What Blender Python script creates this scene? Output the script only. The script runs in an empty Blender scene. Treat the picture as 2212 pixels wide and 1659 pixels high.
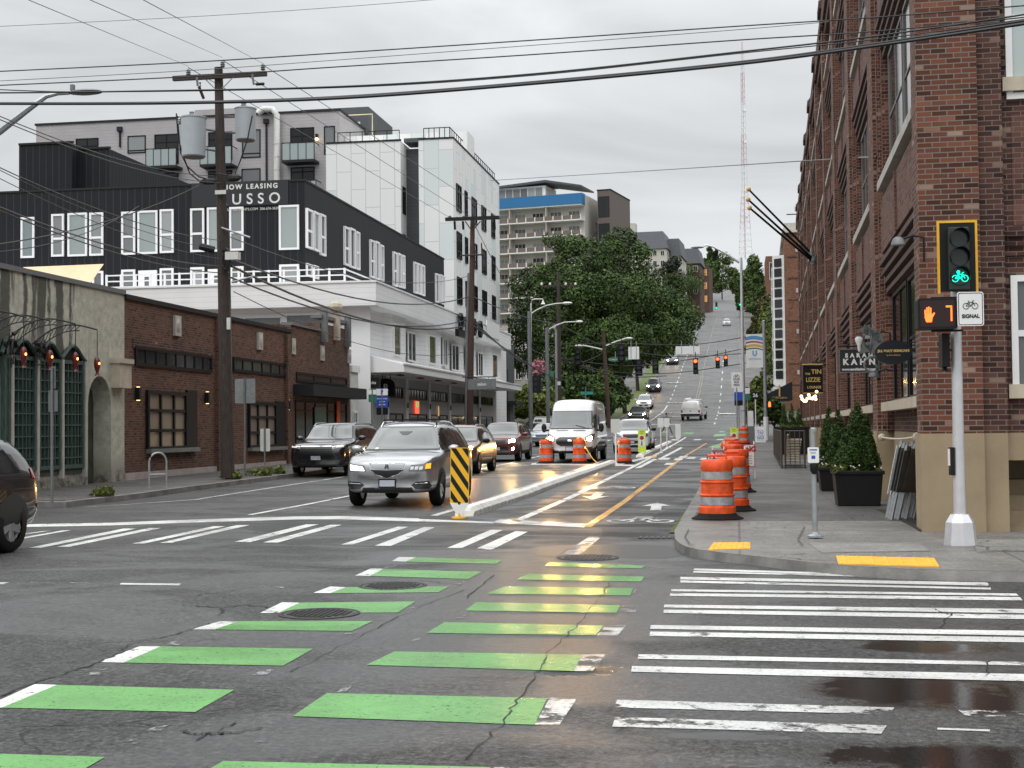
import bpy, bmesh, math, random
import numpy as np
from mathutils import Vector, Matrix, geometry
from mathutils.bvhtree import BVHTree
from mathutils.noise import noise as pnoise
random.seed(7)
R = math.radians
SC = bpy.context.scene
COL = SC.collection

# ---------------------------------------------------------------- camera
# street coordinates: X to the right, Y up the street, Z up; the camera stands over the origin
CH, F, CX, CY = 1.65, 2950.0, 1106.0, 829.5
PHI, PITCH, ROLL = R(9.32), math.atan(93.5 / 2950), 0.010
fh = Vector((-math.sin(PHI), math.cos(PHI), 0)); r0 = Vector((math.cos(PHI), math.sin(PHI), 0)); up = Vector((0, 0, 1))
FW = (fh * math.cos(PITCH) + up * math.sin(PITCH)).normalized()
U0 = r0.cross(FW)
RT = r0 * math.cos(ROLL) - U0 * math.sin(ROLL)
UP = r0 * math.sin(ROLL) + U0 * math.cos(ROLL)
EYE = Vector((0, 0, CH))
cd = bpy.data.cameras.new('camera'); cam = bpy.data.objects.new('camera', cd); COL.objects.link(cam)
cd.sensor_width = 36; cd.lens = F / 2212 * 36; cd.clip_start = 0.1; cd.clip_end = 6000
cam.matrix_world = Matrix(((RT.x, UP.x, -FW.x, 0), (RT.y, UP.y, -FW.y, 0), (RT.z, UP.z, -FW.z, CH), (0, 0, 0, 1)))
SC.camera = cam

# ---------------------------------------------------------------- world, sun, exposure
w = bpy.data.worlds.new('World'); SC.world = w; w.use_nodes = True
nt = w.node_tree; N = nt.nodes; Lk = nt.links
for n in list(N): N.remove(n)
out = N.new('ShaderNodeOutputWorld'); bg = N.new('ShaderNodeBackground'); Lk.new(bg.outputs[0], out.inputs[0])
sky = N.new('ShaderNodeTexSky'); sky.sky_type = 'NISHITA'; sky.sun_disc = False
SUN_EL, SUN_AZ = R(52), R(200)
sky.sun_elevation = SUN_EL; sky.sun_rotation = SUN_AZ
tc = N.new('ShaderNodeTexCoord'); sep = N.new('ShaderNodeSeparateXYZ'); Lk.new(tc.outputs['Generated'], sep.inputs[0])
ramp = N.new('ShaderNodeMapRange'); ramp.interpolation_type = 'SMOOTHSTEP'; ramp.inputs[1].default_value = 0.18; ramp.inputs[2].default_value = 0.85
ramp.inputs[3].default_value = 0.65; ramp.inputs[4].default_value = 2.25; Lk.new(sep.outputs['Z'], ramp.inputs[0])
mp = N.new('ShaderNodeMapping'); mp.inputs['Scale'].default_value = (2.6, 2.6, 9.0); Lk.new(tc.outputs['Generated'], mp.inputs[0])
nz = N.new('ShaderNodeTexNoise'); nz.inputs['Scale'].default_value = 1.3; nz.inputs['Detail'].default_value = 6; nz.inputs['Roughness'].default_value = .5; nz.inputs['Distortion'].default_value = .6
Lk.new(mp.outputs[0], nz.inputs[0])
mr = N.new('ShaderNodeMapRange'); mr.inputs[1].default_value = .33; mr.inputs[2].default_value = .67; mr.inputs[3].default_value = .80; mr.inputs[4].default_value = 1.18
Lk.new(nz.outputs[0], mr.inputs[0])
mu = N.new('ShaderNodeMath'); mu.operation = 'MULTIPLY'; Lk.new(ramp.outputs[0], mu.inputs[0]); Lk.new(mr.outputs[0], mu.inputs[1])
cc = N.new('ShaderNodeMix'); cc.data_type = 'RGBA'; cc.blend_type = 'MULTIPLY'; cc.inputs[0].default_value = 1
cc.inputs[6].default_value = (0.965, 0.985, 1.0, 1); Lk.new(mu.outputs[0], cc.inputs[7])
sk = N.new('ShaderNodeMix'); sk.data_type = 'RGBA'; sk.blend_type = 'MULTIPLY'; sk.inputs[0].default_value = 1
sk.inputs[6].default_value = (.1, .1, .1, 1); Lk.new(sky.outputs[0], sk.inputs[7])
mx = N.new('ShaderNodeMix'); mx.data_type = 'RGBA'; mx.inputs[0].default_value = .93
Lk.new(sk.outputs[2], mx.inputs[6]); Lk.new(cc.outputs[2], mx.inputs[7]); Lk.new(mx.outputs[2], bg.inputs[0])
bg.inputs[1].default_value = 1.0
sd = bpy.data.lights.new('sun', 'SUN'); sd.energy = 0.7; sd.angle = R(25); sd.color = (1, .97, .93)
so = bpy.data.objects.new('sun', sd); COL.objects.link(so)
so.rotation_euler = (R(90) - SUN_EL, 0, R(180) - SUN_AZ)
SC.view_settings.view_transform = 'Standard'; SC.view_settings.look = 'None'
SC.view_settings.exposure = 0.16; SC.view_settings.gamma = 1
SC.cycles.max_bounces = 6; SC.cycles.diffuse_bounces = 3; SC.cycles.glossy_bounces = 3; SC.cycles.transparent_max_bounces = 6
SC.cycles.sample_clamp_indirect = 6

# ---------------------------------------------------------------- terrain height and pixel rays (pixels of the 2212 x 1659 view)
ZY = [(-60, 0), (30, 0), (56, .15), (95, .6), (112, .85), (125, 1.75), (161, 3.4), (182, 5.7), (220, 11.3), (324, 25), (500, 44.5), (690, 65), (820, 83), (900, 86), (3000, 87)]
_zx = np.array([a for a, b in ZY], float); _zz = np.array([b for a, b in ZY], float)
_gx = np.arange(-60, 3000, 2.0); _gz = np.interp(_gx, _zx, _zz)
_k = np.ones(9) / 9; _gs = np.convolve(_gz, _k, 'same'); _gs[:6] = 0; _gs[-6:] = 87; _gs = np.where(_gx < 34, 0, _gs)
def zg(Y): return float(np.interp(Y, _gx, _gs))
def ray(px, py):
    return (FW + RT * ((px - CX) / F) + UP * (-(py - CY) / F))
def G(px, py, dz=0.0):          # where the pixel meets the ground (+dz)
    d = ray(px, py); t = 4.0; last = t
    while t < 1500:
        p = EYE + d * t
        if p.z < zg(p.y) + dz: break
        last = t; t += 0.5 if t < 60 else 2
    a, b = last, t
    for _ in range(24):
        m = (a + b) / 2; p = EYE + d * m
        if p.z < zg(p.y) + dz: b = m
        else: a = m
    p = EYE + d * b; return Vector((p.x, p.y, zg(p.y) + dz))
def PD(px, py, depth): return EYE + ray(px, py) * depth
def PX(px, py, X):
    d = ray(px, py); return EYE + d * (X / d.x)
def PY(px, py, Y):
    d = ray(px, py); return EYE + d * (Y / d.y)
def PPL(px, py, O, n):
    d = ray(px, py); return EYE + d * ((Vector(O) - EYE).dot(n) / d.dot(n))

# ---------------------------------------------------------------- mesh builder
class B:
    def __init__(s, M=None): s.v = []; s.f = []; s.mi = []; s.k = 0; s.M = M
    def add(s, vs, fs):
        n = len(s.v)
        for p in vs:
            p = Vector(p)
            if s.M is not None: p = s.M @ p
            s.v.append(p)
        for f in fs: s.f.append(tuple(i + n for i in f)); s.mi.append(s.k)
    def face(s, pts): s.add(pts, [tuple(range(len(pts)))])
    def box(s, x0, x1, y0, y1, z0, z1):
        s.add([(x0, y0, z0), (x1, y0, z0), (x1, y1, z0), (x0, y1, z0), (x0, y0, z1), (x1, y0, z1), (x1, y1, z1), (x0, y1, z1)],
              [(0, 3, 2, 1), (4, 5, 6, 7), (0, 1, 5, 4), (1, 2, 6, 5), (2, 3, 7, 6), (3, 0, 4, 7)])
    def prism(s, poly, axis, a, b):   # poly in the two other axes (in order), extruded a..b
        def P(p, c): return {'x': (c, p[0], p[1]), 'y': (p[0], c, p[1]), 'z': (p[0], p[1], c)}[axis]
        n = len(poly)
        s.add([P(p, a) for p in poly] + [P(p, b) for p in poly],
              [tuple(range(n))[::-1], tuple(range(n, 2 * n))] + [(i, (i + 1) % n, n + (i + 1) % n, n + i) for i in range(n)])
    def tube(s, pts, r, n=6, caps=True):
        pts = [Vector(p) for p in pts]; m = len(pts)
        rs = r if isinstance(r, (list, tuple)) else [r] * m
        vs = []; 
        for i, p in enumerate(pts):
            t = (pts[min(i + 1, m - 1)] - pts[max(i - 1, 0)]).normalized()
            a = Vector((0, 0, 1)) if abs(t.z) < .9 else Vector((1, 0, 0))
            u = t.cross(a).normalized(); v = t.cross(u)
            for j in range(n):
                an = 2 * math.pi * j / n
                vs.append(p + (u * math.cos(an) + v * math.sin(an)) * rs[i])
        fs = [(i * n + j, (i + 1) * n + j, (i + 1) * n + (j + 1) % n, i * n + (j + 1) % n) for i in range(m - 1) for j in range(n)]
        if caps: fs += [tuple(range(n)), tuple(range((m - 1) * n, m * n))[::-1]]
        s.add(vs, fs)
    def lathe(s, prof, n=16, c=(0, 0, 0), axis='z'):   # prof: (radius, height)
        vs = []; c = Vector(c)
        for r_, h in prof:
            for j in range(n):
                a = 2 * math.pi * j / n; x, y = r_ * math.cos(a), r_ * math.sin(a)
                vs.append(c + Vector({'z': (x, y, h), 'y': (x, h, y), 'x': (h, x, y)}[axis]))
        m = len(prof)
        fs = [(i * n + j, i * n + (j + 1) % n, (i + 1) * n + (j + 1) % n, (i + 1) * n + j) for i in range(m - 1) for j in range(n)]
        fs += [tuple(range(n))[::-1], tuple(range((m - 1) * n, m * n))]
        s.add(vs, fs)
    def ball(s, c, r, n=10, m=6):
        rx, ry, rz = r if isinstance(r, (list, tuple)) else (r, r, r)
        vs = [];
        for i in range(m + 1):
            th = math.pi * i / m
            for j in range(n):
                a = 2 * math.pi * j / n
                vs.append((c[0] + rx * math.sin(th) * math.cos(a), c[1] + ry * math.sin(th) * math.sin(a), c[2] + rz * math.cos(th)))
        s.add(vs, [(i * n + j, (i + 1) * n + j, (i + 1) * n + (j + 1) % n, i * n + (j + 1) % n) for i in range(m) for j in range(n)])
    def mesh(s, name, mats, smooth=False):
        me = bpy.data.meshes.new(name); me.from_pydata(s.v, [], s.f)
        mats = mats if isinstance(mats, (list, tuple)) else [mats]
        for m in mats: me.materials.append(m)
        if len(mats) > 1: me.polygons.foreach_set('material_index', s.mi)
        uv = me.uv_layers.new(name='UVMap').data
        for p in me.polygons:
            n = p.normal; ax = max(range(3), key=lambda i: abs(n[i]))
            for li in p.loop_indices:
                c = me.vertices[me.loops[li].vertex_index].co
                uv[li].uv = (c.y, c.z) if ax == 0 else ((c.x, c.z) if ax == 1 else (c.x, c.y))
            if smooth: p.use_smooth = True
        return me
    def obj(s, name, mats, parent=None, smooth=False, loc=None, rotz=0, bevel=0):
        o = bpy.data.objects.new(name, s.mesh(name, mats, smooth)); COL.objects.link(o)
        if parent is not None: o.parent = parent
        if loc is not None: o.location = loc
        if rotz: o.rotation_euler = (0, 0, rotz)
        if bevel:
            m = o.modifiers.new('bevel', 'BEVEL'); m.width = bevel; m.segments = 2; m.limit_method = 'ANGLE'
        if smooth and not bevel:
            m = o.modifiers.new('split', 'EDGE_SPLIT'); m.split_angle = R(38)
        return o
def tag(o, label, cat, group=None, kind=None):
    o['label'] = label; o['category'] = cat
    if group: o['group'] = group
    if kind: o['kind'] = kind
    return o
def struct(o): o['kind'] = 'structure'; return o
def thing(name, label, cat, loc=(0, 0, 0), rotz=0, group=None):
    o = bpy.data.objects.new(name, None); COL.objects.link(o); o.location = loc; o.rotation_euler = (0, 0, rotz)
    o.empty_display_size = .3
    return tag(o, label, cat, group)
def kids(o): return [c for c in bpy.data.objects if c.parent == o]
def copy_tree(o, loc=None, rotz=None, label=None, parent=None, _ch=None):
    if _ch is None:
        _ch = {}
        for c in bpy.data.objects:
            if c.parent: _ch.setdefault(c.parent.name, []).append(c)
    r = o.copy(); COL.objects.link(r); r.parent = parent
    if loc is not None: r.location = loc
    if rotz is not None: r.rotation_euler = (0, 0, rotz)
    if label: r['label'] = label
    for c in _ch.get(o.name, []): copy_tree(c, parent=r, _ch=_ch)
    return r
def text(body, size, mat, parent, loc, rot=(R(90), 0, 0), name='lettering', align='CENTER', ext=.004, bold=0, sx=1, space=1):
    c = bpy.data.curves.new(name, 'FONT'); c.body = body; c.size = size; c.extrude = ext; c.align_x = align; c.align_y = 'CENTER'; c.offset = bold; c.space_character = space
    t = bpy.data.objects.new(name, c); COL.objects.link(t)
    bpy.context.view_layer.update()
    dg = bpy.context.evaluated_depsgraph_get(); me = bpy.data.meshes.new_from_object(t.evaluated_get(dg)); bpy.data.objects.remove(t)
    me.materials.clear(); me.materials.append(mat)
    o = bpy.data.objects.new(name, me); COL.objects.link(o); o.location = loc; o.rotation_euler = rot; o.scale = (sx, 1, 1)
    if parent is not None: o.parent = parent
    return o

# ---------------------------------------------------------------- materials
def mat(name, col, rough=.6, metal=0, var=0, vscale=3, bump=0, bscale=40, spec=.5, emit=None, estr=0, coat=0, stretch=None, col2=None, lo=.35, hi=.65, isl=0):
    m = bpy.data.materials.new(name); m.use_nodes = True; nt = m.node_tree; b = nt.nodes['Principled BSDF']
    c = tuple(col) + (1,)
    b.inputs['Base Color'].default_value = c; b.inputs['Roughness'].default_value = rough; b.inputs['Metallic'].default_value = metal
    b.inputs['Specular IOR Level'].default_value = spec
    if coat: b.inputs['Coat Weight'].default_value = coat; b.inputs['Coat Roughness'].default_value = .03
    if emit: b.inputs['Emission Color'].default_value = tuple(emit) + (1,); b.inputs['Emission Strength'].default_value = estr
    if var or bump or col2:
        tcn = nt.nodes.new('ShaderNodeTexCoord'); src = tcn.outputs['Object']
        if stretch:
            mpn = nt.nodes.new('ShaderNodeMapping'); mpn.inputs['Scale'].default_value = stretch; nt.links.new(src, mpn.inputs[0]); src = mpn.outputs[0]
    if var or col2:
        n = nt.nodes.new('ShaderNodeTexNoise'); n.inputs['Scale'].default_value = vscale; n.inputs['Detail'].default_value = 5; n.inputs['Roughness'].default_value = .6; nt.links.new(src, n.inputs[0])
        cr = nt.nodes.new('ShaderNodeMapRange'); cr.inputs[1].default_value = lo; cr.inputs[2].default_value = hi; nt.links.new(n.outputs[0], cr.inputs[0])
        mxn = nt.nodes.new('ShaderNodeMix'); mxn.data_type = 'RGBA'; nt.links.new(cr.outputs[0], mxn.inputs[0])
        c2 = tuple(col2) + (1,) if col2 else tuple(min(1, x * (1 + var)) for x in col) + (1,)
        c1 = c if col2 else tuple(x * (1 - var) for x in col) + (1,)
        mxn.inputs[6].default_value = c1; mxn.inputs[7].default_value = c2; last = mxn.outputs[2]
        if isl:
            g = nt.nodes.new('ShaderNodeNewGeometry'); hs = nt.nodes.new('ShaderNodeHueSaturation'); mq = nt.nodes.new('ShaderNodeMapRange')
            mq.inputs[3].default_value = 1 - isl; mq.inputs[4].default_value = 1 + isl
            nt.links.new(g.outputs['Random Per Island'], mq.inputs[0]); nt.links.new(mq.outputs[0], hs.inputs['Value']); nt.links.new(last, hs.inputs['Color']); last = hs.outputs[0]
        nt.links.new(last, b.inputs['Base Color'])
    if bump:
        n2 = nt.nodes.new('ShaderNodeTexNoise'); n2.inputs['Scale'].default_value = bscale; n2.inputs['Detail'].default_value = 4; nt.links.new(src, n2.inputs[0])
        bp = nt.nodes.new('ShaderNodeBump'); bp.inputs['Strength'].default_value = bump; bp.inputs['Distance'].default_value = .02; nt.links.new(n2.outputs[0], bp.inputs['Height']); nt.links.new(bp.outputs[0], b.inputs['Normal'])
    return m
def nodes(m): return m.node_tree.nodes, m.node_tree.links, m.node_tree.nodes['Principled BSDF']
def mixc(nt, fac, a, b, blend='MIX'):
    n = nt.nodes.new('ShaderNodeMix'); n.data_type = 'RGBA'; n.blend_type = blend
    for i, v in ((0, fac), (6, a), (7, b)):
        if isinstance(v, (int, float)): n.inputs[i].default_value = v
        elif isinstance(v, tuple): n.inputs[i].default_value = v + (1,) if len(v) == 3 else v
        else: nt.links.new(v, n.inputs[i])
    return n.outputs[2]
def mrange(nt, v, a, b, c=0, d=1):
    n = nt.nodes.new('ShaderNodeMapRange'); nt.links.new(v, n.inputs[0])
    for i, x in enumerate((a, b, c, d)): n.inputs[i + 1].default_value = x
    return n.outputs[0]
def noisen(nt, vec, scale, detail=4, rough=.55, dist=0, stretch=None):
    if stretch:
        mpn = nt.nodes.new('ShaderNodeMapping'); mpn.inputs['Scale'].default_value = stretch; nt.links.new(vec, mpn.inputs[0]); vec = mpn.outputs[0]
    n = nt.nodes.new('ShaderNodeTexNoise'); n.inputs['Scale'].default_value = scale; n.inputs['Detail'].default_value = detail; n.inputs['Roughness'].default_value = rough; n.inputs['Distortion'].default_value = dist
    nt.links.new(vec, n.inputs[0]); return n.outputs[0]
def mathn(nt, op, a, b=None):
    n = nt.nodes.new('ShaderNodeMath'); n.operation = op
    for i, v in ((0, a), (1, b)):
        if v is None: continue
        if isinstance(v, (int, float)): n.inputs[i].default_value = v
        else: nt.links.new(v, n.inputs[i])
    return n.outputs[0]
def brick(name, c1, c2, mortar, bw=.21, bh=.075, mw=.01, bump=.35, extra=None, dirt=.25, rough=.8):
    m = bpy.data.materials.new(name); m.use_nodes = True; nt = m.node_tree; b = nt.nodes['Principled BSDF']
    t = nt.nodes.new('ShaderNodeTexCoord'); uv = t.outputs['UV']
    br = nt.nodes.new('ShaderNodeTexBrick'); br.inputs['Scale'].default_value = 1; br.inputs['Brick Width'].default_value = bw; br.inputs['Row Height'].default_value = bh
    br.inputs['Mortar Size'].default_value = mw; br.inputs['Mortar Smooth'].default_value = .3; br.inputs['Bias'].default_value = 0
    nt.links.new(uv, br.inputs[0])
    # per brick tint: the texture hands one of two colours to each brick; black and white, so it can drive a ramp
    br.inputs['Color1'].default_value = (0, 0, 0, 1); br.inputs['Color2'].default_value = (1, 1, 1, 1); br.inputs['Mortar'].default_value = (.5, .5, .5, 1)
    cr = nt.nodes.new('ShaderNodeValToRGB'); e = cr.color_ramp.elements
    e[0].position = 0; e[0].color = tuple(x * .45 for x in c1) + (1,); e[1].position = 1; e[1].color = tuple(c2) + (1,)
    q = e.new(.3); q.color = tuple(c1) + (1,); q = e.new(.75); q.color = tuple((x + y) / 2 for x, y in zip(c1, c2)) + (1,)
    if extra: q = e.new(.93); q.color = tuple(c2) + (1,); e[len(e) - 1].color = tuple(extra) + (1,)
    nt.links.new(br.outputs['Color'], cr.inputs[0])
    big = mrange(nt, noisen(nt, uv, .5, 5), .3, .7, 1 - dirt, 1 + dirt * .6)
    col = mixc(nt, 1.0, cr.outputs[0], big, 'MULTIPLY')
    nt.links.new(mixc(nt, br.outputs['Fac'], col, tuple(mortar)), b.inputs['Base Color'])
    b.inputs['Roughness'].default_value = rough; b.inputs['Specular IOR Level'].default_value = .3
    bp = nt.nodes.new('ShaderNodeBump'); bp.inputs['Strength'].default_value = bump; bp.inputs['Distance'].default_value = .01; bp.invert = True
    nt.links.new(br.outputs['Fac'], bp.inputs['Height']); nt.links.new(bp.outputs[0], b.inputs['Normal'])
    return m
def stripes(name, col, pitch, axis='v', line=.12, dark=.45, rough=.5, spec=.4, var=.08, bump=.5):
    # boards / standing seams: a groove every `pitch` metres along u or v
    m = bpy.data.materials.new(name); m.use_nodes = True; nt = m.node_tree; b = nt.nodes['Principled BSDF']
    t = nt.nodes.new('ShaderNodeTexCoord'); s = nt.nodes.new('ShaderNodeSeparateXYZ'); nt.links.new(t.outputs['UV'], s.inputs[0])
    f = mathn(nt, 'FRACT', mathn(nt, 'MULTIPLY', s.outputs['Y' if axis == 'v' else 'X'], 1 / pitch))
    g = mathn(nt, 'LESS_THAN', f, line)
    big = mrange(nt, noisen(nt, t.outputs['UV'], .6, 4), .3, .7, 1 - var, 1 + var)
    c = mixc(nt, 1.0, tuple(col), big, 'MULTIPLY')
    nt.links.new(mixc(nt, g, c, tuple(x * dark for x in col)), b.inputs['Base Color'])
    b.inputs['Roughness'].default_value = rough; b.inputs['Specular IOR Level'].default_value = spec
    bp = nt.nodes.new('ShaderNodeBump'); bp.inputs['Strength'].default_value = bump; bp.inputs['Distance'].default_value = .02; nt.links.new(f, bp.inputs['Height']); nt.links.new(bp.outputs[0], b.inputs['Normal'])
    return m
def glassm(name, c, c2, rough=.06, spec=.6):
    m = bpy.data.materials.new(name); m.use_nodes = True; nt = m.node_tree; b = nt.nodes['Principled BSDF']
    oi = nt.nodes.new('ShaderNodeObjectInfo')
    nt.links.new(mixc(nt, oi.outputs['Random'], tuple(c), tuple(c2)), b.inputs['Base Color'])
    b.inputs['Roughness'].default_value = rough; b.inputs['Specular IOR Level'].default_value = spec
    return m
M = {}
def emis(name, c, s): M[name] = mat(name, (.02, .02, .02), .3, emit=c, estr=s)
M['white'] = mat('white_paint', (.74, .74, .73), .5, var=.05, vscale=2)
M['offwhite'] = mat('off_white_paint', (.6, .6, .57), .6, var=.08, vscale=2)
M['black'] = mat('black_metal', (.010, .010, .011), .5, spec=.25)
M['charcoal'] = mat('charcoal_metal', (.018, .019, .021), .6, spec=.25)
M['blackplastic'] = mat('black_plastic', (.010, .010, .011), .5, bump=.1, spec=.3)
M['rubber'] = mat('rubber', (.011, .011, .011), .85, var=.3, spec=.2)
M['steel'] = mat('galvanised_steel', (.36, .38, .39), .45, metal=.6, var=.12, vscale=8)
M['greysteel'] = mat('grey_steel', (.17, .18, .18), .5, metal=.3, var=.12, vscale=5)
M['alu'] = mat('brushed_pole', (.62, .62, .64), .38, metal=.5, var=.06, vscale=6)
M['wood'] = mat('weathered_pole_wood', (.045, .034, .028), .85, var=.45, vscale=6, bump=.5, bscale=30, stretch=(8, 8, .6))
M['redwood'] = mat('reddish_pole_wood', (.062, .034, .027), .85, var=.35, vscale=6, stretch=(8, 8, .6))
M['wire'] = mat('black_cable', (.012, .012, .014), .5)
M['wiregrey'] = mat('grey_cable', (.10, .10, .11), .5)
M['yellow'] = mat('yellow_paint', (.80, .42, .02), .45, var=.08)
M['fluoro'] = mat('fluorescent_yellow_green', (.62, .80, .05), .5)
M['orange'] = mat('orange_plastic', (.74, .085, .014), .5, var=.25, vscale=7, bump=.15, bscale=9)
M['reflect'] = mat('reflective_sheeting', (.33, .33, .33), .4, var=.25, vscale=10)
M['red'] = mat('red_paint', (.45, .02, .03), .45)
M['blue'] = mat('blue_paint', (.02, .07, .42), .45)
M['signgreen'] = mat('green_sign', (.02, .16, .10), .45)
M['conc'] = mat('concrete', (.36, .35, .32), .8, var=.15, vscale=4, bump=.2)
M['curbwhite'] = mat('white_painted_concrete', (.62, .61, .57), .6, var=.18, vscale=5, bump=.25, bscale=20)
M['beige'] = mat('beige_stucco', (.31, .24, .15), .8, var=.10, vscale=1.5, bump=.15, bscale=30)
M['gold'] = mat('gold_letter', (.62, .42, .14), .45)
M['chrome'] = mat('chrome', (.75, .76, .78), .12, metal=1)
M['mirrorglass'] = mat('mirror', (.4, .42, .45), .05, metal=1)
M['rim'] = mat('alloy_rim', (.35, .36, .37), .3, metal=.8)
M['rimdark'] = mat('dark_rim', (.06, .06, .065), .35, metal=.6)
M['lensoff'] = mat('dark_lens', (.02, .03, .03), .15)
emis('lampwarm', (1, .56, .16), 380); emis('lampwhite', (1, .74, .40), 260); emis('amber', (1, .30, .02), 9); emis('lampdim', (1, .9, .7), 3.5)
emis('redlight', (1, .06, .01), 7); emis('greenlight', (.0, 1, .52), 2.6); emis('handlight', (1, .13, .015), 3.2); emis('bulb', (1, .72, .40), 4)
emis('fishred', (1, .22, .05), 9); emis('warmwall', (1, .62, .25), 6); emis('litwin', (1, .50, .17), .55); emis('neon', (1, .10, .04), 1.2); emis('neong', (.05, .8, .2), .7)
# ---------------------------------------------------------------- ground materials
def wetmask(nt, P):     # damp areas: broad noise plus the soaked band in front of the queue
    k = mrange(nt, noisen(nt, P, .35, 5, .55, .8, (1, 1.6, 1)), .46, .60)
    for px, py, rx, ry in ((1160, 1300, 1.9, 5.0), (1060, 1060, 2.4, 9.0), (1400, 1190, 2.2, 1.6), (1700, 1490, 2.2, .9)):
        q = G(px, py); sv = nt.nodes.new('ShaderNodeMapping'); sv.inputs['Location'].default_value = (-q.x / rx, -q.y / ry, 0); sv.inputs['Scale'].default_value = (1 / rx, 1 / ry, 0)
        nt.links.new(P, sv.inputs[0]); ln = nt.nodes.new('ShaderNodeVectorMath'); ln.operation = 'LENGTH'; nt.links.new(sv.outputs[0], ln.inputs[0])
        d = mathn(nt, 'ADD', ln.outputs['Value'], mathn(nt, 'MULTIPLY', mathn(nt, 'SUBTRACT', noisen(nt, P, .9, 5, .6), .5), 1.6)); k = mathn(nt, 'MAXIMUM', k, mrange(nt, d, 1.1, .7))
    return k
def road_mat(name, base, wet=.5, puddles=(), tracks=False, joints=None):
    m = bpy.data.materials.new(name); m.use_nodes = True; nt = m.node_tree; b = nt.nodes['Principled BSDF']
    g = nt.nodes.new('ShaderNodeNewGeometry'); P = g.outputs['Position']
    big = noisen(nt, P, .22, 5, .6, .4); mid = noisen(nt, P, 1.6, 5, .65); fine = noisen(nt, P, 30, 4, .75); agg = noisen(nt, P, 19, 3, .8)
    vor = nt.nodes.new('ShaderNodeTexVoronoi'); vor.inputs['Scale'].default_value = 38; nt.links.new(P, vor.inputs[0])
    c = mixc(nt, mrange(nt, big, .35, .65), tuple(x * .82 for x in base), tuple(x * 1.25 for x in base))
    c = mixc(nt, 1.0, c, mrange(nt, mid, .3, .7, .8, 1.18), 'MULTIPLY')
    g_ = .35 if joints else 1.0; med = noisen(nt, P, 6.5, 4, .8, 0, (1, .7, 1))
    c = mixc(nt, 1.0, c, mrange(nt, fine, .34, .68, 1 - .7 * g_, 1 + .75 * g_), 'MULTIPLY'); c = mixc(nt, 1.0, c, mrange(nt, agg, .38, .62, 1 - .5 * g_, 1 + .55 * g_), 'MULTIPLY'); c = mixc(nt, 1.0, c, mrange(nt, med, .36, .64, 1 - .22 * g_, 1 + .25 * g_), 'MULTIPLY')
    c = mixc(nt, mathn(nt, 'MULTIPLY', mrange(nt, vor.outputs['Distance'], .16, .08), .30), c, (.16, .155, .145))
    if tracks:      # tyre-polished bands along the lanes and seams of old patches
        sp = nt.nodes.new('ShaderNodeSeparateXYZ'); nt.links.new(P, sp.inputs[0])
        wv = mathn(nt, 'SINE', mathn(nt, 'MULTIPLY', mathn(nt, 'ADD', sp.outputs['X'], mathn(nt, 'MULTIPLY', mid, .4)), 3.6))
        c = mixc(nt, mrange(nt, wv, .2, 1, 0, .16), c, (.09, .088, .085))
    # cracks: thin lines between big warped cells
    wp = nt.nodes.new('ShaderNodeMapping'); nt.links.new(P, wp.inputs[0])
    v2 = nt.nodes.new('ShaderNodeTexVoronoi'); v2.feature = 'DISTANCE_TO_EDGE'; v2.inputs['Scale'].default_value = .30
    nz = nt.nodes.new('ShaderNodeTexNoise'); nz.inputs['Scale'].default_value = .9; nz.inputs['Detail'].default_value = 6; nt.links.new(P, nz.inputs[0])
    va = nt.nodes.new('ShaderNodeVectorMath'); va.operation = 'ADD'; sc = nt.nodes.new('ShaderNodeVectorMath'); sc.operation = 'SCALE'; sc.inputs['Scale'].default_value = 1.3
    nt.links.new(nz.outputs['Color'], sc.inputs[0]); nt.links.new(sc.outputs[0], va.inputs[0]); nt.links.new(P, va.inputs[1]); nt.links.new(va.outputs[0], v2.inputs[0])
    crack = mathn(nt, 'MULTIPLY', mrange(nt, v2.outputs['Distance'], .006, .001), mrange(nt, noisen(nt, P, .5, 2), .50, .58))
    c = mixc(nt, mathn(nt, 'MULTIPLY', crack, .85), c, (.008, .008, .008))
    # damp patches and puddles
    w = mathn(nt, 'MULTIPLY', wetmask(nt, P), wet)
    pud = None
    for (px, py, rx, ry) in puddles:
        sv = nt.nodes.new('ShaderNodeMapping'); sv.inputs['Location'].default_value = (-px / rx, -py / ry, 0); sv.inputs['Scale'].default_value = (1 / rx, 1 / ry, 0)
        nt.links.new(P, sv.inputs[0]); ln = nt.nodes.new('ShaderNodeVectorMath'); ln.operation = 'LENGTH'; nt.links.new(sv.outputs[0], ln.inputs[0])
        d = mathn(nt, 'ADD', ln.outputs['Value'], mathn(nt, 'MULTIPLY', mathn(nt, 'SUBTRACT', noisen(nt, P, 1.5, 9, .78), .5), 2.8))
        k = mrange(nt, d, 1.18, .62); pud = k if pud is None else mathn(nt, 'MAXIMUM', pud, k)
    c = mixc(nt, mathn(nt, 'MULTIPLY', w, .35), c, tuple(x * .45 for x in base))
    rough = mrange(nt, w, 0, 1, .58, .34)
    bst = mrange(nt, w, 0, 1, .9, .30)
    if pud is not None:
        c = mixc(nt, pud, c, (.014, .013, .012))
        rr = nt.nodes.new('ShaderNodeMix'); nt.links.new(pud, rr.inputs[0]); nt.links.new(rough, rr.inputs[2]); rr.inputs[3].default_value = .045; rough = rr.outputs[0]
        r2 = nt.nodes.new('ShaderNodeMix'); nt.links.new(pud, r2.inputs[0]); nt.links.new(bst, r2.inputs[2]); r2.inputs[3].default_value = .05; bst = r2.outputs[0]
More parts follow.
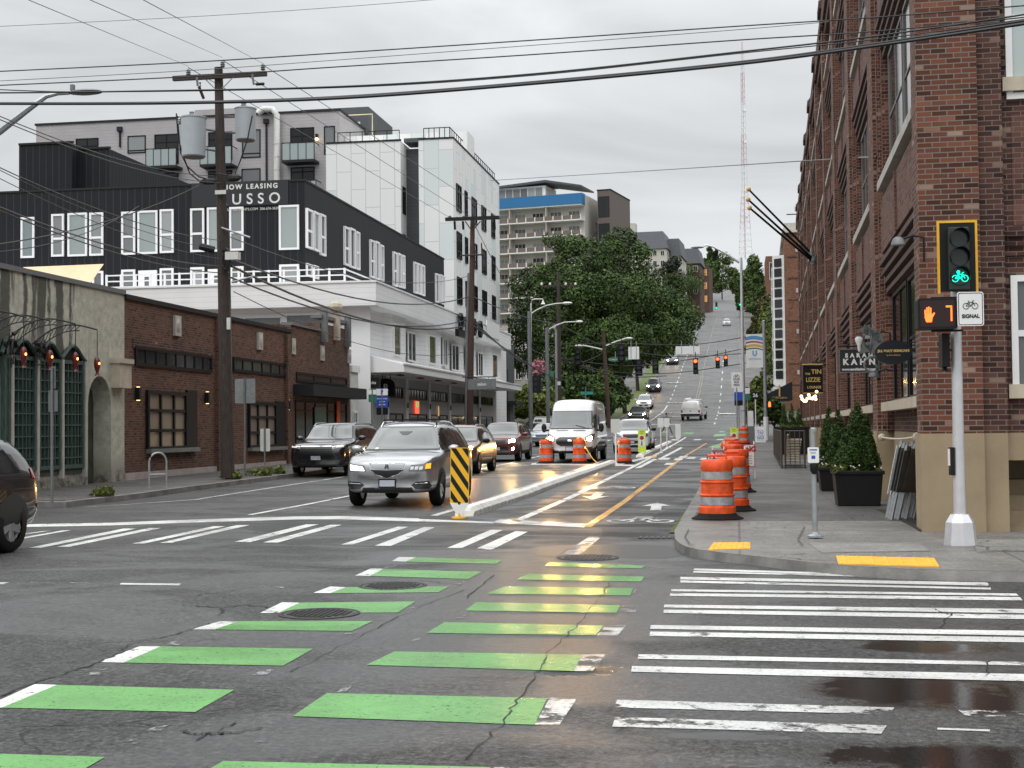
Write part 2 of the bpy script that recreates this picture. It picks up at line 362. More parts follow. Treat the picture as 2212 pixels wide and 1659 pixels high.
    if joints:
        sp = nt.nodes.new('ShaderNodeSeparateXYZ'); nt.links.new(P, sp.inputs[0])
        for ax, pitch in joints:
            f = mathn(nt, 'FRACT', mathn(nt, 'MULTIPLY', sp.outputs[ax], 1 / pitch))
            c = mixc(nt, mathn(nt, 'MULTIPLY', mathn(nt, 'LESS_THAN', f, .03 / pitch), .55), c, (.03, .03, .03))
    nt.links.new(c, b.inputs['Base Color']); nt.links.new(rough, b.inputs['Roughness'])
    bp = nt.nodes.new('ShaderNodeBump'); bp.inputs['Distance'].default_value = .012; nt.links.new(bst, bp.inputs['Strength']); nt.links.new(mathn(nt, 'ADD', fine, agg), bp.inputs['Height']); nt.links.new(bp.outputs[0], b.inputs['Normal'])
    nt.links.new(mrange(nt, w, 0, 1, .20, .60), b.inputs['Specular IOR Level'])
    return m
PUD = []
for px, py, rx, ry in ((1960, 1490, .85, .5), (2150, 1520, .55, .35), (2010, 1398, .55, .3), (2060, 1640, .8, .35), (1840, 1480, .3, .2), (1250, 1450, .28, .22), (1560, 1590, .45, .12)):
    q = G(px, py); PUD.append((q.x, q.y, rx, ry))
M['asphalt'] = road_mat('asphalt', (.050, .049, .048), .85, PUD, tracks=False)
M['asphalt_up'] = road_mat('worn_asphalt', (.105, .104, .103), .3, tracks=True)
M['patch'] = road_mat('fresh_asphalt_patch', (.022, .022, .022), .7)
M['walk'] = road_mat('exposed_sidewalk', (.088, .084, .078), .5, joints=(('X', 1.8), ('Y', 1.8)))
M['apron'] = road_mat('pale_concrete', (.18, .172, .158), .6, joints=(('X', 3.1), ('Y', 2.9)))
M['kerb'] = mat('kerb_concrete', (.16, .155, .145), .75, var=.35, vscale=2, bump=.3)
M['earth'] = mat('ground_cover', (.04, .05, .025), .9, col2=(.06, .075, .03), vscale=.6)
M['grass'] = mat('grass', (.055, .085, .018), .9, col2=(.10, .125, .03), vscale=3, bump=.6, bscale=60)
def paint(name, col, wear, rough=.42, scale=5):
    m = bpy.data.materials.new(name); m.use_nodes = True; nt = m.node_tree; b = nt.nodes['Principled BSDF']
    g = nt.nodes.new('ShaderNodeNewGeometry'); P = g.outputs['Position']
    a = noisen(nt, P, scale, 8, .75); big = noisen(nt, P, .8, 3)
    k = mrange(nt, mathn(nt, 'ADD', a, mathn(nt, 'MULTIPLY', big, .5)), wear - .03, wear + .06)
    scuff = mrange(nt, noisen(nt, P, 26, 4, .8), .30, .42); k = mathn(nt, 'MULTIPLY', k, mathn(nt, 'MAXIMUM', scuff, mrange(nt, noisen(nt, P, 1.1, 4, .6), .50, .68)))
    c = mixc(nt, mrange(nt, noisen(nt, P, 1.7, 7, .7), .3, .7), tuple(x * .60 + .012 for x in col), tuple(col))
    c = mixc(nt, 1.0, c, mrange(nt, noisen(nt, P, 45, 3, .7), .3, .7, .80, 1.12), 'MULTIPLY')
    nt.links.new(c, b.inputs['Base Color']); tr = nt.nodes.new('ShaderNodeBsdfTransparent'); ms = nt.nodes.new('ShaderNodeMixShader'); nt.links.new(k, ms.inputs[0]); nt.links.new(tr.outputs[0], ms.inputs[1]); nt.links.new(b.outputs[0], ms.inputs[2]); nt.links.new(ms.outputs[0], nt.nodes['Material Output'].inputs[0])
    w = wetmask(nt, P)
    nt.links.new(mrange(nt, w, 0, 1, rough, .24), b.inputs['Roughness'])
    bp = nt.nodes.new('ShaderNodeBump'); bp.inputs['Distance'].default_value = .01; nt.links.new(mrange(nt, w, 0, 1, .3, .16), bp.inputs['Strength'])
    nt.links.new(noisen(nt, P, 42, 3, .7), bp.inputs['Height']); nt.links.new(bp.outputs[0], b.inputs['Normal'])
    return m
def noise_warp(nt, P):
    nz = nt.nodes.new('ShaderNodeTexNoise'); nz.inputs['Scale'].default_value = 1.5; nz.inputs['Detail'].default_value = 6; nt.links.new(P, nz.inputs[0])
    sc = nt.nodes.new('ShaderNodeVectorMath'); sc.operation = 'SCALE'; sc.inputs['Scale'].default_value = .9; nt.links.new(nz.outputs['Color'], sc.inputs[0])
    va = nt.nodes.new('ShaderNodeVectorMath'); va.operation = 'ADD'; nt.links.new(sc.outputs[0], va.inputs[0]); nt.links.new(P, va.inputs[1]); return va.outputs[0]
M['pwhite'] = paint('road_paint_white', (.80, .80, .77), .60)
M['pworn'] = paint('road_paint_white_worn', (.68, .68, .66), .71)
M['pfaint'] = paint('road_paint_white_faint', (.34, .34, .34), .77)
M['pgreen'] = paint('road_paint_green', (.135, .40, .095), .55)
M['pyellow'] = paint('road_paint_yellow', (.72, .33, .03), .56)

def fix_up(b):
    for i, f in enumerate(b.f):
        a_, b_, c_ = b.v[f[0]], b.v[f[1]], b.v[f[2]]
        if (b_ - a_).cross(c_ - b_).z < 0: b.f[i] = tuple(reversed(f))
# ---------------------------------------------------------------- ground meshes
def sheet(name, m, X0, X1, Y0, Y1, dz, nx=2, wall=False):
    ys = [Y0]
    while ys[-1] < Y1: ys.append(min(Y1, ys[-1] + (3 if ys[-1] < 260 else 12)))
    xs = [X0 + (X1 - X0) * i / (nx - 1) for i in range(nx)]
    b = B(); vs = [(x, y, zg(y) + dz) for y in ys for x in xs]; n = len(ys)
    fs = [(j * nx + i, j * nx + i + 1, (j + 1) * nx + i + 1, (j + 1) * nx + i) for j in range(n - 1) for i in range(nx - 1)]
    if wall:
        k = len(vs); vs += [(X0, y, zg(y) - .1) for y in ys] + [(X1, y, zg(y) - .1) for y in ys]
        fs += [(j * nx, (j + 1) * nx, k + j + 1, k + j) for j in range(n - 1)]
        fs += [(j * nx + nx - 1, k + n + j, k + n + j + 1, (j + 1) * nx + nx - 1) for j in range(n - 1)]
        for j, s_ in ((0, 1), (n - 1, -1)):
            f = [j * nx + i for i in range(nx)] + [k + n + j, k + j]; fs.append(tuple(f[::s_][::-1]))
    b.add(vs, fs); return struct(b.obj(name, m))
sheet('ground', M['earth'], -900, 900, -60, 2900, -.06, 9)
sheet('cross_street', M['asphalt'], -90, 60, -12, 32, 0)
sheet('street', M['asphalt'], -14.42, -.85, 32, 108, 0)
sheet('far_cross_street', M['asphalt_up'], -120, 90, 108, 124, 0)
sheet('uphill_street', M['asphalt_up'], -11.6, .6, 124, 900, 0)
# sidewalks with kerb faces
sheet('left_sidewalk', M['walk'], -18.2, -14.62, 28.3, 106, .13, 2, True)
sheet('left_kerb', M['kerb'], -14.62, -14.42, 28.1, 106, .127, 2, True)
b = B(); b.box(-60, -18.2, 28.0, 34, -.1, .128); struct(b.obj('left_corner_pavement', M['walk']))
b = B(); b.box(-60, -14.42, 27.8, 28.1, -.1, .126); struct(b.obj('left_corner_kerb', M['kerb']))
sheet('right_sidewalk', M['walk'], -.72, 6.5, 22.1, 107, .13, 2, True)
sheet('right_kerb', M['kerb'], -.92, -.72, 22.1, 107, .127, 2, True)
sheet('upper_left_verge', M['grass'], -13.6, -11.8, 128, 420, .14, 2, True)
sheet('upper_left_kerb', M['kerb'], -11.8, -11.6, 128, 880, .13, 2, True)
sheet('upper_left_sidewalk', M['walk'], -16.2, -13.6, 128, 420, .13, 2, True)
sheet('upper_right_kerb', M['kerb'], .6, .8, 126, 880, .13, 2, True)
sheet('upper_right_sidewalk', M['walk'], .8, 5.0, 126, 880, .12, 2, True)
# the rounded corner at the right, pale new concrete, in pixels of its kerb line
kp = [(1503, 1075), (1480, 1112), (1457, 1147), (1458, 1165), (1468, 1175), (1482, 1182), (1506, 1188), (1560, 1195), (1634, 1203), (1741, 1215), (1850, 1225), (1960, 1231), (2090, 1234), (2260, 1236), (2700, 1240)]
k3 = [G(x, y, .10) for x, y in kp]
# close the polygon behind
tail = [Vector((14, 19.45, .10)), Vector((2.9, 19.6, .10)), Vector((2.6, 22.1, .10)), Vector((k3[0].x, 22.3, .10))]
poly = [Vector((k3[0].x, 22.3, .10))] + k3[1:] + tail[:-1]
b = B(); n = len(poly)
b.add([(p.x, p.y, .128) if p.y > 21.5 else (p.x, p.y, .11) for p in poly], [tuple(range(n))])
for i in range(n - 1):
    p, q = poly[i], poly[i + 1]
    b.add([(p.x, p.y, .128 if p.y > 21.5 else .11), (q.x, q.y, .128 if q.y > 21.5 else .11), (q.x, q.y, -.05), (p.x, p.y, -.05)], [(3, 2, 1, 0)])
o = b.obj('corner_pavement', M['apron']); struct(o)
md = o.modifiers.new('t', 'TRIANGULATE')
b = B(); b.box(2.9, 40, 19.55, 20.6, -.1, .108); struct(b.obj('south_pavement', M['apron']))
# darker kerb lip along the corner
b = B()
for i in range(1, len(k3) - 1):
    p, q = k3[i], k3[i + 1]; e = (q - p); nn = Vector((e.y, -e.x, 0)).normalized() * -1
    if nn.y > 0 and i > 4: nn = -nn
    b.add([(p.x, p.y, .106), (q.x, q.y, .106), (q.x + nn.x * -.0, q.y - .05, -.02), (p.x - .0, p.y - .05, -.02)], [(0, 3, 2, 1)])
struct(b.obj('corner_kerb_face', M['kerb']))
# moss in the gutter by the kerb
def strip_px(pts, w, dz): 
    q = [G(x, y, dz) for x, y in pts]; bb = B()
    for i in range(len(q) - 1):
        e = (q[i + 1] - q[i]).normalized(); n_ = Vector((-e.y, e.x, 0)) * w / 2
        bb.face([q[i] - n_, q[i + 1] - n_, q[i + 1] + n_, q[i] + n_])
    return bb
bb = strip_px([(1457, 1150), (1483, 1112), (1512, 1066), (1530, 1040)], .16, .02)
tag(bb.obj('gutter_moss', M['grass']), 'green moss and grass growing along the kerb beside the orange drums', 'moss', kind='stuff')
# apron joints and slabs
b = B()
def joint(pts, z=.1315, w=.02):
    q = [G(x, y, z) for x, y in pts]
    for i in range(len(q) - 1):
        e = (q[i + 1] - q[i]).normalized(); n_ = Vector((-e.y, e.x, 0)) * w / 2
        b.face([(q[i] - n_), (q[i + 1] - n_), (q[i + 1] + n_), (q[i] + n_)])
joint([(1700, 1141), (1738, 1137), (1723, 1164), (1735, 1178)], .1325, .014)
joint([(1488, 1142), (1479, 1158), (1490, 1174), (1500, 1178)], .1325, .014)
struct(b.obj('corner_joint', mat('dark_joint', (.08, .078, .075), .9)))
b = B()
for q in ([(1745, 1172), (1985, 1172), (2010, 1190), (1775, 1194)], [(2100, 1165), (2212, 1164), (2230, 1190), (2110, 1192)]):
    b.face([G(x, y, .1315 if y < 1168 else .1145) for x, y in q][::-1])
fix_up(b); struct(b.obj('ramp_panel', road_mat('new_concrete', (.225, .217, .20), .6, joints=(('X', 40),))))
# tactile pads
M['tactile'] = mat('tactile_yellow', (.80, .40, .03), .55, var=.12, vscale=6)
def tactile(pts, label):
    q = [G(x, y, .122) for x, y in pts]; b = B(); b.add([(p.x, p.y, p.z) for p in q] + [(p.x, p.y, .10) for p in q], [(3, 2, 1, 0), (0, 1, 5, 4), (1, 2, 6, 5), (2, 3, 7, 6), (3, 0, 4, 7)])
    nu = 14 if (q[1] - q[0]).length > 1.2 else 7
    for i in range(nu):
        for j in range(4):
            u, v = (i + .5) / nu, (j + .5) / 4
            p = (q[0] * (1 - u) + q[1] * u) * (1 - v) + (q[3] * (1 - u) + q[2] * u) * v
            b.lathe([(.028, .0), (.018, .012), (.0, .013)], 6, (p.x, p.y, .122))
    tag(b.obj('tactile_paving', M['tactile']), label, 'tactile paving', 'yellow tactile pads in the kerb ramps')
tactile([(1541, 1172), (1620, 1171), (1621, 1184), (1530, 1187)], 'small yellow tactile pad nearest the orange traffic drums')
tactile([(1806, 1200), (2018, 1205), (2029, 1223), (1811, 1217)], 'long yellow tactile pad in front of the white signal pole')

# ---------------------------------------------------------------- road markings
def quads(name, m, qs, dz=.004):
    b = B()
    for q in qs: b.face([G(x, y, dz) for x, y in q][::-1])
    for f_ in range(len(b.f)):
        f = b.f[f_]; a_, b_, c_ = b.v[f[0]], b.v[f[1]], b.v[f[2]]
        if (b_ - a_).cross(c_ - b_).z < 0: b.f[f_] = tuple(reversed(f))
    return struct(b.obj(name, m))
c3 = lambda *p: [(x / 3, 1261.8 + y / 3) for x, y in p]
c4 = lambda *p: [(658.3 + x / 3, 1152.1 + y / 3) for x, y in p]
c5 = lambda *p: [(1316.7 + x / 2.4707, 1042.4 + y / 2.4707) for x, y in p]
cl = lambda *p: [(x / 3, 932.6 + y / 3) for x, y in p]
ce = lambda *p: [(713.2 + x / 3.36, 850.3 + y / 3.36) for x, y in p]
quads('green_crossing_marking', M['pgreen'], [
    c3((370, 652), (1520, 684), (1265, 828), (10, 800)), c3((1040, 403), (2030, 418), (1835, 528), (800, 508)),
    [(515, 1341.8), (806, 1341.4), (760, 1363), (463, 1359.8)], [(646.6, 1301.8), (897.7, 1298.9), (859.7, 1323), (599.7, 1324.5)],
    [(747, 1268.3), (972.5, 1266), (946.8, 1279.4), (712.4, 1281.2)], [(827.4, 1228.8), (1041.6, 1234.8), (1011.6, 1250.8), (799.5, 1243.7)],
    [(898.3, 1203.8), (1085, 1209.4), (1071.6, 1218.1), (875, 1213.1)], [(-60, 1626), (226.7, 1635), (170, 1668), (-130, 1668)],
    [(483, 1643.5), (1060, 1657), (1040, 1690), (400, 1690)], [(706, 1497), (1182, 1508), (1155, 1565.5), (632, 1546.8)],
    c4((580, 765), (1795, 785), (1745, 892), (400, 852)), c4((905, 575), (1940, 597), (1885, 660), (790, 645)),
    c4((1110, 445), (2045, 465), (2020, 515), (1040, 500)), c4((1300, 343), (2130, 355), (2110, 403), (1180, 390)),
    c4((1450, 262), (2200, 280), (2180, 312), (1370, 300)), [(1185, 1213.8), (1395, 1221.5), (1385, 1228), (1176.6, 1222.8)],
    [(1556, 931), (1568, 931), (1562, 934), (1550, 934)], [(1586, 931), (1600, 931), (1596, 934), (1582, 934)]])
quads('white_crossing_marking', M['pwhite'], [
    c3((225, 648), (370, 652), (10, 800), (-110, 800)), c3((905, 402), (1040, 403), (800, 508), (635, 505)), c3((1425, 240), (1545, 240), (1390, 294), (1240, 293)),
    [(608.6, 1301), (646.6, 1301.8), (599.7, 1324.5), (561.8, 1324)], [(713.5, 1266.7), (747, 1268.3), (712.4, 1281.2), (676.7, 1280.6)],
    [(800.6, 1228.1), (827.4, 1228.8), (799.5, 1243.7), (767, 1243.3)], [(861.6, 1202.8), (898.3, 1203.8), (875, 1213.1), (846.6, 1212.1)],
    c5((378, 503), (2020, 533), (2022, 550), (378, 517)), c5((378, 522), (2035, 561), (2035, 571), (378, 533)),
    c5((330, 569), (2170, 592), (2185, 604), (328, 580)), c5((325, 590), (2190, 611), (2205, 629), (322, 604)),
    c5((292, 651), (2250, 675), (2250, 698), (290, 666)), c5((290, 678), (2250, 706), (2250, 729), (288, 695)),
    c5((220, 760), (2250, 791), (2250, 817), (216, 780)), c5((217, 795), (2250, 826), (2250, 853), (213, 818)),
    c5((155, 916), (2250, 958), (2250, 976), (150, 940)), c5((120, 979), (2250, 1022), (2250, 1060), (115, 1009)),
    c5((455, 458), (1880, 502), (1885, 512), (445, 468)), c5((450, 472), (1920, 510), (1922, 516), (445, 480)),
    # left crossing
    cl((270, 645), (330, 641), (110, 672), (60, 672)), cl((400, 640), (465, 637), (100, 702), (60, 700)),
    cl((800, 627), (885, 627), (265, 752), (188, 752)), cl((970, 623), (1048, 623), (450, 745), (370, 745)),
    cl((1385, 612), (1462, 612), (930, 725), (855, 725)), cl((1535, 605), (1618, 605), (1115, 718), (1035, 720)),
    ce((490, 965), (568, 967), (160, 1095), (78, 1095)), ce((680, 968), (762, 970), (440, 1105), (325, 1103)),
    cl((1985, 600), (2065, 600), (1622, 715), (1520, 713)), cl((2140, 603), (2215, 603), (1800, 718), (1705, 717)),
    ce((1165, 988), (1253, 990), (955, 1120), (848, 1120)), ce((1345, 998), (1435, 1002), (1175, 1132), (1060, 1125)),
    # stop line, dashes across the junction
    [(40, 1132.8), (240, 1129), (440, 1121.5), (640, 1115.5), (737, 1114.8), (737, 1121.5), (640, 1122), (440, 1128), (240, 1135), (40, 1138.6)],
    [(737, 1114.8), (905, 1119.6), (905, 1126.5), (737, 1121.5)], [(905, 1121), (1066, 1127), (1066, 1130.5), (905, 1126)], [(1080, 1121.5), (1267, 1131.5), (1262, 1139.5), (1064, 1128.8)],
    cl((785, 980), (1175, 984), (1160, 996), (775, 990))])
quads('worn_white_marking', M['pworn'], [
    c4((1590, 1063), (1760, 1075), (1650, 1240), (1490, 1240)), c4((1800, 785), (1950, 782), (1865, 893), (1740, 892)), c4((1950, 597), (2080, 595), (2030, 662), (1890, 660)),
    c5((40, 1158), (1520, 1200), (1500, 1236), (25, 1200)), c5((1860, 1212), (2250, 1220), (2250, 1256), (1900, 1245)), c5((30, 1250), (1480, 1296), (1450, 1340), (15, 1302)),
    ce((1880, 1038), (1965, 1042), (1810, 1168), (1685, 1165)), cl((0, 975), (60, 977), (30, 987), (0, 989)), c4((1230, 1515), (1500, 1520), (1480, 1540), (1180, 1540)),
    c5((1750, 1308), (2030, 1318), (2030, 1328), (1750, 1318))])
quads('faint_white_marking', M['pfaint'], [
    c4((2170, 465), (2060, 465), (2030, 513), (2140, 513)), c4((2140, 357), (2240, 358), (2210, 403), (2115, 402)), [(1397, 1245), (1416, 1245.5), (1408, 1256), (1388, 1256)],
    [(1400, 1222.5), (1440, 1223), (1428, 1230), (1390, 1229)], cl((200, 974), (335, 976), (330, 981), (195, 979)), cl((460, 976), (600, 977), (595, 984), (450, 982)), cl((1290, 988), (1400, 990), (1400, 996), (1280, 994)),
    cl((1490, 992), (1605, 994), (1600, 1000), (1485, 998)), cl((1710, 1000), (1840, 1006), (1836, 1014), (1720, 1008))]
    + [c4((a, b_), (a + 62, b_ - 12), (a + 30, b_ + 22), (a - 35, b_ + 26)) for a, b_ in ((330, 925), (700, 688), (1000, 530), (240, 1005))]
    + [c3((a, b_), (a + 100, b_ - 14), (a + 40, b_ + 26), (a - 60, b_ + 30)) for a, b_ in ((850, 1005), (1000, 920), (1690, 560), (600, 560), (1840, 915), (1700, 995), (2140, 365), (1120, 370))]
    + [c4((a, b_), (a + 60, b_ - 3), (a + 30, b_ + 14), (a - 25, b_ + 14)) for a, b_ in ((1190, 212), (960, 326), (790, 400), (660, 480), (540, 208), (130, 690), (280, 640))])
def line(b, X, Y0, Y1, w=.12, dash=None, dz=.004, X1=None):
    y = Y0
    while y < Y1:
        e = min(Y1, y + (dash[0] if dash else 4))
        f = lambda yy: X if X1 is None else X + (X1 - X) * (yy - Y0) / (Y1 - Y0)
        b.face([(f(y) - w / 2, y, zg(y) + dz), (f(y) + w / 2, y, zg(y) + dz), (f(e) + w / 2, e, zg(e) + dz), (f(e) - w / 2, e, zg(e) + dz)])
        y = e + (dash[1] if dash else 0)
b = B()
a = G(1075, 1126); line(b, -3.85, 23.6, 105, .17)                                    # bike lane edge
line(b, -12.75, 31, 100, .1); p = G(187, 1096); q = Vector((-12.75, 31, 0)); b.face([(p.x, p.y - .05, .004), (q.x + .05, q.y, .004), (q.x - .05, q.y, .004), (p.x, p.y + .05, .004)])
line(b, -9.35, 25.4, 98, .13); line(b, -5.65, 25.2, 58, .15)
# hatched box in front of the van
for pts in ([(1150, 1002), (1175, 993), (1180, 994), (1160, 1003)], [(1150, 1000.5), (1320, 1003), (1320, 1006), (1146, 1004)]):
    b.face([G(x, y, .005) for x, y in pts][::-1])
for pts in ([(1330, 1001), (1407, 985), (1412, 987), (1340, 1004)], [(1370, 1012), (1411, 991), (1420, 992), (1385, 1010)], [(1420, 992), (1470, 966), (1476, 967), (1428, 993)], [(1330, 1003), (1372, 1004), (1370, 1007), (1328, 1006)]):
    b.face([G(x, y, .006) for x, y in pts][::-1])
# small crossing bars up the street
for x, y in ((1432, 989), (1460, 990), (1488, 987), (1516, 989), (1440, 1000), (1470, 985)):
    b.face([G(x, y, .006), G(x + 17, y, .006), G(x + 12, y + 4, .006), G(x - 6, y + 4, .006)][::-1])
for i in range(7):
    x = -11 + i * 1.6; b.face([(x, 96, zg(96) + .006), (x + .5, 96, zg(96) + .006), (x + .5, 99, zg(99) + .006), (x, 99, zg(99) + .006)])
line(b, -5.0, 106, 107, .3)
b.face([(-11.4, 126, zg(126) + .006), (-5.1, 126, zg(126) + .006), (-5.1, 126.7, zg(126.7) + .006), (-11.4, 126.7, zg(126.7) + .006)])
line(b, -8.3, 127, 168, .15); line(b, -8.3, 170, 330, .12, (2.2, 3.0)); line(b, -2.0, 60 + 66, 230, .13, (3, 6))
for X in (-6.7, -6.7, -6.7): pass
o = struct(b.obj('lane_line_marking', M['pwhite']))
b = B(); line(b, -2.45, 22.4, 60, .14); line(b, -2.45, 60, 88, .12, None, .004, -1.9)
for pts in ([(1388, 986), (1421, 984), (1415, 989), (1384, 989)],): b.face([G(x, y, .006) for x, y in pts][::-1])
struct(b.obj('yellow_line_marking', M['pyellow']))
quads('asphalt_repair', M['patch'], [[(1190, 1118), (1337, 1078), (1392, 1082), (1320, 1110), (1290, 1122), (1262, 1131)], [(1300, 1140), (1420, 1110), (1490, 1080), (1500, 1100), (1462, 1140), (1440, 1160), (1300, 1158)],
                                     [(1225, 1185), (1330, 1176), (1440, 1178), (1500, 1196), (1440, 1206), (1200, 1203)]], .002)
quads('green_lane_marking', M['pgreen'], [[(1528, 966), (1572, 953), (1590, 957), (1580, 972)], [(1430, 932), (1444, 932), (1440, 935), (1426, 935)], [(1478, 934), (1500, 934), (1496, 938), (1476, 938)], [(1544, 938), (1568, 937), (1566, 942), (1540, 943)]], .005)
b = B(); line(b, -5.1, 127, 205, .10); line(b, -4.8, 127, 205, .10); line(b, -4.95, 205, 400, .09); struct(b.obj('faded_yellow_marking', paint('faded_yellow', (.26, .20, .12), .62)))
# bicycle symbols and arrows on the lane
def bike_mark(cx, cy, s, back=False, dz=.006, squash=1.0):
    c = G(cx, cy); b = B(); d = -1 if back else 1
    def ring(x, y, r, w):
        n = 20
        for i in range(n):
            a0, a1 = 2 * math.pi * i / n, 2 * math.pi * (i + 1) / n
            pts = [(x + r_ * math.cos(a) , y + r_ * math.sin(a)* squash*1.7) for r_, a in ((r - w, a0), (r, a0), (r, a1), (r - w, a1))]
            b.face([(c.x + u * s, c.y + v * s, zg(c.y + v * s) + dz) for u, v in pts])
    ring(-.42, 0, .30, .09); ring(.42, 0, .30, .09)
    for (x0, y0), (x1, y1) in (((-.42, 0), (-.1, .5)), ((-.1, .5), (.42, .0)), ((-.1, .5), (.28, .55)), ((.0, .1), (.28, .6)), ((-.2, .75), (.2, .8))):
        e = Vector((x1 - x0, y1 - y0)).normalized(); n_ = Vector((-e.y, e.x)) * .07
        b.face([(c.x + (x) * s, c.y + y * s * squash * 1.5, zg(c.y) + dz + .002) for x, y in ((x0 - n_.x, y0 - n_.y), (x1 - n_.x, y1 - n_.y), (x1 + n_.x, y1 + n_.y), (x0 + n_.x, y0 + n_.y))])
    fix_up(b); struct(b.obj('bicycle_marking', M['pwhite']))
bike_mark(1383, 1126, .82); bike_mark(1326, 1054, .80, True)
def arrow(tip, base, w):
    t, s_ = G(*tip, dz=.006), G(*base, dz=.006); e = (t - s_); L = e.length; e.normalize(); n_ = Vector((-e.y, e.x, 0)); b = B()
    h = t - e * L * .45
    b.face([t, h + n_ * w, h - n_ * w]); b.face([h + n_ * w * .35, s_ + n_ * w * .35, s_ - n_ * w * .35, h - n_ * w * .35]); fix_up(b)
    struct(b.obj('arrow_marking', M['pwhite']))
arrow((1420, 1086), (1416, 1102), .30); arrow((1278, 1079), (1297, 1063), .33)
# lettering ONLY / arrows painted on the hill
for x, y, w_ in ((1458, 823, 24), (1463, 866, 22), (1453, 891, 22), (1450, 899, 20)):
    c = G(x, y); b = B(); s_ = 1.0
    if y in (866, 823, 899):
        for k in range(4):
            b.box(c.x - 1.1 + k * .55, c.x - .86 + k * .55, c.y, c.y + 1.8, zg(c.y) + .002, zg(c.y) + .01)
    b.tube([(c.x - 1.1 + 2.2 * i / 8, c.y - 3 - 1.2 * math.sin(math.pi * i / 8), zg(c.y - 3) + .02) for i in range(9)], .08, 4)
    struct(b.obj('lane_word_marking', M['pworn']))
c = G(1570, 895); b = B(); b.tube([(c.x - .9 + .9 * (1 - math.cos(t)), c.y + 1.5 * math.sin(t), zg(c.y) + .02) for t in [i * math.pi / 6 for i in range(13)]], .1, 4)
b.box(c.x - .7, c.x + .7, c.y - .3, c.y + .3, zg(c.y), zg(c.y) + .02); struct(b.obj('bicycle_marking', M['pwhite']))

# manholes
M['iron'] = mat('cast_iron', (.022, .021, .020), .42, metal=.3, var=.3, vscale=8)
M['ironedge'] = mat('iron_frame', (.008, .008, .008), .6)
for (px, py, r_, lab) in ((690, 1326, .33, 'round cast iron manhole cover in the nearer green crossing block'), (848, 1266, .33, 'round manhole cover between the green blocks, farther of the pair'), (1270, 1205, .36, 'worn manhole cover in the asphalt near the kerb corner')):
    c = G(px, py); t = thing('manhole_cover', lab, 'manhole cover', (c.x, c.y, 0), 0, 'manhole covers in the junction')
    b = B(); b.lathe([(r_ + .035, -.01), (r_ + .035, .007), (r_, .0075), (r_, -.01)], 40); b.obj('frame', M['ironedge'], t)
    b = B(); b.lathe([(r_ - .008, -.01), (r_ - .008, .006), (0.001, .0065)], 40)
    for i in range(-6, 7):
        for j in range(-6, 7):
            x, y = i * r_ / 6.6, j * r_ / 6.6
            if math.hypot(x, y) < r_ - .05: b.box(x - .016, x + .016, y - .016, y + .016, .004, .013)
    b.obj('lid', M['iron'] if lab[0] == 'r' else M['iron'], t)
# storm drain inlet at the corner
c = G(1430, 1162); b = B(); b.box(-.35, .35, -.2, .2, -.01, .006)
b.k = 1
for i in range(8): b.box(-.33 + i * .085, -.29 + i * .085, -.17, .17, .004, .014)
tag(b.obj('storm_drain', [M['ironedge'], M['iron']], None, loc=(c.x, c.y, 0)), 'dark storm drain grate in the gutter at the right kerb corner', 'drain')
# long tar cracks sealed across the junction
b = B()
def crack(pts, w):
    q = [G(x, y, .0065) for x, y in pts]; fine = []
    for i in range(len(q) - 1):
        for k in range(8): fine.append(q[i].lerp(q[i + 1], k / 8) + Vector((random.uniform(-.02, .02), random.uniform(-.03, .03), 0)))
    for i in range(len(fine) - 1):
        e = (fine[i + 1] - fine[i]).normalized(); n_ = Vector((-e.y, e.x, 0)) * w * random.uniform(.12, .42)
        b.face([fine[i] - n_, fine[i + 1] - n_, fine[i + 1] + n_, fine[i] + n_])
crack(c3((-20, 730), (300, 610), (600, 520), (790, 440), (820, 390), (1160, 320), (1390, 243)), .03)
crack(c3((1170, 130), (1440, 150), (1600, 130), (1750, 150)), .03); crack(c3((1440, 150), (1430, 210)), .025)
crack(c3((150, 910), (600, 910), (900, 900), (1040, 920)), .015); crack(c3((1170, 945), (1300, 970), (1450, 965), (1750, 930)), .03); crack(c3((1280, 1000), (1540, 880)), .02)
crack(c4((1980, 320), (1930, 400), (1830, 520), (1700, 660), (1580, 770), (1520, 880), (1380, 1080), (1280, 1220), (1020, 1500)), .016)
crack(c4((0, 215), (500, 235), (1150, 243), (1700, 262), (2212, 268)), .03); crack(c4((1040, 420), (1250, 250)), .02); crack(c4((340, 285), (700, 300), (1080, 340)), .02)
crack(c4((-100, 900), (400, 640), (800, 450), (1070, 350)), .012); crack(c5((2030, 950), (2010, 1040)), .02); crack(c5((1830, 700), (1720, 800)), .02); crack(c5((1730, 670), (1800, 700), (1890, 710)), .02)
crack([(0, 1190), (180, 1172), (420, 1175), (700, 1182)], .012); crack([(290, 1215), (480, 1180), (620, 1150)], .012)
fix_up(b); struct(b.obj('pavement_crack', mat('tar_crack', (.008, .008, .008), .7)))
